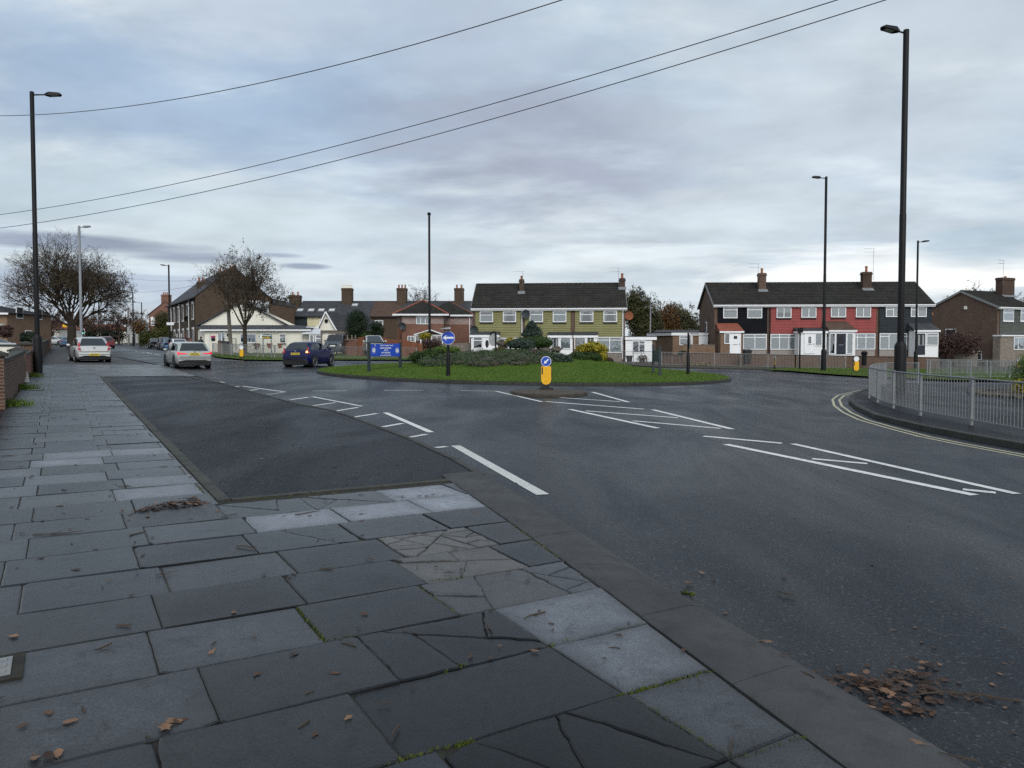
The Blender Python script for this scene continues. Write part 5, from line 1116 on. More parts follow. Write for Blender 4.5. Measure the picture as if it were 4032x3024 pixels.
# its glazed porch on the right
cf = Frame(h3(332, 0)[0], 79.5, 0, gz(-22)); w = cf.fp(h3(460, 0)[0], 1300)[0]; zt = cf.fp(1240, h3(0, 972)[1])[1] - cf.z0; za = cf.fp(1240, h3(0, 905)[1], 1.5)[1] - cf.z0
k = cf.empty('glazed_porch'); tag(k, 'white glazed porch with sloping roof at the end of the cream bungalow', 'porch'); m = MB(); m.box(0, w, 0, 3, -.3, .55); m.build('base_wall', 'brick_red', k); m = MB()
for x in (0, w * .33, w * .5, w): m.box(x - .06, x + .06, -.05, .04, .55, zt)
m.box(-.1, w + .1, -.08, .05, zt - .12, zt); m.box(w * .5, w, -.06, .03, zt - .5, zt - .4); m.box(0, w, -.1, .05, .5, .6); m.build('frame', 'white', k)
m = MB(); m.quad((0, .0, .55), (w, .0, .55), (w, .0, zt), (0, .0, zt)); m.build('glazing', 'glass', k); m = MB(); m.box(.1, w - .1, .5, .52, .4, zt - .1); m.build('curtain', 'curtain', k)
m = MB(); m.hexa([(-.9, -.15, zt), (w + .15, -.15, zt), (w + .15, 3, zt), (-.9, 3, zt)], [(-.9, -.15, zt + .06), (w + .15, -.15, zt + .06), (w * .3, 1.5, za), (-.9, 3, za + .2)]); m.build('roof', 'lens', k)
m = MB(); m.tube([(w + .15, -.15, zt + .08), (w * .3, 1.5, za + .05), (-.9, 1.9, za + .1)], .06, 6); m.tube([(w * .3, 1.5, za), (w * .3, 1.5, za + .45)], [.06, .01], 6); m.build('roof_bars', 'white', k)
# big brick terrace end whose front runs up the left-hand street
ga_ = math.atan2(E1[1], E1[0])
fr = Frame(772, 95, ga_, gz(-40)); e = fr.empty('corner_terrace'); tag(e, 'tall old brick terrace end with stepped chimneys behind the bare ash tree', 'house')
W = 9.4; zl = At(772, 1170, 95).z - fr.z0; za = zl + 4.1; LEN = 29
fx = lambda u, v, d=0: (fr.fp(u, v, d)[0], fr.fp(u, v, d)[1] - fr.z0)
m = MB(); m.add([(0, 0, -.5), (W, 0, -.5), (W, 0, zl), (W * .5, 0, za), (0, 0, zl), (0, LEN, -.5), (W, LEN, -.5), (W, LEN, zl), (W * .5, LEN, za), (0, LEN, zl)], [(0, 1, 2, 3, 4), (9, 8, 7, 6, 5), (0, 4, 9, 5), (1, 6, 7, 2)])
ex1 = fx(1160, 1250)[0]; m.box(W + .002, ex1, 0, 8, -.5, zl - .6); m.build('wall', 'brick_old', e)
m = MB(); m.hexa([(-.25, -.12, zl - .1), (W / 2, -.12, za - .02), (W / 2, LEN, za - .02), (-.25, LEN, zl - .1)], [(-.25, -.12, zl + .02), (W / 2, -.12, za + .1), (W / 2, LEN, za + .1), (-.25, LEN, zl + .02)]); m.hexa([(W / 2, -.12, za - .02), (W + .25, -.12, zl - .1), (W + .25, LEN, zl - .1), (W / 2, LEN, za - .02)], [(W / 2, -.12, za + .1), (W + .25, -.12, zl + .02), (W + .25, LEN, zl + .02), (W / 2, LEN, za + .1)])
m.hexa([(W + .3, -.1, zl - .62), (ex1 + .1, -.1, zl - 1.0), (ex1 + .1, 8, zl - 1.0), (W + .3, 8, zl - .62)], [(W + .3, -.1, zl + .1), (ex1 + .1, -.1, zl - .5), (ex1 + .1, 8, zl - .5), (W + .3, 8, zl + .1)]); m.build('roof', 'slate', e)
ca, cb = fx(858, 1100)[0], fx(975, 1100)[0]
chimney(e, ca, fx(905, 1100)[0], -.03, .9, zl + 1, fx(880, 1052)[1], 2, 'brick_old', ph=.6); chimney(e, fx(905, 1100)[0] + .003, fx(935, 1100)[0], -.03, .9, zl + 1, fx(900, 1040)[1], 3, 'brick_old', potmat='terracotta', ph=.6); chimney(e, fx(936, 1100)[0], cb, -.03, .9, zl + 1, fx(950, 1066)[1], 0, 'brick_old'); chimney(e, fx(822, 1100)[0], fx(853, 1100)[0], 9, 9.9, zl + 1, fx(840, 1090, 9)[1], 2, 'brick_old', ph=.6); chimney(e, fx(1055, 1100)[0], fx(1073, 1100)[0], 2, 3, zl - 1, fx(1060, 1142)[1], 0, 'brick_old')
m = MB(); m.box(-.4, -.25, -.1, LEN, zl - .16, zl); m.build('gutter', 'trim', e)
for i in range(6):                                  # openings of the street front
    y = 2.2 + 4.6 * i
    for z0, z1, w_ in ((zl - 2.7, zl - .75, 1.1), (.7, 2.7, 1.2)):
        m = MB(); m.box(-.08, -.002, y - w_ / 2 - .12, y + w_ / 2 + .12, z1, z1 + .28); m.box(-.1, -.002, y - w_ / 2 - .1, y + w_ / 2 + .1, z0 - .15, z0); m.box(-.05, -.002, y - w_ / 2 - .1, y - w_ / 2, z0, z1); m.box(-.05, -.002, y + w_ / 2, y + w_ / 2 + .1, z0, z1); o = m.build('window', 'white_paint', e); m = MB(); m.box(-.03, -.002, y - w_ / 2, y + w_ / 2, z0, z1); m.build('pane', 'dark', o)
    m = MB(); m.box(-.04, -.002, y + 1.6, y + 2.5, -.2, 2.3); m.build('door', R.choice(['navy', 'tile_red', 'white_paint']), e)
    if i % 2 == 0: m = MB(); m.tube([(-.1, y + 3.1, zl - .1), (-.1, y + 3.1, -.2)], .06, 6); m.build('downpipe', 'white_paint', e)
dish(e, -.3, 6, zl - 2.6, 'black', .34)
# red brick gable further along the street
fr = Frame(588, 150, 0, gz(-60)); e = fr.empty('red_brick_house'); tag(e, 'distant red brick gable with a tall chimney beyond the parked cars', 'house')
W, zl, za, ap = 5.9, At(588, 1240, 150).z - fr.z0, At(650, 1188, 150).z - fr.z0, fr.fp(650, 1200)[0]
m = MB(); m.add([(0, 0, -.5), (W, 0, -.5), (W, 0, zl + .7), (ap, 0, za), (0, 0, zl), (0, 12, -.5), (W, 12, -.5), (W, 12, zl + .7), (ap, 12, za), (0, 12, zl)], [(0, 1, 2, 3, 4), (0, 4, 9, 5), (1, 6, 7, 2), (5, 9, 8, 7, 6)]); m.build('wall', 'brick_red', e)
m = MB(); m.hexa([(-.2, -.1, zl - .1), (ap, -.1, za), (ap, 12, za), (-.2, 12, zl - .1)], [(-.2, -.1, zl + .1), (ap, -.1, za + .15), (ap, 12, za + .15), (-.2, 12, zl + .1)]); m.hexa([(ap, -.1, za), (W + .2, -.1, zl + .6), (W + .2, 12, zl + .6), (ap, 12, za)], [(ap, -.1, za + .15), (W + .2, -.1, zl + .8), (W + .2, 12, zl + .8), (ap, 12, za + .15)]); m.hexa([(ap + .4, 2, za - 1.6), (ap + 6, 2, za - 1.6), (ap + 6, 5, za - .1), (ap + .4, 5, za - .1)], [(ap + .4, 2, za - 1.45), (ap + 6, 2, za - 1.45), (ap + 6, 5, za + .05), (ap + .4, 5, za + .05)]); m.build('roof', 'slate', e)
chimney(e, fr.fp(635, 1200)[0], fr.fp(665, 1200)[0], -.03, 1.2, za - 2, At(650, 1160, 150).z - fr.z0, 4, 'brick_red', ph=.5)
m = MB(); m.box(.4, 1.3, -.08, -.002, zl - 2.2, zl - .4); o = m.build('window', 'white_paint', e)
# brick house at the far left edge
fr = Frame(-230, 74, math.radians(4), gz(-48)); e = fr.empty('left_brick_house'); tag(e, 'brick house with grey roof at the left edge behind the garden walls', 'house')
W = fr.fp(28, 1250)[0]; zl = fr.fp(20, 1199)[1] - fr.z0; zr = fr.fp(10, 1166, 4)[1] - fr.z0
m = MB(); m.box(-6, W, 0, 8, -.5, zl); m.build('wall', 'brick_tan', e); m = MB(); hip_roof(m, -6.3, W + .35, -.4, 8.4, zl, zr, rows=10); m.build('roof', 'slate', e); m = MB(); m.box(-6.3, W + .35, -.46, -.4, zl - .15, zl + .03); m.build('gutter', 'white', e); m = MB(); m.box(-6, W - .2, -1.2, -.002, 2.5, 2.7); m.build('bay_roof', 'cream', e)
window(e, (W - 2.6, 3.4, W - 1.2, 4.6), -.003, 0, v=(.5,), curtain='net')
for y_, z_ in ((1.5, 3.3), (5, 3.3), (3, .9)): m = MB(); m.box(W + .002, W + .05, y_, y_ + 1.2, z_, z_ + 1.2); o = m.build('window', 'white_paint', e); m = MB(); m.box(W + .05, W + .06, y_ + .08, y_ + 1.12, z_ + .08, z_ + 1.12); m.build('pane', 'dark', o)
fr = Frame(105, 130, math.radians(4), gz(-80)); e = fr.empty('white_house'); tag(e, 'pale rendered house seen through the bare trees on the left', 'house'); W = 5.5; m = MB(); m.box(0, W, 0, 8, -.5, 2.7); m.build('wall', 'cream', e); m = MB(); hip_roof(m, -.3, W + .3, -.4, 8.4, 2.7, 4.3, rows=8); m.build('roof', 'tile_red', e)
for x, z in ((.8, .8), (3.2, .8)): window(e, (x, z, x + 1.4, z + 1.2), -.003, 0, v=(.5,), curtain='net')
fr = Frame(255, 175, math.radians(4), gz(-95)); e = fr.empty('distant_shop'); tag(e, 'distant pale shop building at the end of the left street', 'building'); m = MB(); m.box(0, 14, 0, 8, -.5, 3.0); m.build('wall', 'cream', e); m = MB(); hip_roof(m, -.3, 14.3, -.4, 8.4, 3.0, 4.5, rows=6); m.build('roof', 'tile_red', e); m = MB(); m.box(1, 6, -.06, -.002, .3, 2.4); m.build('shop_window', 'dark', e)
# walls and fences of the gardens behind the verge
def board_fence(pts, hs, label, mat='wood', board=.14):
    x0, y0 = pts[0]; e = empty('timber_fence', (x0, y0, gz(x0))); tag(e, label, 'fence'); m = MB(); pm2 = []
    for (p, q_), (ha, hb) in zip(zip(pts, pts[1:]), zip(hs, hs[1:])):
        l = math.hypot(q_[0] - p[0], q_[1] - p[1]); n = int(l / board); dx, dy = (q_[0] - p[0]) / l, (q_[1] - p[1]) / l
        for i in range(n):
            t = i * board; x, y = p[0] + dx * t - x0, p[1] + dy * t - y0; s = (i + .5) / n; s = s * s * (3 - 2 * s); h = ha + (hb - ha) * s + R.uniform(-.01, .01); k = .012 if i % 2 else 0; z = gz(p[0] + dx * t) - gz(x0)
            a = (x + dy * k, y - dx * k); b = (a[0] + dx * board * .97, a[1] + dy * board * .97)
            m.hexa([(a[0], a[1], z), (b[0], b[1], z), (b[0] - dy * .02, b[1] + dx * .02, z), (a[0] - dy * .02, a[1] + dx * .02, z)], [(a[0], a[1], z + h), (b[0], b[1], z + h), (b[0] - dy * .02, b[1] + dx * .02, z + h), (a[0] - dy * .02, a[1] + dx * .02, z + h)])
        pm2.append((p[0] - x0, p[1] - y0, gz(p[0]) - gz(x0), ha))
    m.build('boards', mat, e)
    for x, y, z, h in pm2: k = MB(); k.box(x - .05, x + .05, y + .03, y + .13, z, z + h - .1); k.build('post', mat, e)
    return e
board_fence([P_(1410, 75), P_(1450, 74.5), P_(1570, 74), P_(1690, 73.5), P_(1720, 73.2)], [1.9, 2.1, 1.75, 1.4, 1.4], 'reddish brown board fence with a swept top behind the council sign')
board_fence([P_(1720, 73), P_(1790, 72.6), P_(1855, 72.2)], [1.3, 1.5, 1.6], 'dark board fence between the pink house and the olive terrace', 'wood_grey')
low_wall([P_(1348, 76), P_(1408, 75.5)], 1.75, .22, 'brick_red', 'tall red brick garden wall between the van and the timber fence', cap='kerb')
low_wall([P_(858, 72.5), P_(900, 72)], 1.25, .3, 'brick_red', 'red brick gate pier wall in front of the cream bungalow', cap='brick_dark')
# wall along the left footway
wl = [AB(-1.08, b) for b in (12, 18.0)]; low_wall(wl, .98, -.25 * -1, 'brick', 'brick garden wall nearest the camera at the left edge', cap='kerb_dark')
def pier(a, b, h, w, label):
    x, y = AB(a, b); e = empty('gate_pier', (x, y, gz(x)), math.atan2(E1[1], E1[0])); tag(e, label, 'gate pier', 'brick gate piers along the left footway'); m = MB(); m.box(-w, w, -w, w, -.2, h); m.build('brickwork', 'brick', e)
    m = MB(); m.box(-w - .06, w + .06, -w - .06, w + .06, h + .002, h + .06); m.hexa([(-w - .06, -w - .06, h + .06), (w + .06, -w - .06, h + .06), (w + .06, w + .06, h + .06), (-w - .06, w + .06, h + .06)], [(-.05, -.05, h + .16), (.05, -.05, h + .16), (.05, .05, h + .16), (-.05, .05, h + .16)]); m.build('cap_stone', 'kerb_dark', e)
pier(-1.3, 19.6, 1.12, .24, 'nearest brick gate pier with mossy pyramid cap'); pier(-1.3, 31.2, 1.0, .24, 'brick gate pier just past the tall black lamp post'); pier(-1.3, 38.5, 1.15, .26, 'brick gate pier with flat cap further along the footway'); pier(-1.3, 57, 1.3, .28, 'furthest tall brick gate pier near the big bare tree')
low_wall([AB(-1.08, 20.0), AB(-1.08, 30.6)], .98, .25, 'brick', 'weathered brick garden wall running up to the lamp post', cap='kerb_dark')
low_wall([AB(-1.08, 31.8), AB(-1.08, 38.2)], .85, .25, 'brick_red', 'low garden wall between the lamp post and the flat capped pier', cap='kerb_dark')
low_wall([AB(-1.08, 39.0), AB(-1.08, 56.6)], .95, .25, 'brick', 'long garden wall leading to the big bare tree', cap='kerb_dark')
low_wall([AB(-1.08, 57.6), AB(-1.08, 100)], 1.05, .25, 'brick_dark', 'distant garden wall beyond the furthest gate pier', cap='kerb_dark')
low_wall([AB(-5.5, 33), AB(-1.3, 33)], 1.15, .15, 'cream', 'short cream wall between two front drives on the left', cap='kerb')
low_wall([AB(14, 100), AB(14, 150)], 1.5, .3, 'brick_red', 'red brick boundary wall on the far side of the left street', cap='brick_dark')
# ---------------------------------------------------------------- street furniture
def lamp_post(u, v, vtop, label, arm=(1, 0), mat='black', h=0.0, Y=None, dia=.1, low=1.45, arml=.9, lant=.62, tilt=.12, group='street lamps'):
    if Y is None: x, y = G(u, v, h)
    else: x, y = (u - CX) / F * Y, Y
    z = gz(x) + h; H = At(u, vtop, y).z - z; l = math.hypot(*arm); ax, ay = arm[0] / l, arm[1] / l
    e = empty('street_lamp', (x, y, z), math.atan2(ay, ax)); tag(e, label, 'street lamp', group)
    m = MB(); m.lathe([(dia * 1.75, -.2), (dia * 1.75, low), (dia * 1.6, low + .05), (dia * 1.05, low + .16)], n=14); o = m.build('base_column', mat, e, True, 35)
    m = MB(); m.box(dia * 1.6, dia * 1.8, -.06, .06, .35, .85); m.build('access_door', mat, o)
    m = MB(); m.lathe([(dia * 1.0, low + .1), (dia * .98, H * .5), (dia * .9, H * .5 + .02), (dia * .85, H), (dia * .3, H + .03)], n=12); m.build('pole', mat, e, True, 35)
    m = MB(); m.tube([(0, 0, H - .12), (arml * .6, 0, H - .12 + arml * .6 * tilt), (arml, 0, H - .12 + arml * tilt)], [.035, .03, .03], 8); m.build('arm', mat, e, True, 40)
    m = MB(); zz = H - .14 + arml * tilt; q = lambda t, w, dz: (arml - .08 + lant * t, w, zz + lant * t * tilt + dz)
    m.add([q(0, -.05, -.02), q(0, .05, -.02), q(.25, .15, -.05), q(.9, .14, -.04), q(1, .06, -.02), q(1, -.06, -.02), q(.9, -.14, -.04), q(.25, -.15, -.05),
           q(0, -.05, .05), q(0, .05, .05), q(.25, .13, .1), q(.85, .11, .07), q(1, .05, .02), q(1, -.05, .02), q(.85, -.11, .07), q(.25, -.13, .1)],
          [(0, 1, 2, 3, 4, 5, 6, 7), (15, 14, 13, 12, 11, 10, 9, 8)] + [(i, (i + 1) % 8, 8 + (i + 1) % 8, 8 + i) for i in range(8)]); lo = m.build('lantern', mat, e)
    m = MB(); m.poly([q(.35, -.1, -.053), q(.8, -.1, -.046), q(.8, .1, -.046), q(.35, .1, -.053)]); m.build('lamp_glass', 'lens', lo); return e
lamp_post(150, 1467, 362, 'tall black street lamp beside the brick wall on the left footway', (1, .35), arml=.55)
lamp_post(3545, 1562, 118, 'tallest black street lamp behind the right guard rail', (-1, -.25), arml=.38, lant=.72, dia=.115, Y=26.2, low=1.75)
lamp_post(3243, 1453, 696, 'black street lamp on the verge in front of the red clad houses', (-1, 0), arml=.45, Y=52)
lamp_post(1692, 1405, 845, 'black street lamp behind the roundabout left of the olive terrace', (.1, -1), arml=.4, Y=60)
lamp_post(3606, 1440, 948, 'black street lamp in front of the charcoal clad house', (1, .1), arml=.45, Y=62, dia=.09)
lamp_post(322, 1392, 890, 'pale grey street lamp rising in front of the big bare tree', (1, 0), mat='steel_lamp', Y=58, arml=.35, dia=.1)
lamp_post(670, 1380, 1043, 'black street lamp beside the end of the corner terrace', (-1, 0), Y=92, arml=.5, dia=.11)
lamp_post(527, 1357, 1149, 'distant black street lamp by the brick boundary wall', (-1, 0), Y=135, arml=.6, dia=.12)
lamp_post(561, 1350, 1191, 'small distant street lamp with long arm over the dark hedge', (-1, 0), Y=170, arml=1.4, dia=.12)
lamp_post(392, 1352, 1185, 'distant street lamp between the big bare tree and the dark hedge', (1, 0), Y=140, arml=.4, dia=.1)
lamp_post(2560, 1430, 1200, 'slim grey street lamp in front of the dark hedge trees', (1, 0), mat='galv_dull', Y=86, arml=.5, dia=.09)

def bollard(x, y, z, H, label, rz=0, lean=0, arrow=True, back=False):
    e = empty('traffic_bollard', (x, y, z), rz); e.rotation_euler = (0, lean, rz); tag(e, label, 'traffic bollard', 'yellow keep left bollards')
    w = H * .165; t = H * .05; b = H * .13
    m = MB(); m.box(-H * .21, H * .21, -H * .12, H * .12, 0, H * .05); m.box(-H * .1, H * .1, -H * .07, H * .07, H * .05, b); m.box(-H * .16, -H * .07, -H * .1, H * .1, H * .05, H * .085); m.build('base', 'trim', e)
    def stad(w_, z0, z1, top=True, bot=True):
        p = []
        if bot: p += [(w_ * math.cos(a), z0 + w_ + w_ * math.sin(a)) for a in [PI + PI * i / 12 for i in range(13)]]
        else: p += [(-w_, z0), (w_, z0)]
        if top: p += [(w_ * math.cos(a), z1 - w_ + w_ * math.sin(a)) for a in [PI * i / 12 for i in range(13)]]
        else: p += [(w_, z1), (-w_, z1)]
        return p
    m = MB(); m.prism(stad(w, b, H), lambda p: (p[0], -t, p[1]), lambda p: (p[0], t, p[1])); m.build('casing', 'sign_post', e)
    for sg in (-1, 1):
        m = MB(); m.prism(stad(w * .9, b + w * .08, H - 1.9 * w, top=False), lambda p: (p[0], sg * t, p[1]), lambda p: (p[0], sg * (t + .012), p[1])); m.build('yellow_panel', 'yellow', e)
    cz = H - w; r = w * .93
    disc = lambda rad: [(rad * math.cos(PI * i / 12), cz + rad * math.sin(PI * i / 12)) for i in range(24)]
    m = MB(); m.prism(disc(r), lambda p: (p[0], -t - .01, p[1]), lambda p: (p[0], t + .01, p[1])); d = m.build('sign_disc', 'white_sign' if not back else 'grey_sign', e)
    if arrow:
        m = MB(); m.prism(disc(r * .9), lambda p: (p[0], -t - .014, p[1]), lambda p: (p[0], -t - .011, p[1])); m.build('blue_face', 'blue_sign', d)
        ar = [(-.72, 0), (-.12, .42), (-.12, .15), (.72, .15), (.72, -.15), (-.12, -.15), (-.12, -.42)]; a = math.radians(45); ca, sa = math.cos(a), math.sin(a)
        m = MB(); m.prism([(r * .85 * (x_ * ca - y_ * sa), cz + r * .85 * (x_ * sa + y_ * ca)) for x_, y_ in ar], lambda p: (p[0], -t - .019, p[1]), lambda p: (p[0], -t - .0145, p[1])); m.build('white_arrow', 'white_sign', d)
    m = MB(); m.box(-w * .8, -w * .58, -t - .018, -t - .012, H * .45, H - 2.05 * w); m.build('black_strip', 'trim', e)
    for zq in (H * .24, H * .6): m = MB(); m.box(-.02, .02, -t - .018, -t - .012, zq, zq + .014); m.build('small_mark', 'tile_red', e)
    return e
x, y = G(2150, 1533, .07); bollard(x, y, gz(x) + .07, 1.13, 'yellow keep left bollard with blue arrow on the small traffic island', -.02)
def by_px(u, v, Y): x = (u - CX) / F * Y; return x, Y, At(u, v, Y).z
x, y, z = by_px(952, 1412, 58); bollard(x, y, z, 51 / F * 58 * 1.02, 'yellow bollard with blank grey disc in front of the cream bungalow', 0, 0, False)
x, y, z = by_px(3050, 1451, 56); bollard(x, y, z, 52 / F * 56, 'yellow bollard seen edge on and leaning over by the far railings', 1.2, .24, False)
x, y, z = by_px(3371, 1470, 52); bollard(x, y, z, 68 / F * 52, 'yellow bollard with blank grey disc on the verge before the charcoal house', 0, 0, False)
x, y, z = by_px(4009, 1455, 60); bollard(x, y, z, 45 / F * 60, 'yellow bollard partly hidden behind the conifer at the right edge', 0, 0, False)

def railing(pts, label, group='steel guard railings', h=1.0, post_gap=2.0, base=.06, mat='galv', bar=.11, br=.008, ends=None, pr=.028, curve=False):
    x0, y0 = pts[0]; e = empty('guard_railing', (x0, y0, gz(x0) + base)); tag(e, label, 'railing', group)
    dense = []
    for p, q_ in zip(pts, pts[1:]):
        l = math.hypot(q_[0] - p[0], q_[1] - p[1]); n = max(1, int(l / .12)); dense += [(p[0] + (q_[0] - p[0]) * i / n, p[1] + (q_[1] - p[1]) * i / n) for i in range(n)]
    dense.append(pts[-1]); loc = lambda p, z: (p[0] - x0, p[1] - y0, gz(p[0]) - gz(x0) + z)
    s = [0]
    for p, q_ in zip(dense, dense[1:]): s.append(s[-1] + math.hypot(q_[0] - p[0], q_[1] - p[1]))
    def at(t):
        for i in range(len(s) - 1):
            if t <= s[i + 1]: k = (t - s[i]) / max(1e-6, s[i + 1] - s[i]); return (dense[i][0] + (dense[i + 1][0] - dense[i][0]) * k, dense[i][1] + (dense[i + 1][1] - dense[i][1]) * k)
        return dense[-1]
    n = max(1, round(s[-1] / post_gap)); g = s[-1] / n
    for i in range(n + 1):
        p = at(i * g); m = MB(); m.box(*[c for a, w in zip(loc(p, 0)[:2], (pr, pr)) for c in (a - w, a + w)], loc(p, 0)[2] - .15, loc(p, 0)[2] + h + .01); m.build('post', mat, e)
    for i in range(n):
        m = MB(); a, b = i * g, (i + 1) * g; k = max(2, int(g / .4)); tp = [loc(at(a + (b - a) * j / k), h - .02) for j in range(k + 1)]; bp = [(x, y, z - h + .14) for x, y, z in tp]
        m.tube(tp, .02, 6); m.tube(bp, .014, 4); nb = round(g / bar)
        for j in range(1, nb): p = loc(at(a + (b - a) * j / nb), 0); m.tube([(p[0], p[1], p[2] + .12), (p[0], p[1], p[2] + h - .02)], br, 4, cap=False)
        m.build('bar_panel', mat, e)
    return e
near = [(4400, 1790), (4200, 1748), (4032, 1714), (3817, 1673), (3629, 1638), (3526, 1611), (3467, 1592), (3422, 1568)]
railing([G(u, v, .06) for u, v in near], 'nearest curved galvanised guard railing at the right road corner', post_gap=1.95, br=.007)
railing([G(u, v, .06) for u, v in [(3422, 1566), (3432, 1545), (3452, 1530), (3490, 1519), (3540, 1515), (3614, 1514)]], 'galvanised guard railing curving back behind the tallest lamp post', post_gap=1.9, br=.007)
railing([G(u, v, .06) for u, v in [(3660, 1490), (3780, 1490), (3884, 1490), (3996, 1490), (4120, 1490)]], 'straight steel railing beyond the right footway, in front of the grass', post_gap=1.7)
railing([G(u, v, .06) for u, v in [(3650, 1475), (3770, 1475), (3876, 1475), (3985, 1475), (4100, 1475)]], 'hindmost steel railing along the right verge before the brick gable', post_gap=2.0)
railing([P_(2605, 60.5), P_(2810, 60), P_(3000, 59.5), P_(3132, 59)], 'weathered railing in front of the low wall of the black and red houses', mat='galv_dull', base=.0, h=1.12, post_gap=2.05, br=.011)
railing([P_(3132, 59), P_(3330, 58.6)], 'short weathered railing ending behind the verge lamp post', mat='galv_dull', base=.0, h=1.12, post_gap=2.05, br=.011)
railing([P_(2390, 61.8), P_(2500, 61.5), P_(2600, 61.2)], 'railing with bow topped bars in front of the white annexe', base=.05, h=1.1, post_gap=2.2, mat='galv', br=.011)
railing([G(u, v, .06) for u, v in [(1290, 1413), (1460, 1413), (1640, 1414)]], 'pale railing behind the council sign across from the parked van', h=1.02, post_gap=3.9, br=.012, pr=.04)
railing([G(u, v, .06) for u, v in [(838, 1396), (940, 1403), (1040, 1408), (1110, 1411), (1200, 1413), (1290, 1413)]], 'grey railing along the verge in front of the cream bungalow', h=1.05, post_gap=2.6, mat='galv_dull', br=.011, pr=.04)
railing([(lambda p: (p[0], p[1]))(P_(u, 76)) for u in (880, 900, 930)], 'short wrought iron railing at the bungalow door', mat='black', base=.5, h=1.1, post_gap=.8, group='garden railings')

def stad_disc(m, r, y0, y1, cz, n=32): m.prism([(r * math.cos(2 * PI * i / n), cz + r * math.sin(2 * PI * i / n)) for i in range(n)], lambda p: (p[0], y0, p[1]), lambda p: (p[0], y1, p[1]))
# keep-left arrow sign on its post
x, y, z = GD(1765, 1479); pxm = F / y; e = empty('arrow_sign', (x, y, z), .08); tag(e, 'round blue sign with white left arrow on a black post on the roundabout', 'road sign')
zt = lambda v: At(1765, v, y).z - z
m = MB(); m.lathe([(.085, -.1), (.085, zt(1394)), (.075, zt(1390)), (.05, zt(1386))], n=12); m.build('base_column', 'black', e, True, 35); m = MB(); m.lathe([(.048, zt(1392)), (.048, zt(1300))], n=10); m.build('pole', 'black', e, True, 35)
cz = zt(1330); r = 26.3 / pxm; m = MB(); stad_disc(m, r, -.075, -.055, cz); d = m.build('sign_rim', 'white_sign', e); m = MB(); stad_disc(m, r * .95, -.08, -.0755, cz); m.build('blue_face', 'blue_sign', d)
ar = [(-.82, 0), (-.2, .44), (-.36, .14), (.82, .14), (.82, -.14), (-.36, -.14), (-.2, -.44)]; m = MB(); m.prism([(r * a, cz + r * b) for a, b in ar], lambda p: (p[0], -.086, p[1]), lambda p: (p[0], -.0805, p[1])); m.build('white_arrow', 'white_sign', d)
m = MB(); m.tube([(0, 0, zt(1305)), (0, 0, zt(1292)), (-.12, -.15, zt(1290))], .035, 6); m.build('lamp_bracket', 'black', e); m = MB(); m.hexa([(-.38, -.42, zt(1296)), (.1, -.3, zt(1297)), (.1, -.05, zt(1297)), (-.38, -.1, zt(1296))], [(-.1, -.35, zt(1287)), (.1, -.25, zt(1287)), (.1, -.1, zt(1287)), (-.1, -.15, zt(1287))]); m.build('sign_lamp', 'galv', e)
# back of a round sign with a hooked lamp
x, y = (1952 - CX) / F * 46, 46; z = gz(x) + dome(x, y); e = empty('sign_back', (x, y, z)); tag(e, 'back of a round grey sign on a black hooked post beyond the shrubs', 'road sign'); zt = lambda v: At(1952, v, y).z - z; k = y / F
m = MB(); m.lathe([(.05, -.1), (.05, zt(1312))], n=10); m.tube([(0, 0, zt(1314)), (0, 0, zt(1309)), (-.1, 0, zt(1306)), (-.25, 0, zt(1310)), (-.38, 0, zt(1317))], .05, 8); m.build('hooked_post', 'black', e, True, 40); m = MB(); m.prism([(-.16 + .28 * math.cos(2 * PI * i / 24), zt(1336) + .42 * math.sin(2 * PI * i / 24)) for i in range(24)], lambda p: (p[0], .06, p[1]), lambda p: (p[0], .08, p[1])); m.build('sign_plate', 'grey_sign', e)
# post with edge-on sign on the right of the roundabout
x, y, z = GD(2709, 1473); e = empty('arrow_sign', (x, y, z), 1.45); tag(e, 'black post with an edge on sign plate and lamp at the right of the roundabout', 'road sign'); zt = lambda v: At(2709, v, y).z - z
m = MB(); m.lathe([(.085, -.1), (.085, zt(1397)), (.05, zt(1392))], n=12); m.build('base_column', 'black', e, True, 35); m = MB(); m.lathe([(.048, zt(1396)), (.048, zt(1311))], n=10); m.build('pole', 'black', e, True, 35)
m = MB(); stad_disc(m, .33, -.08, -.055, zt(1345)); m.build('sign_plate', 'grey_sign', e); m = MB(); m.box(-.06, .06, -.5, -.1, zt(1317), zt(1312)); m.build('sign_lamp', 'galv', e)
# side-on board between two posts
(xa, ya, za), (xb, yb, zb_) = GD(2572, 1466), GD(2598, 1478); e = empty('sponsor_board', (xb, yb, zb_)); tag(e, 'sponsor board seen edge on between two dark posts', 'sign board')
za -= zb_; dx, dy = xa - xb, ya - yb; zt = lambda v, Y: At(2598, v, Y).z - zb_
for px, py, pz, nm in ((0, 0, 0, 1370), (dx, dy, za, 1368)): h_ = zt(nm, yb) ; m = MB(); m.box(px - .055, px + .055, py - .055, py + .055, pz - .1, pz + h_); m.lathe([(.075, 0), (.075, .04), (.02, .06)], (px, py, pz + h_), 8); m.build('post', 'sign_post', e)
m = MB(); l = math.hypot(dx, dy); nx, ny = -dy / l * .02, dx / l * .02; b, t = zt(1425, yb), zt(1380, yb); a0, a1 = .08 / l, 1 - .08 / l
m.hexa([(dx * a0 - nx, dy * a0 - ny, b), (dx * a1 - nx, dy * a1 - ny, b), (dx * a1 + nx, dy * a1 + ny, b), (dx * a0 + nx, dy * a0 + ny, b)], [(dx * a0 - nx, dy * a0 - ny, t), (dx * a1 - nx, dy * a1 - ny, t), (dx * a1 + nx, dy * a1 + ny, t), (dx * a0 + nx, dy * a0 + ny, t)]); m.build('board', 'sign_post', e)
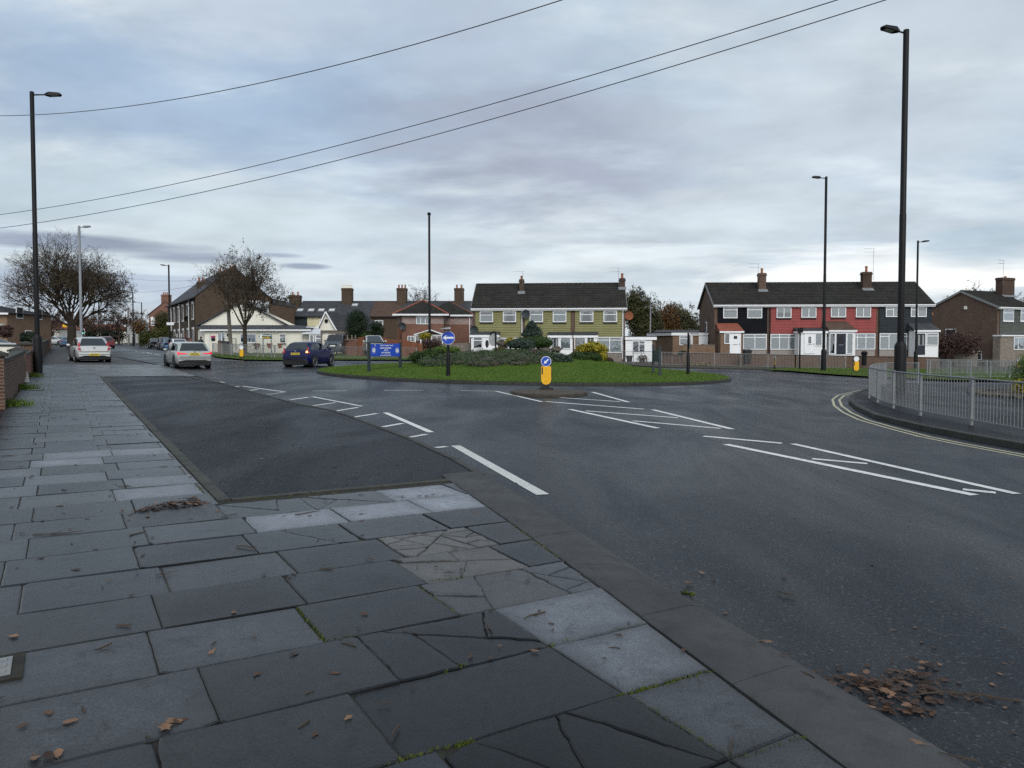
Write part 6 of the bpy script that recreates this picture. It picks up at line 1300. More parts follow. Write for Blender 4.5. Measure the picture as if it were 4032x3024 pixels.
# council sponsor sign
(xa, ya, za), (xb, yb, zb_) = GD(1453, 1462), GD(1576, 1447); e = empty('council_sign', (xa, ya, za), math.atan2(yb - ya, xb - xa)); tag(e, 'blue council sponsor sign with white lettering between two dark posts', 'sign board')
l = math.hypot(xb - xa, yb - ya); zt = lambda v: At(1453, v, ya).z - za; zt2 = lambda v: At(1576, v, yb).z - za; dz = zb_ - za
for px, pz, top in ((0, 0, zt(1348)), (l, dz, zt2(1348))): m = MB(); m.box(px - .055, px + .055, -.055, .055, pz - .1, top); m.build('post', 'sign_post', e)
b0, t0 = zt(1403), zt(1354); b1, t1_ = zt2(1403), zt2(1353); sl = math.atan2((b1 + t1_ - b0 - t0) / 2, l); hgt = ((t0 - b0) + (t1_ - b1)) / 2
m = MB(); m.hexa([(.056, -.03, b0), (l - .056, -.03, b1), (l - .056, .0, b1), (.056, .0, b0)], [(.056, -.03, t0), (l - .056, -.03, t1_), (l - .056, .0, t1_), (.056, .0, t0)]); bd = m.build('board', 'blue_sign', e)
def bt(s, fx_, fz, size, sx=1, bold=0): text('lettering', s, size * hgt, 'white_sign', bd, (l * fx_, -.034, b0 + (b1 - b0) * fx_ + hgt * fz), (PI / 2, 0, 0), sx=sx, bold=bold).rotation_euler = (PI / 2, -sl, 0)
bt('North Tyneside Council', .54, .87, .17, .88, .01); bt('PRIORY ELECTRICAL', .51, .65, .165, .84, .025); bt('NE LTD', .52, .48, .15, .9, .025); bt('0191 4553 206', .51, .29, .165, 1.0, .025); bt('www.northtyneside.gov.uk', .51, .09, .13, .86, .01)
for fx_ in (.135, .885):
    X, Zc = l * fx_, b0 + (b1 - b0) * fx_ + hgt * .47
    m = MB(); rr1 = hgt * .235; n = 28; o_ = [(X + rr1 * math.cos(2 * PI * i / n), Zc + rr1 * math.sin(2 * PI * i / n)) for i in range(n)]; i_ = [(X + rr1 * .95 * math.cos(2 * PI * i / n), Zc + rr1 * .95 * math.sin(2 * PI * i / n)) for i in range(n)]
    for i in range(n): j = (i + 1) % n; m.quad((o_[i][0], -.033, o_[i][1]), (o_[j][0], -.033, o_[j][1]), (i_[j][0], -.033, i_[j][1]), (i_[i][0], -.033, i_[i][1]))
    m.prism([(X + rr1 * .66 * math.cos(2 * PI * i / n), Zc + rr1 * .7 * math.sin(2 * PI * i / n)) for i in range(n)], lambda p: (p[0], -.036, p[1]), lambda p: (p[0], -.031, p[1])); m.build('round_logo', 'white_sign', bd)
    text('logo_letter', 'P', hgt * .3, 'grey_sign', bd, (X, -.039, Zc))
m = MB(); X, Zc = l * .175, b0 + (b1 - b0) * .175 + hgt * .86; m.prism([(X + .05 * a, Zc + .07 * b) for a, b in [(-.8, .5), (-.5, .9), (0, 1.1), (.5, .9), (.8, .5), (.7, -.4), (0, -1), (-.7, -.4)]], lambda p: (p[0], -.036, p[1]), lambda p: (p[0], -.031, p[1])); m.build('crest', 'grey_sign', bd)
# direction sign
x, y, z = by_px(1037, 1402, 61); e = empty('direction_sign', (x, y, z)); tag(e, 'green direction sign reading Newcastle (A1058) on two grey posts', 'road sign'); k = y / F
zt = lambda v: At(1037, v, y).z - z; w = 32 * k
for px in (0, w): m = MB(); m.tube([(px, 0, -.1), (px, 0, zt(1336))], .05, 8); m.build('post', 'galv', e)
xl, xa_, xr = -18 * k, -9 * k, 37 * k; b, t = zt(1336), zt(1314); mid = (b + t) / 2
m = MB(); out = [(xl, mid), (xa_, t), (xr, t), (xr, b), (xa_, b)]; m.prism(out, lambda p: (p[0], -.08, p[1]), lambda p: (p[0], -.06, p[1])); bd = m.build('panel', 'green_sign', e)
m = MB(); cx_, cz_ = (xl + xr) / 2, mid; inn = [(cx_ + (a - cx_) * .965, cz_ + (c - cz_) * .9) for a, c in out]
for i in range(5): j = (i + 1) % 5; m.quad((out[i][0], -.082, out[i][1]), (out[j][0], -.082, out[j][1]), (inn[j][0], -.082, inn[j][1]), (inn[i][0], -.082, inn[i][1]))
m.prism([(xl + .12, mid), (xa_ - .02, t - .07), (xa_ + .16, t - .07), (xl + .3, mid), (xa_ + .16, b + .07), (xa_ - .02, b + .07)], lambda p: (p[0], -.084, p[1]), lambda p: (p[0], -.081, p[1])); m.build('white_border', 'white_sign', bd)
text('place_name', 'Newcastle', (t - b) * .42, 'white_sign', bd, ((xa_ + xr) / 2 + .04, -.086, mid + (t - b) * .2), sx=.92, bold=.02); text('road_number', '(A1058)', (t - b) * .42, 'yellow', bd, ((xa_ + xr) / 2 - .02, -.086, mid - (t - b) * .22), sx=.98, bold=.02)
# slim post with signal head seen from behind, verge on the right
x, y, z = by_px(3149, 1446, 55); e = empty('signal_post', (x, y, z)); tag(e, 'slim black post with a small boxed sign head before the red house', 'road sign'); zt = lambda v: At(3149, v, y).z - z; m = MB(); m.tube([(0, 0, -.1), (0, 0, zt(1305))], .06, 8); m.build('pole', 'black', e); m = MB(); m.box(-.14, .02, -.1, .1, zt(1312), zt(1292)); m.box(.02, .2, -.06, .0, zt(1310), zt(1290)); m.build('sign_head', 'black', e)
# telegraph pole
x, y, z = by_px(911, 1392, 72); t_ = At(890, 1088, 72); e = empty('telegraph_pole', (x, y, z)); tag(e, 'leaning wooden telegraph pole in front of the cream bungalow', 'telegraph pole'); m = MB(); m.tube([(0, 0, -.3), ((t_.x - x) * .5, 0, (t_.z - z) * .5), (t_.x - x, 0, t_.z - z)], [.2, .17, .13], 10); m.build('pole', 'pole_wood', e, True, 40); m = MB(); m.box(t_.x - x - .3, t_.x - x + .3, -.15, -.08, t_.z - z - .6, t_.z - z - .45); m.build('crossarm', 'pole_wood', e)
x, y, z = by_px(508, 1360, 150); t_ = At(507, 1212, 150); e = empty('telegraph_pole', (x, y, z)); tag(e, 'thin distant telegraph pole above the brick boundary wall', 'telegraph pole'); m = MB(); m.tube([(0, 0, -.3), (0, 0, t_.z - z)], [.2, .14], 8); m.build('pole', 'pole_wood', e)
# traffic light, yellow banner, road sign panel down the left street
x, y, z = by_px(327, 1360, 120); e = empty('traffic_light', (x, y, z)); tag(e, 'traffic light showing green beyond the white hatchback', 'traffic light'); zt = lambda v: At(327, v, y).z - z; m = MB(); m.tube([(0, 0, -.2), (0, 0, zt(1315))], .08, 8); m.build('pole', 'black', e); m = MB(); m.box(-.22, .22, -.12, .12, zt(1318), zt(1297)); m.build('signal_head', 'black', e)
MAT['green_on'] = glow('green_signal', (.2, 1, .6), 2.5); m = MB(); stad_disc(m, .17, -.16, -.12, zt(1312), 14); m.build('green_lamp', 'green_on', e); m = MB(); m.box(-.28, .28, .12, .14, zt(1320), zt(1295)); m.build('backing_board', 'white_sign', e)
x, y, z = by_px(262, 1283, 118); e = empty('banner_sign', (x, y, gz(x))); tag(e, 'yellow banner sign hanging beside the big bare tree', 'sign'); m = MB(); m.box(-.5, .55, -.04, .0, z - gz(x) - .2, z - gz(x) + .22); m.build('banner', 'yellow', e); m = MB(); m.tube([(.5, .05, 0), (.5, .05, z - gz(x) + .3)], .05, 6); m.build('post', 'black', e)
x, y, z = by_px(508, 1362, 138); e = empty('road_sign', (x, y, z)); tag(e, 'large grey back of a road sign above the brick boundary wall', 'road sign'); zt = lambda v: At(508, v, y).z - z; m = MB(); m.box(-.25, 1.35, 0, .04, zt(1316), zt(1287)); m.build('panel', 'grey_sign', e)
for px in (0, 1.2): m = MB(); m.tube([(px, .08, -.1), (px, .08, zt(1288))], .05, 6); m.build('post', 'galv', e)
x, y, z = by_px(672, 1275, 91); e = empty('bus_flag', (x, y, z)); tag(e, 'white flag sign fixed to the lamp post by the corner terrace', 'sign'); m = MB(); m.box(-.42, .48, -.06, -.02, -.15, .18); m.build('plate', 'white_sign', e)
# wheelie bins
def bin_(u, v, Y, label, mat='trim', h=1.07):
    x, y, z = by_px(u, v, Y); e = empty('wheelie_bin', (x, y, z)); tag(e, label, 'bin', 'wheelie bins'); m = MB(); m.hexa([(-.23, -.25, .05), (.23, -.25, .05), (.23, .25, .05), (-.23, .25, .05)], [(-.29, -.33, h - .1), (.29, -.33, h - .1), (.29, .33, h - .1), (-.29, .33, h - .1)]); m.build('body', mat, e)
    m = MB(); m.hexa([(-.31, -.36, h - .098), (.31, -.36, h - .098), (.31, .38, h - .098), (-.31, .38, h - .098)], [(-.27, -.3, h), (.27, -.3, h), (.27, .4, h + .02), (-.27, .4, h + .02)]); m.build('lid', mat, e)
    for s_ in (-.22, .22): m = MB(); m.tube([(s_ - .03, .27, .1), (s_ + .03, .27, .1)], .1, 10); m.build('wheel', 'trim', e)
bin_(886, 1392, 69, 'black wheelie bin behind the railing of the cream bungalow'); bin_(2942, 1436, 63, 'black wheelie bin behind the railings in front of the black boarded house', h=1.3)
x, y, z = by_px(3403, 1440, 63); e = empty('gate_post', (x, y, z)); tag(e, 'black ornamental iron gate post beside the yellow verge bollard', 'gate post'); m = MB(); m.lathe([(.2, 0), (.2, .9), (.28, .95), (.24, 1.0), (.3, 1.1), (.22, 1.2), (.12, 1.25)], n=8); m.build('post', 'black', e)
x, y, z = by_px(2478, 1424, 68); e = empty('plant_tub', (x, y, z)); tag(e, 'black plant tub in front of the white annexe', 'plant pot'); m = MB(); m.lathe([(.22, 0), (.32, .5), (.34, .5), (.34, .56), (.28, .56)], n=12); m.build('tub', 'trim', e)
for i, (u, w) in enumerate(((1012, 1), (1062, .9), (1103, .8))):
    x, y, z = by_px(u, 1372, 76); e = empty('flower_pot', (x, y, z)); tag(e, ['large terracotta pot left of the direction sign posts', 'terracotta pot between the direction sign posts', 'terracotta pot right of the direction sign'][i], 'plant pot', 'terracotta pots by the bungalow'); m = MB(); m.lathe([(.2 * w, 0), (.3 * w, .42), (.34 * w, .42), (.34 * w, .52), (.28 * w, .52)], n=12); m.build('pot', 'terracotta', e)
for i, u in enumerate((1369, 1386, 1400)):
    x, y, z = by_px(u, 1339, 75.6); e = empty('garden_statue', (x, y, z)); tag(e, ['small pale statue on the red garden wall nearest the van', 'middle small statue on the red garden wall', 'small pale statue on the red garden wall nearest the timber fence'][i], 'statue', 'small statues on the red wall'); m = MB(); m.lathe([(.12, 0), (.12, .06), (.06, .1), (.09, .25), (.05, .36), (.07, .45), (.02, .52)], n=8); m.build('figure', 'stone_clad', e)
# white litter by the wall, parking sign strip
x, y = Z('D', 197, 285); e = empty('litter', (x, y, gz(x))); tag(e, 'upright scrap of white paper litter against the left brick wall', 'litter'); m = MB(); m.add([(-.08, 0, 0), (.08, 0, .0), (.02, .03, .34), (-.06, .05, .36)], [(0, 1, 2, 3)]); m.add([(-.08, 0, 0), (.08, 0, .0), (.06, -.08, .01), (-.09, -.09, .01)], [(0, 1, 2, 3)]); m.build('paper', 'cardboard', e)
# overhead cables
def cable(p0, Y0, p1, Y1, sag, label, r=.011, ext=.35):
    a, b = At(*p0, Y0), At(*p1, Y1); d = b - a; a2, b2 = a - d * .12, b + d * ext; n = 40; pts = []
    for i in range(n + 1):
        t = i / n; p = a2.lerp(b2, t); s = (t - .12 / (1.12 + ext)) / (1 / (1.12 + ext)); p.z -= 4 * sag * s * (1 - s); pts.append(p)
    m = MB(); m.tube(pts, r, 5, cap=False); o = m.build('overhead_cable', 'wire'); tag(o, label, 'cable', 'overhead cables')
cable((0, 456), 26, (2206, 2), 15, .55, 'uppermost overhead cable crossing the sky'); cable((0, 845), 30, (3290, 2), 14.5, .5, 'middle overhead cable crossing the sky', ext=.2); cable((0, 898), 30, (3480, 2), 14.5, .55, 'lowest overhead cable crossing the sky', ext=.2)
for v0, v1, lab in ((1088, 1095, 'upper thin cable from the telegraph pole over the left street'), (1150, 1098, 'lower thin cable from the telegraph pole over the left street')): cable((470, v0), 120, (888, v1), 72, .5, lab, .014, 0)

# ---------------------------------------------------------------- vehicles
def paint(name, col, coat=.6, met=.3): return M(name, col, .32, .06, 2, metal=met, coat=coat)
MAT['p_silver'] = paint('silver_paint', (.5, .51, .5)); MAT['p_grey'] = paint('pale_grey_paint', (.34, .36, .35), met=.1); MAT['p_blue'] = M('deep_blue_paint', (.004, .006, .055), .28, .06, 2, spec=.3); MAT['p_red'] = paint('red_paint', (.3, .015, .02), met=.1)
MAT['p_white'] = paint('white_car_paint', (.72, .73, .74), met=0); MAT['p_dark'] = paint('dark_car_paint', (.02, .022, .026)); MAT['p_slate'] = paint('slate_blue_paint', (.05, .06, .075)); MAT['p_lblue'] = paint('light_blue_paint', (.06, .14, .26)); MAT['p_plum'] = paint('plum_paint', (.07, .06, .075))
def car(label, x, y, z, hd, mat, Ln=4.25, W=1.78, H=1.48, belt=.92, roof=(.13, .42, .62, .98), wr=.33, bonnet=.78, plate='', rearlight='tall', frontplate='', lit='', group=None, scale=1.0, bumper=.36, rim='rim', van=False, name='car', cat='car', clad=None):
    """local +y is forward; roof = (rear base, rear top, front top, front base) as length fractions from the tail"""
    e = empty(name, (x, y, z), hd - PI / 2); e.scale = (scale,) * 3; tag(e, label, cat, group); w = W / 2
    zl = .2
    # lower body loft: stations (fraction, width factor, belt height)
    st = [(0, .86, belt - .06), (.015, .93, belt - .03), (.06, .985, belt), (.2, 1, belt + .015), (.5, 1, belt), (roof[3], .99, belt - .03), (.9, .94, bonnet - .03), (.965, .86, bonnet - .13), (1.0, .7, bonnet - .24)]
    if van: st = [(0, .95, belt), (.02, .99, belt), (.2, 1, belt), (.6, 1, belt), (roof[3], 1, belt - .02), (.95, .95, bonnet), (.99, .9, bonnet - .2), (1, .82, bonnet - .35)]
    sec = lambda k, bz: [(.0, zl), (k * .88, zl), (k * .985, zl + .12), (k * 1.0, zl + (bz - zl) * .5), (k * .985, zl + (bz - zl) * .8), (k * .93, bz), (k * .8, bz + .02), (0, bz + .035)]
    m = MB(); vs = []; n = 8
    for fr_, k, bz in st:
        s_ = sec(k * w, bz); yy = (fr_ - .5) * Ln
        for j, (px, pz) in enumerate(s_):
            dy = 0
            if fr_ < .03: dy = .03 * (1 - abs(px) / w) * -1 + max(0, (pz - .62)) * .22
            vs.append((px, yy + dy, pz))
        for j, (px, pz) in reversed(list(enumerate(s_))[1:-1]):
            dy = (.03 * (1 - abs(px) / w) * -1 + max(0, (pz - .62)) * .22) if fr_ < .03 else 0; vs.append((-px, yy + dy, pz))
    k = 14; fs = [(i * k + j, (i + 1) * k + j, (i + 1) * k + (j + 1) % k, i * k + (j + 1) % k) for i in range(len(st) - 1) for j in range(k)] + [tuple(range(k)), tuple(range(len(st) * k - 1, (len(st) - 1) * k - 1, -1))]
    m.add(vs, fs); m.build('body', mat, e, True, 38)
    # greenhouse
    Yf = lambda f: (f - .5) * Ln; wb, wt = w * .93, w - wr * .62
    rs = []; fr_list = [(roof[0], roof[1]), (roof[1] * .98 + .0, roof[1] + .06), (.5, (roof[1] + roof[2]) / 2), (roof[2] + .02, roof[2]), (roof[3], roof[2] + .015)]
    b4 = [(-wb, Yf(roof[0]), belt), (wb, Yf(roof[0]), belt), (wb * .97, Yf(roof[3]), belt - .02), (-wb * .97, Yf(roof[3]), belt - .02)]
    m = MB(); nst = 7; vs = []
    for i in range(nst):
        t = i / (nst - 1); fb = roof[0] + (roof[3] - roof[0]) * t; ft = roof[1] + (roof[2] - roof[1]) * t; hz_ = H - .07 * (2 * t - 1) ** 2 - (.03 * (1 - t) if not van else 0); kk = 1 - .05 * (2 * t - 1) ** 4; bz = belt - .02 * t - .015
        for px, py, pz in [(wb * kk, Yf(fb), bz), (wt * kk + .03, Yf(ft), hz_ - .07), (wt * kk - .07, Yf(ft), hz_ - .015), (0, Yf(ft), hz_)]: vs.append((px, py, pz))
        for px, py, pz in [(-wt * kk + .07, Yf(ft), hz_ - .015), (-wt * kk - .03, Yf(ft), hz_ - .07), (-wb * kk, Yf(fb), bz)]: vs.append((px, py, pz))
    g = lambda i, j: Vector(vs[i * 7 + j]); m.add(vs, [(i * 7 + j, (i + 1) * 7 + j, (i + 1) * 7 + j + 1, i * 7 + j + 1) for i in range(nst - 1) for j in range(6)] + [(0, 1, 2, 3, 4, 5, 6), tuple((nst - 1) * 7 + j for j in range(6, -1, -1))]); m.build('cabin', mat, e, True, 45)
    def pane(nm, A, B, Cc, Dd, off, ins=(.06, .06, .07, .08), mt='carglass'):       # bottom-left, bottom-right, top-right, top-left
        P = lambda s, t: A.lerp(B, s).lerp(Dd.lerp(Cc, s), t) + off; l, r_, bo, to = ins; mm = MB()
        mm.quad(P(l, bo), P(1 - r_, bo), P(1 - r_ * 1.3, 1 - to), P(l * 1.3, 1 - to)); o = mm.build(nm, mt, e); mm = MB(); q = -off * .35
        mm.quad(P(l - .015, bo - .02) + q, P(1 - r_ + .015, bo - .02) + q, P(1 - r_ * 1.3 + .015, 1 - to + .02) + q, P(l * 1.3 - .015, 1 - to + .02) + q); mm.build('glass_seal', 'trim', o)
    oy = Vector((0, -.014, .006)); pane('rear_window', g(0, 6), g(0, 0), g(0, 2), g(0, 4), oy, (.06, .06, .08, .02)); pane('windscreen', g(6, 0), g(6, 6), g(6, 4), g(6, 2), Vector((0, .014, .006)), (.05, .05, .04, .03))
    for sg, (jb, jt) in ((1, (0, 1)), (-1, (6, 5))):
        o_ = Vector((.013 * sg, 0, .003))
        for i0, i1 in (((0, 1.5), (1.6, 3.4), (3.55, 5.7)) if not van else ((4.4, 5.7),)):
            gi = lambda t, j: g(int(t), j).lerp(g(min(int(t) + 1, 6), j), t - int(t)); pane('side_window', gi(i0, jb), gi(i1, jb), gi(i1, jt), gi(i0, jt), o_, (.22 if i0 == 0 else .03, .03 if i1 < 5 else .1, .1, .08))
    # wheels
    wr_ = .33 if not van else .36
    for f_ in (.19, .81):
        for sg in (-1, 1):
            cx_, cy_ = sg * (w - .1), Yf(f_); mm = MB(); mm.tube([(cx_ - sg * .13, cy_, wr_), (cx_ + sg * .085, cy_, wr_), (cx_ + sg * .1, cy_, wr_)], [wr_, wr_, wr_ * .94], 20); o = mm.build('wheel', 'tyre', e, True, 40)
            mm = MB(); X = cx_ + sg * .105
            for s_ in range(7):
                a = 2 * PI * s_ / 7; da = .16; mm.add([(X, cy_ + .05 * math.cos(a - 1), wr_ + .05 * math.sin(a - 1)), (X, cy_ + wr_ * .68 * math.cos(a - da), wr_ + wr_ * .68 * math.sin(a - da)), (X, cy_ + wr_ * .68 * math.cos(a + da), wr_ + wr_ * .68 * math.sin(a + da)), (X, cy_ + .05 * math.cos(a + 1), wr_ + .05 * math.sin(a + 1))], [(0, 1, 2, 3)])
            mm.tube([(X, cy_ + wr_ * .68 * math.cos(t * PI / 10), wr_ + wr_ * .68 * math.sin(t * PI / 10)) for t in range(21)], .02, 4); mm.build('rim', rim, o)
            mm = MB(); mm.tube([(sg * (w - .16), cy_, wr_ + .02), (sg * (w + .012), cy_, wr_ + .02)], wr_ + .07, 20); mm.build('wheel_arch', 'trim' if not clad else clad, e)
    for sg in (-1, 1): mm = MB(); mm.ball((sg * (w + .08), Yf(roof[3] - .09), belt + .06), (.11, .07, .08), 8, 6); mm.build('wing_mirror', mat if not van else 'trim', e, True)
    mm = MB(); mm.box(-w * .86, w * .86, Yf(0) + .05, Yf(1) - .15, zl - .06, zl + .04); mm.build('underbody', 'trim', e)
    # rear
    yr = lambda zz: Yf(0) - .035 + max(0, zz - .62) * .22
    mm = MB(); hb = bumper; mm.add([(-w * .88, yr(0) + .02, zl - .02), (w * .88, yr(0) + .02, zl - .02), (w * .9, yr(0) + .02, hb - .04), (w * .55, yr(0) - .01, hb + .03), (-w * .55, yr(0) - .01, hb + .03), (-w * .9, yr(0) + .02, hb - .04), (-w * .88, yr(0) + .2, zl - .02), (w * .88, yr(0) + .2, zl - .02)], [(0, 1, 2, 3, 4, 5), (0, 6, 7, 1)]); mm.build('rear_valance', 'trim', e)
    def tail(pts, mt): 
        for sg in (-1, 1):
            mm = MB(); q = [(sg * px * w, yr(pz) - .012 + max(0, abs(px) - .8) * .3, pz) for px, pz in pts]; mm.poly(q if sg > 0 else q[::-1]); mm.poly([(a, b + .05, c) for a, b, c in q]); mm.build('tail_light', mt if isinstance(mt, str) else mt[0 if sg < 0 else 1], e)
    if rearlight == 'tall':
        tail([(.72, .68), (.9, .7), (.92, .86), (.9, belt + .02), (.8, belt + .02), (.79, .86)], 'tail')
        for sg in (-1, 1):
            mm = MB(); mm.hexa([(sg * w * .74, Yf(roof[0]) + .0, belt + .0), (sg * w * .9, Yf(roof[0]) + .03, belt + .0), (sg * w * .9, Yf(roof[0]) + .1, belt), (sg * w * .74, Yf(roof[0]) + .1, belt)], [(sg * (w * .76), Yf(roof[0]) + .13, belt + .24), (sg * (w * .8), Yf(roof[0]) + .15, belt + .24), (sg * w * .8, Yf(roof[0]) + .2, belt + .24), (sg * w * .76, Yf(roof[0]) + .2, belt + .24)]); mm.build('upper_tail_light', 'tail', e)
            mm = MB(); mm.quad((sg * w * .75, yr(.84) - .02, .82), (sg * w * .92, yr(.84) + .02, .82), (sg * w * .92, yr(.84) + .02, .88), (sg * w * .77, yr(.84) - .02, .88)); mm.build('reversing_light', 'lens', e)
    elif rearlight == 'wide': tail([(.42, .775), (.93, .755), (.95, .89), (.86, .89), (.84, .825), (.46, .815)], 'tail_on'); 
    elif rearlight == 'boom': tail([(.7, .86), (.97, .82), (.98, .92), (.86, .93), (.9, 1.18), (.84, 1.16), (.74, .95)], 'tail'); mm = MB(); mm.quad((w * .74, yr(.9) - .03, .86), (w * .88, yr(.9) - .02, .86), (w * .88, yr(.9) - .02, .97), (w * .76, yr(.9) - .03, .97)); mm.build('indicator', 'amber_on', e)
    elif rearlight == 'small': tail([(.74, .7), (.93, .7), (.93, .98), (.8, .98)], 'tail')
    if plate:
        pz = {'tall': .44, 'wide': .76, 'boom': .8}.get(rearlight, .7); pw = .27; mm = MB(); mm.box(-pw, pw, yr(pz) - .022, yr(pz) + .03, pz - .06, pz + .065); o = mm.build('number_plate', 'plate', e); text('plate_text', plate, .105, 'black', o, (0, yr(pz) - .026, pz), sx=.85, bold=.02)
        bz = {'tall': .84, 'wide': .885, 'boom': .97}.get(rearlight, .85); mm = MB(); mm.prism([(.055 * math.cos(2 * PI * i / 14), bz + .04 * math.sin(2 * PI * i / 14)) for i in range(14)], lambda p: (p[0], yr(bz) - .03, p[1]), lambda p: (p[0], yr(bz) + .02, p[1])); mm.build('badge', 'galv', e)
        mm = MB(); mm.tube([(-w * .1, Yf(roof[0]) - .02, belt + .05), (w * .35, Yf(roof[0]) - .015, belt + .07)], .018, 5); mm.build('rear_wiper', 'trim', e)
        for zz in (bumper + .1, .62): mm = MB(); mm.box(-w * .84, w * .84, yr(zz) - .012, yr(zz) + .04, zz - .006, zz + .006); mm.build('panel_gap', 'trim', e)
    # front
    yf = Yf(1.0); fz = bonnet - .3
    mm = MB(); mm.add([(-w * .5, yf - .0, fz + .12), (w * .5, yf - .0, fz + .12), (w * .42, yf + .02, fz - .02), (-w * .42, yf + .02, fz - .02)], [(0, 1, 2, 3)]); mm.add([(-w * .62, yf + .012, fz - .08), (w * .62, yf + .012, fz - .08), (w * .52, yf + .012, fz - .22), (-w * .52, yf + .012, fz - .22)], [(0, 1, 2, 3)]); mm.build('grille', 'trim', e)
    for sg in (-1, 1): mm = MB(); y2 = yf - .16; mm.hexa([(sg * w * .5, yf - .03, fz + .02), (sg * w * .86, y2, fz + .02), (sg * w * .86, y2 - .12, fz + .02), (sg * w * .5, yf - .2, fz + .02)], [(sg * w * .5, yf - .05, fz + .16), (sg * w * .88, y2 - .04, fz + .18), (sg * w * .88, y2 - .16, fz + .18), (sg * w * .5, yf - .2, fz + .16)]); mm.build('headlight', 'lens', e)
    if frontplate: mm = MB(); mm.box(-.26, .26, yf + .016, yf + .035, fz - .12, fz - .01); o = mm.build('number_plate', 'white_sign', e)
    return e
def hdir(deg): return math.radians(90 + deg)
gx = lambda u, v, dv=0: G(u, v, -.04)
def put(u, v, dist_fwd=0, hd=0): x, y = G(u, v, -.04); return x + math.cos(hd) * dist_fwd, y + math.sin(hd) * dist_fwd
hd = hdir(36.5); x, y = put(372, 1430, 2.2, hd); car('silver hatchback with tall red tail lights parked at the left kerb', x, y, gz(x) - .02, hd, 'p_silver', plate='SA09 NWY', scale=1.06, roof=(.06, .2, .62, .8))
hd = hdir(33.5); x, y = put(768, 1452, 2.3, hd); car('pale grey estate car with lit red tail lights driving away', x, y, gz(x) - .04, hd, 'p_grey', Ln=4.71, W=1.83, H=1.46, belt=.93, plate='BK73 BTV', rearlight='wide', roof=(.04, .14, .55, .74), bumper=.42, scale=.98, rim='trim')
hd = hdir(-9); x, y = put(1165, 1446, 2.0, hd); car('deep blue crossover car beside the grassy roundabout, indicator lit', x, y, gz(x) - .04, hd, 'p_blue', Ln=4.13, W=1.77, H=1.54, belt=1.02, bonnet=.95, plate='FD17 NWS', rearlight='boom', roof=(.04, .16, .56, .76), bumper=.46, scale=1.0)
hd = hdir(38); x, y = put(422, 1371, 1.8, hd); car('red hatchback further up the left street beyond the silver hatchback', x, y, gz(x) - .04, hd, 'p_red', H=1.52, plate='', rearlight='small', roof=(.05, .16, .6, .8), scale=1.05)
pk = 'cars parked nose to tail along the left street'
def facing(u, v, Y, label, mat, **kw): x = (u - CX) / F * Y; hd = hdir(211); return car(label, x + .5, Y + 2.0, gz(x) - .04, hd, mat, group=pk, frontplate='x', rearlight='small', **kw)
facing(655, 1382, 84, 'white car at the near end of the row parked on the left street', 'p_white'); facing(622, 1379, 89, 'light blue car second in the parked row', 'p_lblue'); facing(606, 1375, 95, 'plum grey people carrier third in the parked row', 'p_plum', H=1.65); facing(572, 1371, 102, 'dark saloon at the far end of the parked row', 'p_dark')
x, y, z = by_px(1311, 1391, 74.5); car('dark slate blue van parked facing the road with roof bars', x, y + 2.4, z, hdir(180), 'p_slate', Ln=4.9, W=1.95, H=1.95, belt=1.2, bonnet=1.12, roof=(.02, .03, .74, .86), van=True, frontplate='x', rearlight='', name='van', cat='van')
x, y, z = by_px(1452, 1392, 72); car('silver off-roader parked behind the blue council sign', x, y + 2.2, z, hdir(196), 'p_silver', Ln=4.4, W=1.8, H=1.68, belt=1.05, bonnet=1.0, frontplate='x', rearlight='small', scale=1.08, name='parked_car')
x, y = AB(-3.9, 33.6); car('white car with red tail light on the drive behind the left wall', x, y, gz(x) + .1, math.atan2(-.52, -.854) + .12, 'p_white', rearlight='tall', scale=1.0, name='parked_car', roof=(.06, .2, .62, .8))
x, y = AB(-4.6, 66); car('silver car parked on the front drive beyond the left wall', x, y, gz(x), hdir(70), 'p_silver', rearlight='small', name='parked_car')
x, y, z = by_px(228, 1357, 118); car('dark and silver car crossing at the end of the left street', x, y, z - .1, hdir(70), 'p_silver', rearlight='small', name='car')
x, y, z = by_px(268, 1360, 104); car('bright blue car half hidden behind the big tree trunk', x, y, z - .25, hdir(30), 'p_lblue', rearlight='small', name='parked_car')
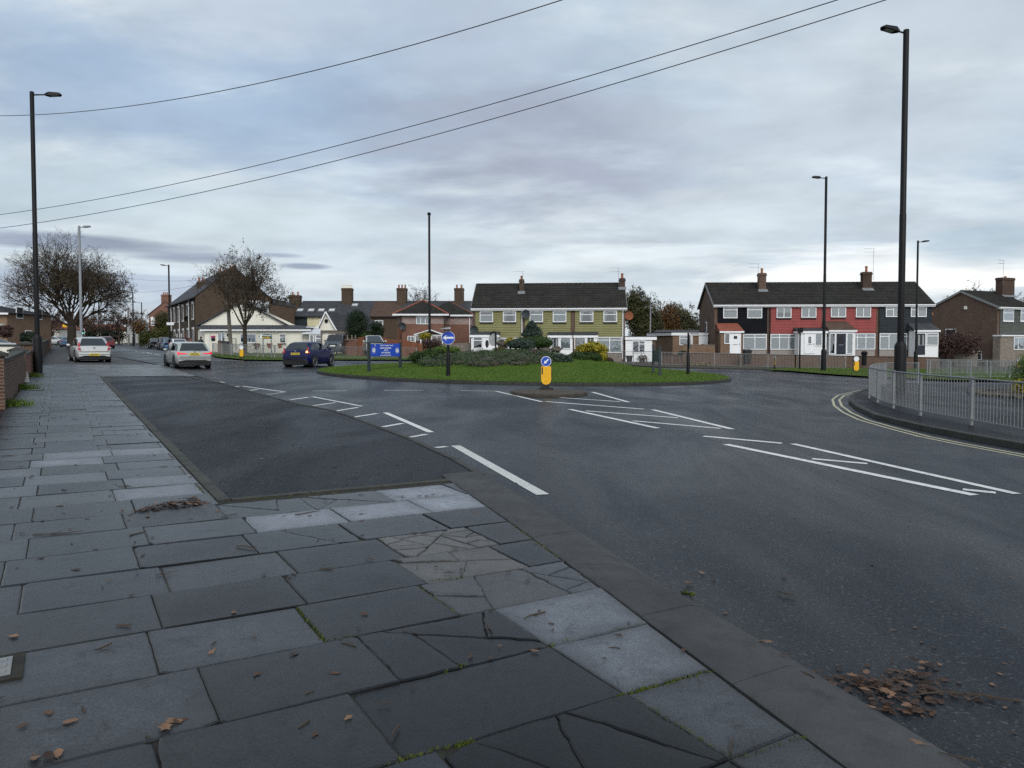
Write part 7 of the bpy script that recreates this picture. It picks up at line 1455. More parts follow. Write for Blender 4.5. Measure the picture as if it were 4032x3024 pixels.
# person by the bungalow
def person(x, y, z, label):
    me = bpy.data.meshes.new('person'); J = [(0, 0, .95), (0, 0, 1.15), (0, .01, 1.4), (0, -.01, 1.5), (0, -.03, 1.63), (0, -.03, 1.72), (.19, .0, 1.42), (.25, .02, 1.12), (.2, -.1, .9), (-.19, 0, 1.42), (-.25, .02, 1.12), (-.2, -.1, .9), (.1, 0, .9), (.11, -.02, .5), (.11, .03, .06), (.11, -.12, .03), (-.1, 0, .9), (-.11, .02, .5), (-.11, .06, .06), (-.11, -.09, .03)]
    ed = [(0, 1), (1, 2), (2, 3), (3, 4), (4, 5), (2, 6), (6, 7), (7, 8), (2, 9), (9, 10), (10, 11), (0, 12), (12, 13), (13, 14), (14, 15), (0, 16), (16, 17), (17, 18), (18, 19)]; rd = [.16, .15, .17, .06, .1, .08, .075, .055, .04, .075, .055, .04, .1, .07, .05, .04, .1, .07, .05, .04]
    me.from_pydata(J, ed, []); o = bpy.data.objects.new('person', me); C.objects.link(o); o.location = (x, y, z); md = o.modifiers.new('skin', 'SKIN'); o.modifiers.new('sub', 'SUBSURF').levels = 1
    for v_, r_ in zip(me.skin_vertices[0].data, rd): v_.radius = (r_, r_)
    me.skin_vertices[0].data[0].use_root = True; me.materials.append(MAT['cloth'])
    dg = bpy.context.evaluated_depsgraph_get(); m2 = bpy.data.meshes.new_from_object(o.evaluated_get(dg)); bpy.data.objects.remove(o); m2.materials.clear(); m2.materials.append(MAT['cloth']); m2.materials.append(MAT['skin']); m2.polygons.foreach_set('material_index', [1 if p.center.z > 1.54 and p.center.y < -.04 else 0 for p in m2.polygons]); m2.polygons.foreach_set('use_smooth', [True] * len(m2.polygons))
    o = bpy.data.objects.new('person', m2); C.objects.link(o); o.location = (x, y, z); tag(o, label, 'person'); m = MB(); m.ball((0, .0, 1.69), (.105, .12, .11), 12, 8, .1); m.build('hair', 'black', o, True)
x, y, z = by_px(792, 1325, 74); person(x, y, z - 1.8, 'person in a dark coat standing by the bungalow behind the grey estate car')
# ---------------------------------------------------------------- trees, shrubs, hedges
def foliage(name, parent, blobs, n, size, mat, q, shell=.55, core=True, flat=1.0, up=0.0, coremat=None, aspect=.6):
    """leaf-sized faces through a set of ellipsoids (centre, radii)"""
    m = MB(); wts = [(b[1][0] * b[1][1] * b[1][2]) ** (2 / 3) for b in blobs]; tot = sum(wts)
    for (c, r), wt in zip(blobs, wts):
        k = int(n * wt / tot); sd = q.uniform(0, 50)
        for i in range(k):
            d = Vector((q.gauss(0, 1), q.gauss(0, 1), q.gauss(0, 1) * flat)); 
            if d.length < 1e-3: continue
            d.normalize(); rr_ = shell + (1 - shell) * q.random() ** .5; rr_ *= 1 + .34 * noise.noise(d * 2.3 + Vector((sd, 0, 0))) + .18 * noise.noise(d * 6 + Vector((0, sd, 0)))
            p = Vector((c[0] + d.x * r[0] * rr_, c[1] + d.y * r[1] * rr_, c[2] + d.z * r[2] * rr_))
            nrm = (d + Vector((q.gauss(0, .6), q.gauss(0, .6), q.gauss(0, .6) + up))).normalized(); t = nrm.orthogonal().normalized(); t.rotate(Matrix.Rotation(q.uniform(0, 6.28), 3, nrm)); b = nrm.cross(t); s = size * q.uniform(.55, 1.35)
            m.add([p - t * s, p - b * s * aspect * .5 + t * s * .1, p + t * s, p + b * s * aspect * .5 + t * s * .1], [(0, 1, 2, 3)])
    o = m.build(name, mat, parent)
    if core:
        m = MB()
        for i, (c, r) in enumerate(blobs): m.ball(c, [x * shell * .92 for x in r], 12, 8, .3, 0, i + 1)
        m.build('shade_core', coremat or 'leaf_core', parent)  # near-black balls paint the shade inside the leaf mass
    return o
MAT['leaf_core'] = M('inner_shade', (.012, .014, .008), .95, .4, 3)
LM = {k: leafmat(k, c) for k, c in dict(
    dark_conifer=[(.006, .012, .006), (.012, .024, .011), (.022, .04, .016)], blue_conifer=[(.016, .028, .02), (.03, .05, .036), (.05, .075, .05)], juniper=[(.012, .026, .006), (.025, .05, .01), (.05, .085, .018)],
    bright_juniper=[(.03, .06, .008), (.06, .105, .012), (.1, .14, .02)], yellow_bush=[(.05, .06, .008), (.17, .15, .012), (.33, .27, .02), (.45, .36, .03)], yew=[(.006, .014, .006), (.01, .024, .008), (.02, .04, .012)],
    heather=[(.022, .03, .018), (.042, .052, .032), (.065, .072, .048), (.08, .066, .052)], greygreen=[(.014, .03, .01), (.03, .06, .02), (.05, .086, .032), (.07, .09, .04)], pink=[(.08, .05, .055), (.17, .08, .1)], brownbush=[(.03, .018, .016), (.055, .03, .026), (.08, .045, .035)],
    autumn=[(.05, .025, .01), (.09, .045, .014), (.13, .07, .02)], olive=[(.02, .024, .007), (.04, .042, .012), (.065, .06, .018)], hedge=[(.025, .035, .006), (.05, .06, .01), (.08, .085, .016)], hangleaf=[(.026, .02, .01), (.048, .035, .016), (.066, .05, .022)], drygrass=[(.1, .075, .04), (.17, .13, .07), (.23, .18, .1)], oakgreen=[(.03, .034, .014), (.055, .055, .022), (.08, .075, .03)]).items()}
gq = random.Random(77)
zc = conv(1600, 1250, 2.4578)
def shrub(label, boxes, Y, mat, n, size, cat='shrub', name='shrub', depth=1.0, group=None, shell=.55, flat=1.0, up=0.0, cv=zc, aspect=.6):
    """boxes: pixel rectangles (x0,y0,x1,y1) in the zoom; each becomes an ellipsoid clump"""
    bl = []; x, y, z = None, None, None
    for x0, y0, x1, y1 in boxes:
        a, b = At(*cv(x0, y1), Y), At(*cv(x1, y0), Y); c = (a + b) / 2; rx, rz = (b.x - a.x) / 2, (b.z - a.z) / 2; bl.append((c, (rx, min(rx, 1.6) * depth, rz)))
    bx = sum(b[0].x for b in bl) / len(bl); gzz = gz(bx) + dome(bx, Y); e = empty(name, (bx, Y, gzz)); tag(e, label, cat, group)
    bl = [((c.x - bx, gq.uniform(-.3, .3), c.z - gzz), r) for c, r in bl]
    foliage('foliage', e, bl, n, size, mat, gq, shell, flat=flat, up=up, aspect=aspect)
    m = MB()
    for c, r in bl[:2]: m.tube([(c[0], c[1], min(-.1, c[2] - r[2])), (c[0], c[1], c[2])], [.07, .03], 6)
    m.build('stem', 'bark', e); return e
RG = 'planting on the roundabout'
shrub('low spreading bright green juniper left of the arrow sign', [(20, 330, 200, 442), (110, 318, 330, 400), (180, 300, 330, 360)], 38, LM['juniper'], 5000, .06, group=RG)
shrub('bright yellow green juniper tuft behind the arrow sign post', [(250, 278, 430, 352), (370, 285, 520, 345)], 39, LM['bright_juniper'], 3200, .055, group=RG)
shrub('reddish brown straggly shrub left of the arrow sign', [(150, 200, 260, 320), (220, 195, 350, 310)], 42, LM['brownbush'], 1500, .06, shell=.2, group=RG); shrub('sparse yellow leaved shrub in front of the small conservatory', [(115, 138, 205, 215), (160, 150, 250, 210)], 43, LM['yellow_bush'], 700, .07, shell=.3, group=RG)
shrub('pointed dark green conifer at the top of the roundabout', [(1120, 95, 1315, 215), (1145, 65, 1285, 165), (1168, 42, 1260, 120), (1185, 28, 1240, 80)], 42.5, LM['blue_conifer'], 7000, .06, 'conifer', 'conifer', depth=1.2, up=.4, group=RG)
shrub('broad domed dark green juniper below the pointed conifer', [(1010, 195, 1230, 300), (1130, 182, 1420, 300), (1280, 205, 1412, 300)], 41, LM['juniper'], 7000, .06, group=RG)
shrub('spreading blue green juniper in front of the domed juniper', [(975, 215, 1150, 300), (1080, 215, 1245, 310)], 39.8, LM['blue_conifer'], 4500, .055, group=RG)
shrub('small golden shrub beside the blue green juniper', [(958, 195, 1060, 272)], 40.2, LM['yellow_bush'], 1200, .06, group=RG)
shrub('low blue green conifer right of the keep left bollard', [(1400, 350, 1560, 440), (1480, 370, 1602, 455)], 36.5, LM['blue_conifer'], 4200, .055, group=RG)
shrub('dark green juniper under the golden bush', [(1560, 330, 1760, 442), (1680, 335, 1900, 445)], 38, LM['juniper'], 5500, .06, group=RG)
shrub('large golden yellow bush at the right of the planting', [(1640, 262, 1780, 350), (1700, 235, 1900, 340), (1800, 262, 1960, 400), (1850, 330, 1950, 420)], 39, LM['yellow_bush'], 4200, .085, group=RG)
shrub('low purple brown bush at the right end of the planting', [(1890, 385, 2012, 455)], 40, LM['brownbush'], 1500, .05, group=RG)
shrub('rust brown dried flower clump below the golden shrub', [(840, 285, 985, 350)], 38.5, LM['autumn'], 1300, .05, shell=.3, group=RG)
shrub('patch of pink flowering heather in the middle of the planting', [(1185, 305, 1270, 375)], 37.2, LM['pink'], 900, .04, group=RG)
# ground cover mass
gc = []
for i in range(230):
    x = gq.uniform(180, 1500); t = (x - 840) / 660; ytop = 318 + 60 * t * t + gq.uniform(-12, 25); yb = 488 - 55 * t * t; yy = gq.uniform(ytop, yb); s = (yy - 300) / 190; Y = 40 - 5.0 * s - gq.uniform(0, .6)
    p = At(*zc(x, yy), Y); ww = gq.uniform(.28, .6); gc.append((Vector((p.x, Y, max(p.z - .1, gz(p.x) + dome(p.x, Y) + .02))), (ww, ww, gq.uniform(.16, .34))))
for k, mt in enumerate(('greygreen', 'heather')):
    o = foliage('ground_cover', None, [b for i, b in enumerate(gc) if (i % 4 > 0) == (k == 0)], 30000 if k == 0 else 9000, .055, LM[mt], gq, .5, core=False, up=.5); tag(o, ['grey green ground cover plants filling the roundabout bed', 'dull heather ground cover mixed through the roundabout bed'][k], 'ground cover', kind='stuff')
m = MB()
for i, (c, r) in enumerate(gc): m.ball(c, [x * .55 for x in r], 8, 6, .2, 0, i)
o = m.build('bed_soil', 'earth'); tag(o, 'dark soil and stems under the ground cover of the roundabout bed', 'soil', kind='stuff')
def rock(label, x0, y0, x1, y1, Y, seed, name='boulder', cv=zc):
    a, b = At(*cv(x0, y1), Y), At(*cv(x1, y0), Y); c = (a + b) / 2; m = MB(); r = ((b.x - a.x) / 2, (b.x - a.x) * .35, (b.z - a.z) / 2 * 1.15); m.ball((0, 0, 0), r, 14, 10, .55, 0, seed); o = m.build(name, 'rock', None, False); o.location = c; tag(o, label, 'boulder', 'rockery boulders')
rock('pale boulder between the domed juniper and the golden bush', 1290, 295, 1400, 335, 39.2, 1); rock('pale boulder standing right of the domed juniper', 1400, 285, 1505, 335, 39.0, 2); rock('boulder behind the rust brown flower clump', 870, 225, 975, 290, 40.6, 3); rock('low dark boulder at the front of the bed', 690, 392, 890, 430, 35.6, 4)

def tree(base, H, spread, label, levels=5, trunk=.28, fork=.22, kids=(6, 4, 4, 3, 3), leaves=0, lsize=.1, lmat=None, lbias=None, seed=1, twigr=.012, up=.25, cat='tree', name='bare_tree', group=None, droop=0.0, lean=0, lenf=(.42, .62, .62, .62, .62), spreadf=1.0, limb=.42):
    q = random.Random(seed); x, y, z = base; e = empty(name, (x, y, z)); tag(e, label, cat, group); m = MB(); tips = []
    tr = MB(); fz = H * fork; cz_ = H - fz; tr.tube([(0, 0, -.3), (0, 0, 0), (lean * .3, 0, fz * .5), (lean, 0, fz)], [trunk * 1.5, trunk * 1.15, trunk, trunk * .9], 10)
    tr.build('trunk', 'bark', e, True, 60)
    lim = fz + cz_ * .5
    def outside(p): return ((p.x - lean) / (spread * 1.02)) ** 2 + (p.y / (spread * 1.02)) ** 2 + ((p.z - lim) / (cz_ * .56)) ** 2 > q.uniform(.8, 1.12)
    def grow(p, d, Ln, r, lv):
        pts = [p]; n = 3
        for i in range(n):
            d = (d + Vector((q.gauss(0, .13), q.gauss(0, .13), q.gauss(0, .1) + (up * .35 if lv < 2 else up * .1) - droop * (lv >= 3)))).normalized(); pts.append(pts[-1] + d * Ln / n)
        r2 = max(r * .55, twigr * .6); m.tube(pts, [r + (r2 - r) * i / n for i in range(n + 1)], 6 if lv < 2 else (4 if lv < 3 else 3), cap=False)
        if lv >= levels - 2: tips.extend(pts[1:])
        if lv > 0 and outside(pts[-1]): return
        if lv >= levels - 1: return
        k = kids[min(lv + 1, len(kids) - 1)]
        for i in range(k):
            t = q.uniform(.45, 1.0) if i < k - 1 else 1.0; j = min(int(t * n), n - 1); b = pts[j].lerp(pts[j + 1], t * n - j); ax = d.orthogonal().normalized(); ax.rotate(Matrix.Rotation(q.uniform(0, 6.28), 3, d)); nd = d.copy(); nd.rotate(Matrix.Rotation(q.uniform(.35, .95) * spreadf, 3, ax)); grow(b, nd, Ln * lenf[min(lv + 1, 4)] * q.uniform(.8, 1.25), max(r * .55, twigr), lv + 1)
    c0 = Vector((lean, 0, fz)); cz = H * (1 - fork)
    for i in range(kids[0]):
        a = 2 * PI * (i + q.uniform(-.3, .3)) / kids[0]; el = q.uniform(.35, 1.25) if i else 1.45; d = Vector((math.cos(a) * math.cos(el), math.sin(a) * math.cos(el), math.sin(el))); Lh = spread * lenf[0] * 1.25; Lv = cz * lenf[0] * 1.15; Ln = math.hypot(math.cos(el) * Lh, math.sin(el) * Lv)
        grow(c0 + Vector((0, 0, -q.uniform(0, .15) * fz)), d, Ln, trunk * limb, 0)
    m.build('branches', 'twig', e)
    if leaves:
        lm = MB(); cnt = 0; tr_ = 0
        while cnt < leaves and tr_ < leaves * 20:
            tr_ += 1; p = q.choice(tips)
            if lbias and q.random() > lbias(p.x / spread, (p.z - fz) / cz): continue
            p = p + Vector((q.gauss(0, .1), q.gauss(0, .1), q.gauss(-.08, .1))); nr = Vector((q.gauss(0, 1), q.gauss(0, 1), q.gauss(0, .6))).normalized(); t = nr.orthogonal().normalized(); t.rotate(Matrix.Rotation(q.uniform(0, 6.28), 3, nr)); b = nr.cross(t); s = lsize * q.uniform(.5, 1.3); lm.add([p - t * s, p - b * s * .45, p + t * s, p + b * s * .45], [(0, 1, 2, 3)]); cnt += 1
        lm.build('leaves', lmat, e)
    return e
x, y = G(284, 1373); tree((x, y, gz(x)), 13.8, 7.6, 'big spreading bare tree with a few brown leaves on the left footway', 7, .5, .2, (13, 5, 4, 4, 3, 2), 9500, .115, LM['hangleaf'], lambda a, b: .08 + .92 * (b < .6) * (a > -.3), 3, .011, .2, lenf=(.36, .6, .62, .64, .66), limb=.3)
x, y = (965 - CX) / F * 70, 70; tree((x, y, gz(x) + .05), (1393 - 968) / F * 70, 5.3, 'ash tree with hanging seed clusters in front of the cream bungalow', 7, .2, .28, (9, 4, 4, 3, 3, 2), 3000, .1, LM['hangleaf'], lambda a, b: .1 + .9 * (b < .36), 8, .009, .35, lenf=(.38, .6, .62, .62, .62), limb=.45)
def far_tree(u, vb, vt, Y, w, label, seed, leaves=900, mat='hangleaf', lv=5, kids=(7, 4, 3, 3, 3), group='distant trees', lsize=.16): x = (u - CX) / F * Y; return tree((x, Y, gz(x)), At(u, vt, Y).z - gz(x), w, label, lv, .25, .25, kids, leaves, lsize, LM[mat], None, seed, .02, .2, group=group)
far_tree(1660, 1350, 1112, 125, 3.2, 'small bare tree rising behind the old terrace roofs', 11, 300, 'hangleaf')
far_tree(3860, 1350, 1108, 112, 4.5, 'thin leaved tree behind the brick house at the right edge', 12, 1100, 'oakgreen'); far_tree(3990, 1350, 1098, 112, 5, 'rightmost tree behind the brick end house', 13, 1300, 'oakgreen')
far_tree(120, 1350, 1230, 95, 3.4, 'bushy half bare tree behind the parked cars at the left', 14, 1200, 'hangleaf'); far_tree(205, 1350, 1195, 125, 4, 'dark half bare tree left of the big tree trunk', 15, 1500, 'brownbush'); far_tree(385, 1350, 1228, 190, 8, 'grey bare tree at the end of the left street', 16, 700, 'hangleaf'); far_tree(530, 1350, 1215, 165, 6, 'bare tree over the dark hedge on the left street', 17, 900, 'brownbush'); far_tree(470, 1350, 1245, 150, 6, 'brown scrubby tree over the brick boundary wall', 18, 2200, 'brownbush'); far_tree(330, 1350, 1240, 150, 4, 'brown tree behind the traffic light', 19, 1500, 'autumn')
far_tree(757, 1350, 1160, 118, 2, 'small bare tree behind the corner terrace roof', 20, 60, 'hangleaf')
def mass(label, name, cat, items, mat, n, size, Y, group=None, trunk=True, shell=.5):
    """items: (u0, v0, u1, v1) pixel boxes at depth Y"""
    bl = []
    for u0, v0, u1, v1 in items: a, b = At(u0, v1, Y), At(u1, v0, Y); bl.append(((a + b) / 2, ((b.x - a.x) / 2, (b.x - a.x) * .45, (b.z - a.z) / 2)))
    bx = bl[0][0].x; e = empty(name, (bx, Y, gz(bx))); tag(e, label, cat, group); bl = [(Vector((c.x - bx, gq.uniform(-.4, .4), c.z - gz(bx))), r) for c, r in bl]; foliage('crown', e, bl, n, size, LM[mat] if isinstance(mat, str) else mat, gq, shell)
    if trunk: m = MB(); m.tube([(0, 0, -.2), (0, 0, bl[0][0].z)], [.25, .12], 8); m.build('trunk', 'bark', e)
    return e
mass('tall dark evergreen tree behind the white annexe', 'evergreen_tree', 'tree', [(2462, 1128, 2560, 1330), (2500, 1160, 2600, 1420), (2470, 1220, 2590, 1420), (2455, 1140, 2520, 1300), (2520, 1230, 2620, 1420)], 'olive', 16000, .17, 92, shell=.6)
mass('rust tinged dark tree right of the tall evergreen', 'evergreen_tree', 'tree', [(2560, 1215, 2650, 1400), (2590, 1195, 2680, 1330), (2600, 1260, 2700, 1400)], 'autumn', 7500, .16, 96, shell=.6)
mass('broad dark green tree beside the black house gable', 'evergreen_tree', 'tree', [(2640, 1215, 2735, 1330), (2660, 1240, 2730, 1400), (2620, 1190, 2700, 1290)], 'oakgreen', 6500, .17, 101, shell=.45)
far_tree(2640, 1400, 1178, 105, 3.8, 'bare topped tree between the two terraces', 21, 1600, 'oakgreen'); far_tree(2695, 1400, 1195, 100, 3.4, 'leafy tree next to the gable of the black house', 22, 2400, 'oakgreen'); far_tree(2778, 1400, 1215, 120, 1.8, 'thin tree glimpsed behind the black house gable', 23, 300, 'oakgreen')
mass('large round clipped evergreen beside the small cottage', 'clipped_evergreen', 'shrub', [(1360, 1222, 1455, 1320), (1362, 1245, 1452, 1345), (1375, 1218, 1440, 1280)], 'yew', 6000, .09, 77); mass('smaller clipped evergreen behind the timber fence', 'clipped_evergreen', 'shrub', [(1456, 1272, 1514, 1335), (1462, 1266, 1505, 1300)], 'yew', 3500, .08, 76.5); mass('dark ivy covered shrub below the large clipped evergreen', 'shrub', 'shrub', [(1372, 1312, 1420, 1352), (1410, 1305, 1468, 1340)], 'juniper', 2200, .1, 76.8, trunk=False)
mass('dark wiry shrub spreading over the gable of the end house', 'wall_shrub', 'shrub', [(3700, 1290, 3810, 1400), (3770, 1310, 3870, 1410), (3690, 1330, 3770, 1420)], 'brownbush', 3500, .14, 76, shell=.25)
m = MB(); m.box(-2.5, 3.2, 0, .15, -.5, 1.6); x = (3730 - CX) / F * 77.2; o = m.build('dark_fence', 'wood_grey'); o.location = (x, 77.2, gz(x)); tag(o, 'dark board fence below the wiry shrub at the end house', 'fence')
mass('long rounded green hedge behind the parked cars', 'hedge', 'hedge', [(540, 1300, 600, 1362), (580, 1288, 640, 1365), (620, 1284, 680, 1370)], 'hedge', 4200, .16, 108, trunk=False); mass('tall dark evergreen hedge beyond the brick boundary wall', 'hedge', 'hedge', [(330, 1280, 400, 1350), (380, 1278, 450, 1350), (430, 1290, 500, 1355)], 'dark_conifer', 4200, .2, 152, trunk=False)
mass('dark bush over the gable side of the distant red house', 'bush', 'shrub', [(605, 1225, 690, 1310)], 'olive', 2200, .2, 128); mass('orange brown bush in front of the distant red house', 'bush', 'shrub', [(515, 1255, 590, 1320)], 'autumn', 1600, .18, 130); mass('dark clipped hedge on the front garden by the black lamp post', 'hedge', 'hedge', [(78, 1307, 112, 1350), (100, 1306, 142, 1352)], 'dark_conifer', 1800, .09, 50, trunk=False)
mass('dark red shrub below the brick house at the left edge', 'bush', 'shrub', [(0, 1278, 50, 1330)], 'brownbush', 1200, .12, 66, trunk=False)
mass('bare twiggy shrub at the foot of the ash tree', 'bush', 'shrub', [(930, 1355, 990, 1398), (975, 1345, 1030, 1395)], 'brownbush', 420, .07, 71, shell=.2); mass('tufts of grass and bramble below the low wall', 'bramble', 'shrub', [(2690, 1425, 2760, 1450), (2740, 1422, 2800, 1449)], 'drygrass', 900, .12, 60.8, trunk=False, shell=.2); mass('grey twiggy shrub in front of the white annexe', 'bush', 'shrub', [(2505, 1395, 2552, 1430)], 'brownbush', 500, .09, 66, shell=.2, trunk=False)
mass('pale shrub in front of the trellis wall', 'bush', 'shrub', [(2668, 1380, 2710, 1402)], 'dark_conifer', 500, .09, 68, trunk=False)
# planter at the right edge
x, y = G(4005, 1560, .06); pe = empty('planter_bed', (x + .75, y, gz(x) + .06)); tag(pe, 'round stone edged planting bed behind the right railing', 'planter')
m = MB()
for i in range(38): a = 2 * PI * i / 38; m.ball((2.0 * math.cos(a), 2.0 * math.sin(a), .06), (.17, .17, .11), 7, 5, .5, 0, i)
m.build('stone_edging', 'rock', pe); m = MB(); m.lathe([(1.95, -.05), (1.95, .04), (1.2, .14), (.2, .2)], n=24); m.build('soil', 'earth', pe)
def bedplant(dx, dy, r, h, label, mat, n, s, name='shrub', cat='shrub'): e = empty(name, (x + .75 + dx, y + dy, gz(x) + .2)); tag(e, label, cat, 'plants in the round bed'); foliage('foliage', e, [((0, 0, h * .42), (r, r, h * .5)), ((0, 0, h * .68), (r * .7, r * .7, h * .4))], n, s, LM[mat], gq, .5, up=.5); m = MB(); m.tube([(0, 0, -.2), (0, 0, h * .5)], [.05, .03], 6); m.build('stem', 'bark', e)
bedplant(.05, .3, .78, 1.45, 'bright green bushy conifer at the right edge in the round bed', 'bright_juniper', 9000, .035, 'conifer', 'conifer'); bedplant(-1.0, -.6, .4, .5, 'low variegated plant at the left of the round bed', 'yellow_bush', 1300, .03); bedplant(-.5, -1.1, .35, .4, 'small dark plant at the front of the round bed', 'juniper', 1000, .03)
# weeds at wall feet
for i, (t, a, b, n, lab) in enumerate((('D', 165, 335, 60, 'green weed tuft at the foot of the near brick wall'), ('D', 85, 455, 50, 'weeds growing where the left wall meets the slabs'), ('D', 240, 245, 40, 'weeds by the base of the tall left lamp post'))):
    x, y = Z(t, a, b); e = empty('weed', (x, y, gz(x))); tag(e, lab, 'weeds', 'weeds along the left wall'); m = MB()
    for k in range(n * 5): a_ = gq.uniform(0, 6.28); r = abs(gq.gauss(0, .22)); px, py = math.cos(a_) * r, math.sin(a_) * r; w = .012; h = gq.uniform(.04, .2); lx, ly = gq.gauss(0, .08), gq.gauss(0, .08); m.add([(px - w, py, 0), (px + w, py, 0), (px + lx, py + ly, h)], [(0, 1, 2)])
    tag(m.build('blades', 'blade', e), kind='stuff')
# ---------------------------------------------------------------- sky, sun, camera
def build_world():
    w = bpy.data.worlds.new('World'); bpy.context.scene.world = w; w.use_nodes = True; nt = w.node_tree
    bg = nt.nodes['Background']; out = nt.nodes['World Output']
    sky = N(nt, 'ShaderNodeTexSky', sky_type='NISHITA', sun_disc=False, sun_elevation=math.radians(28), sun_rotation=math.radians(165), air_density=1.2, dust_density=2.5, ozone_density=2.0)
    tc = N(nt, 'ShaderNodeTexCoord'); d = tc.outputs['Generated']
    sp = N(nt, 'ShaderNodeSeparateXYZ'); L(nt, d, sp.inputs[0])
    z = N(nt, 'ShaderNodeMath', operation='MAXIMUM'); L(nt, sp.outputs[2], z.inputs[0]); z.inputs[1].default_value = 0
    za = N(nt, 'ShaderNodeMath', operation='ADD'); L(nt, z.outputs[0], za.inputs[0]); za.inputs[1].default_value = .16
    dv = N(nt, 'ShaderNodeVectorMath', operation='DIVIDE'); L(nt, d, dv.inputs[0]); L(nt, za.outputs[0], dv.inputs[1])
    mp = N(nt, 'ShaderNodeMapping'); mp.inputs['Scale'].default_value = (1, 1, 0); mp.inputs['Rotation'].default_value = (0, 0, .5); L(nt, dv.outputs[0], mp.inputs[0])
    mp2 = N(nt, 'ShaderNodeMapping'); mp2.inputs['Scale'].default_value = (.8, 1.35, 0); mp2.inputs['Rotation'].default_value = (0, 0, .25); mp2.inputs['Location'].default_value = (2.3, 4.1, 0); L(nt, dv.outputs[0], mp2.inputs[0])
    f1 = noise_tex(nt, .8, 6, .55, mp.outputs[0], .2)
    f2 = noise_tex(nt, 1.3, 8, .57, mp2.outputs[0], .2)
    K = 10.0
    blue, pale, grey, white = (.29, .39, .52), (.43, .5, .555), (.34, .375, .45), (.62, .675, .71)
    c = mixc(nt, ramp(nt, f1, [(.36, 0.0), (.56, 1.0)]), blue, pale)
    c = mixc(nt, ramp(nt, f2, [(.5, 0.0), (.68, .75)]), c, grey)
    c = mixc(nt, ramp(nt, f2, [(.34, .7), (.5, 0.0)]), c, white)
    # paler band low over the horizon
    hz = ramp(nt, sp.outputs[2], [(.0, 1.0), (.07, .75), (.32, 0.0)])
    streak = N(nt, 'ShaderNodeMapping'); streak.inputs['Scale'].default_value = (2.2, 2.2, 17); L(nt, d, streak.inputs[0])
    f3 = noise_tex(nt, 1.6, 7, .6, streak.outputs[0], .4)
    hm = N(nt, 'ShaderNodeMath', operation='MULTIPLY'); L(nt, hz, hm.inputs[0]); L(nt, ramp(nt, f3, [(.36, .35), (.6, 1.0)]), hm.inputs[1])
    c = mixc(nt, hm.outputs[0], c, (.6, .655, .69))
    def blob(c, u, v, wu, wv, col, amt, lo=.35, hi=.62, nz=f3):
        dd = Vector(ray(u, v)).normalized(); az, el = math.atan2(dd.x, dd.y), dd.z
        s = N(nt, 'ShaderNodeMath', operation='ARCTAN2'); L(nt, sp.outputs[0], s.inputs[0]); L(nt, sp.outputs[1], s.inputs[1])
        def sq(src, c0, w):
            a = N(nt, 'ShaderNodeMath', operation='SUBTRACT'); L(nt, src, a.inputs[0]); a.inputs[1].default_value = c0
            b = N(nt, 'ShaderNodeMath', operation='DIVIDE'); L(nt, a.outputs[0], b.inputs[0]); b.inputs[1].default_value = w
            e = N(nt, 'ShaderNodeMath', operation='MULTIPLY'); L(nt, b.outputs[0], e.inputs[0]); L(nt, b.outputs[0], e.inputs[1]); return e.outputs[0]
        t = N(nt, 'ShaderNodeMath', operation='ADD'); L(nt, sq(s.outputs[0], az, wu / F), t.inputs[0]); L(nt, sq(sp.outputs[2], el, wv / F), t.inputs[1])
        nn = N(nt, 'ShaderNodeMath', operation='MULTIPLY_ADD'); L(nt, nz, nn.inputs[0]); nn.inputs[1].default_value = -3; nn.inputs[2].default_value = 1.5
        t2 = N(nt, 'ShaderNodeMath', operation='ADD'); L(nt, t.outputs[0], t2.inputs[0]); L(nt, nn.outputs[0], t2.inputs[1])
        return mixc(nt, ramp(nt, t2.outputs[0], [(.15, amt), (1.0, 0.0)]), c, col)
    c = blob(c, 2150, 640, 800, 300, (.3, .33, .41), .85, nz=f2)
    c = blob(c, 1500, 150, 900, 200, (.37, .44, .55), .5, nz=f1)
    c = blob(c, 600, 330, 800, 300, (.25, .35, .5), .6, nz=f2)
    c = blob(c, 100, 100, 600, 160, (.27, .36, .49), .6, nz=f2)
    c = blob(c, 200, 720, 800, 140, (.4, .49, .55), .7, nz=f2)
    c = blob(c, 1200, 900, 700, 130, (.46, .53, .57), .6, nz=f2)
    c = blob(c, 3300, 350, 900, 450, (.47, .53, .59), .6, nz=f2)
    c = blob(c, 350, 962, 520, 36, (.2, .235, .32), .85)
    c = blob(c, 720, 1010, 260, 24, (.21, .245, .34), .8)
    c = blob(c, 350, 1130, 620, 90, (.27, .34, .47), .6)
    c = blob(c, 620, 1065, 420, 18, (.55, .62, .67), .7)
    c = blob(c, 1200, 1048, 100, 13, (.24, .285, .38), .9)
    c = blob(c, 1090, 1004, 120, 12, (.25, .295, .39), .9)
    c = blob(c, 3350, 1070, 600, 110, (.8, .82, .82), .95)
    c = blob(c, 3850, 965, 230, 85, (.36, .45, .53), .85)
    c = blob(c, 3900, 1085, 300, 40, (.82, .83, .82), .9)
    c = blob(c, 2500, 1010, 520, 60, (.68, .74, .77), .7)
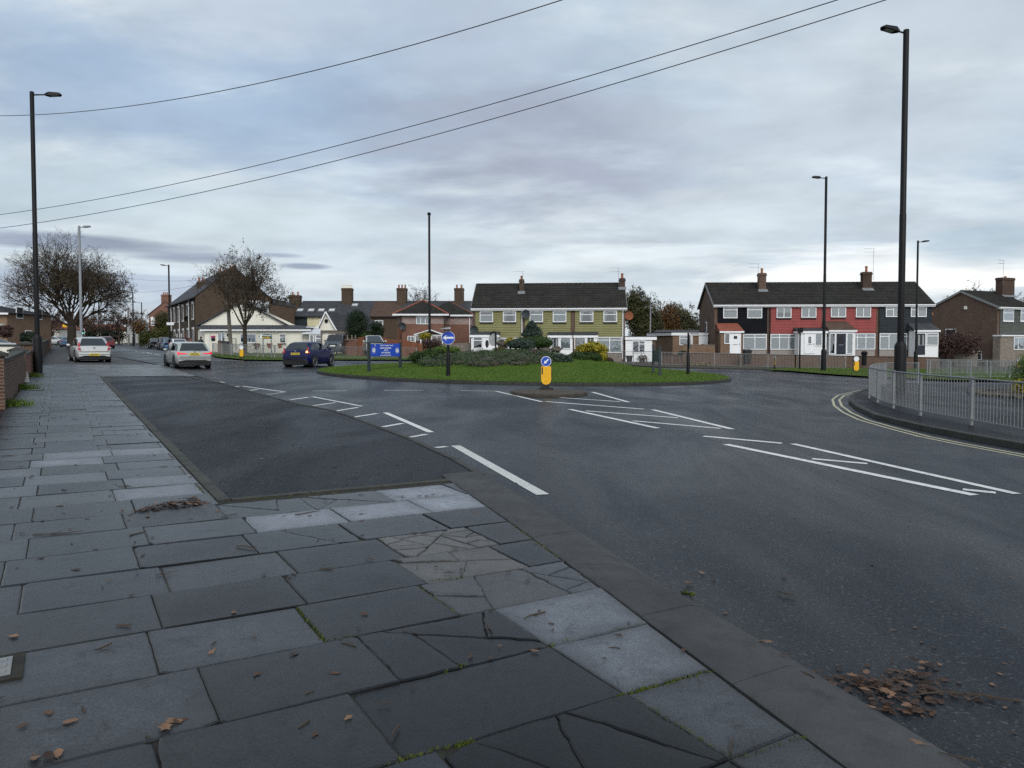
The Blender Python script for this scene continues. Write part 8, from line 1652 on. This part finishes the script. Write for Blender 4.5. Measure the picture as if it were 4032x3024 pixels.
    c = blob(c, 1000, 860, 420, 90, (.54, .62, .66), .6, nz=f2)
    c = blob(c, 2900, 820, 500, 90, (.55, .61, .65), .5, nz=f2)
    mot = noise_tex(nt, 2.6, 7, .58, mp.outputs[0], .15); c = mixc(nt, 1.0, c, ramp(nt, mot, [(.32, .9), (.5, 1.0), (.68, 1.08)]), 'MULTIPLY')
    # brighter broken cloud behind the camera
    bk = ramp(nt, sp.outputs[1], [(.0, 0.0), (1.0, 1.0)])
    yb = N(nt, 'ShaderNodeMath', operation='MULTIPLY'); L(nt, sp.outputs[1], yb.inputs[0]); yb.inputs[1].default_value = -1
    c = mixc(nt, ramp(nt, yb.outputs[0], [(.0, 0.0), (.7, .85)]), c, (.92, .98, 1.03))
    sc = N(nt, 'ShaderNodeVectorMath', operation='SCALE'); L(nt, c, sc.inputs[0]); sc.inputs['Scale'].default_value = K
    fin = mixc(nt, .94, sky.outputs[0], sc.outputs[0])
    L(nt, fin, bg.inputs[0]); bg.inputs[1].default_value = .1
build_world()
sun = bpy.data.lights.new('sun', 'SUN'); sun.energy = 1.2; sun.angle = math.radians(25); sun.color = (1, .97, .93)
so_ = bpy.data.objects.new('sun', sun); C.objects.link(so_)
el, az = math.radians(38), math.radians(165)        # behind the camera, to the right
sd = Vector((math.cos(el) * math.sin(az), math.cos(el) * math.cos(az), math.sin(el)))
so_.rotation_euler = (-sd).to_track_quat('-Z', 'Y').to_euler()
cam = bpy.data.cameras.new('camera'); co = bpy.data.objects.new('camera', cam); C.objects.link(co)
co.location = (0, 0, CH); co.rotation_euler = (PI / 2 - PITCH, 0, 0)
cam.sensor_width = 36; cam.lens = F / 4032 * 36; cam.shift_y = -(1512 - V0) / 4032; cam.clip_end = 3000; cam.clip_start = .05
sc_ = bpy.context.scene; sc_.camera = co
vs_ = sc_.view_settings; vs_.view_transform = 'Standard'; vs_.look = 'None'; vs_.gamma = 1; vs_.exposure = .4; vs_.use_curve_mapping = False
sc_.cycles.use_denoising = False
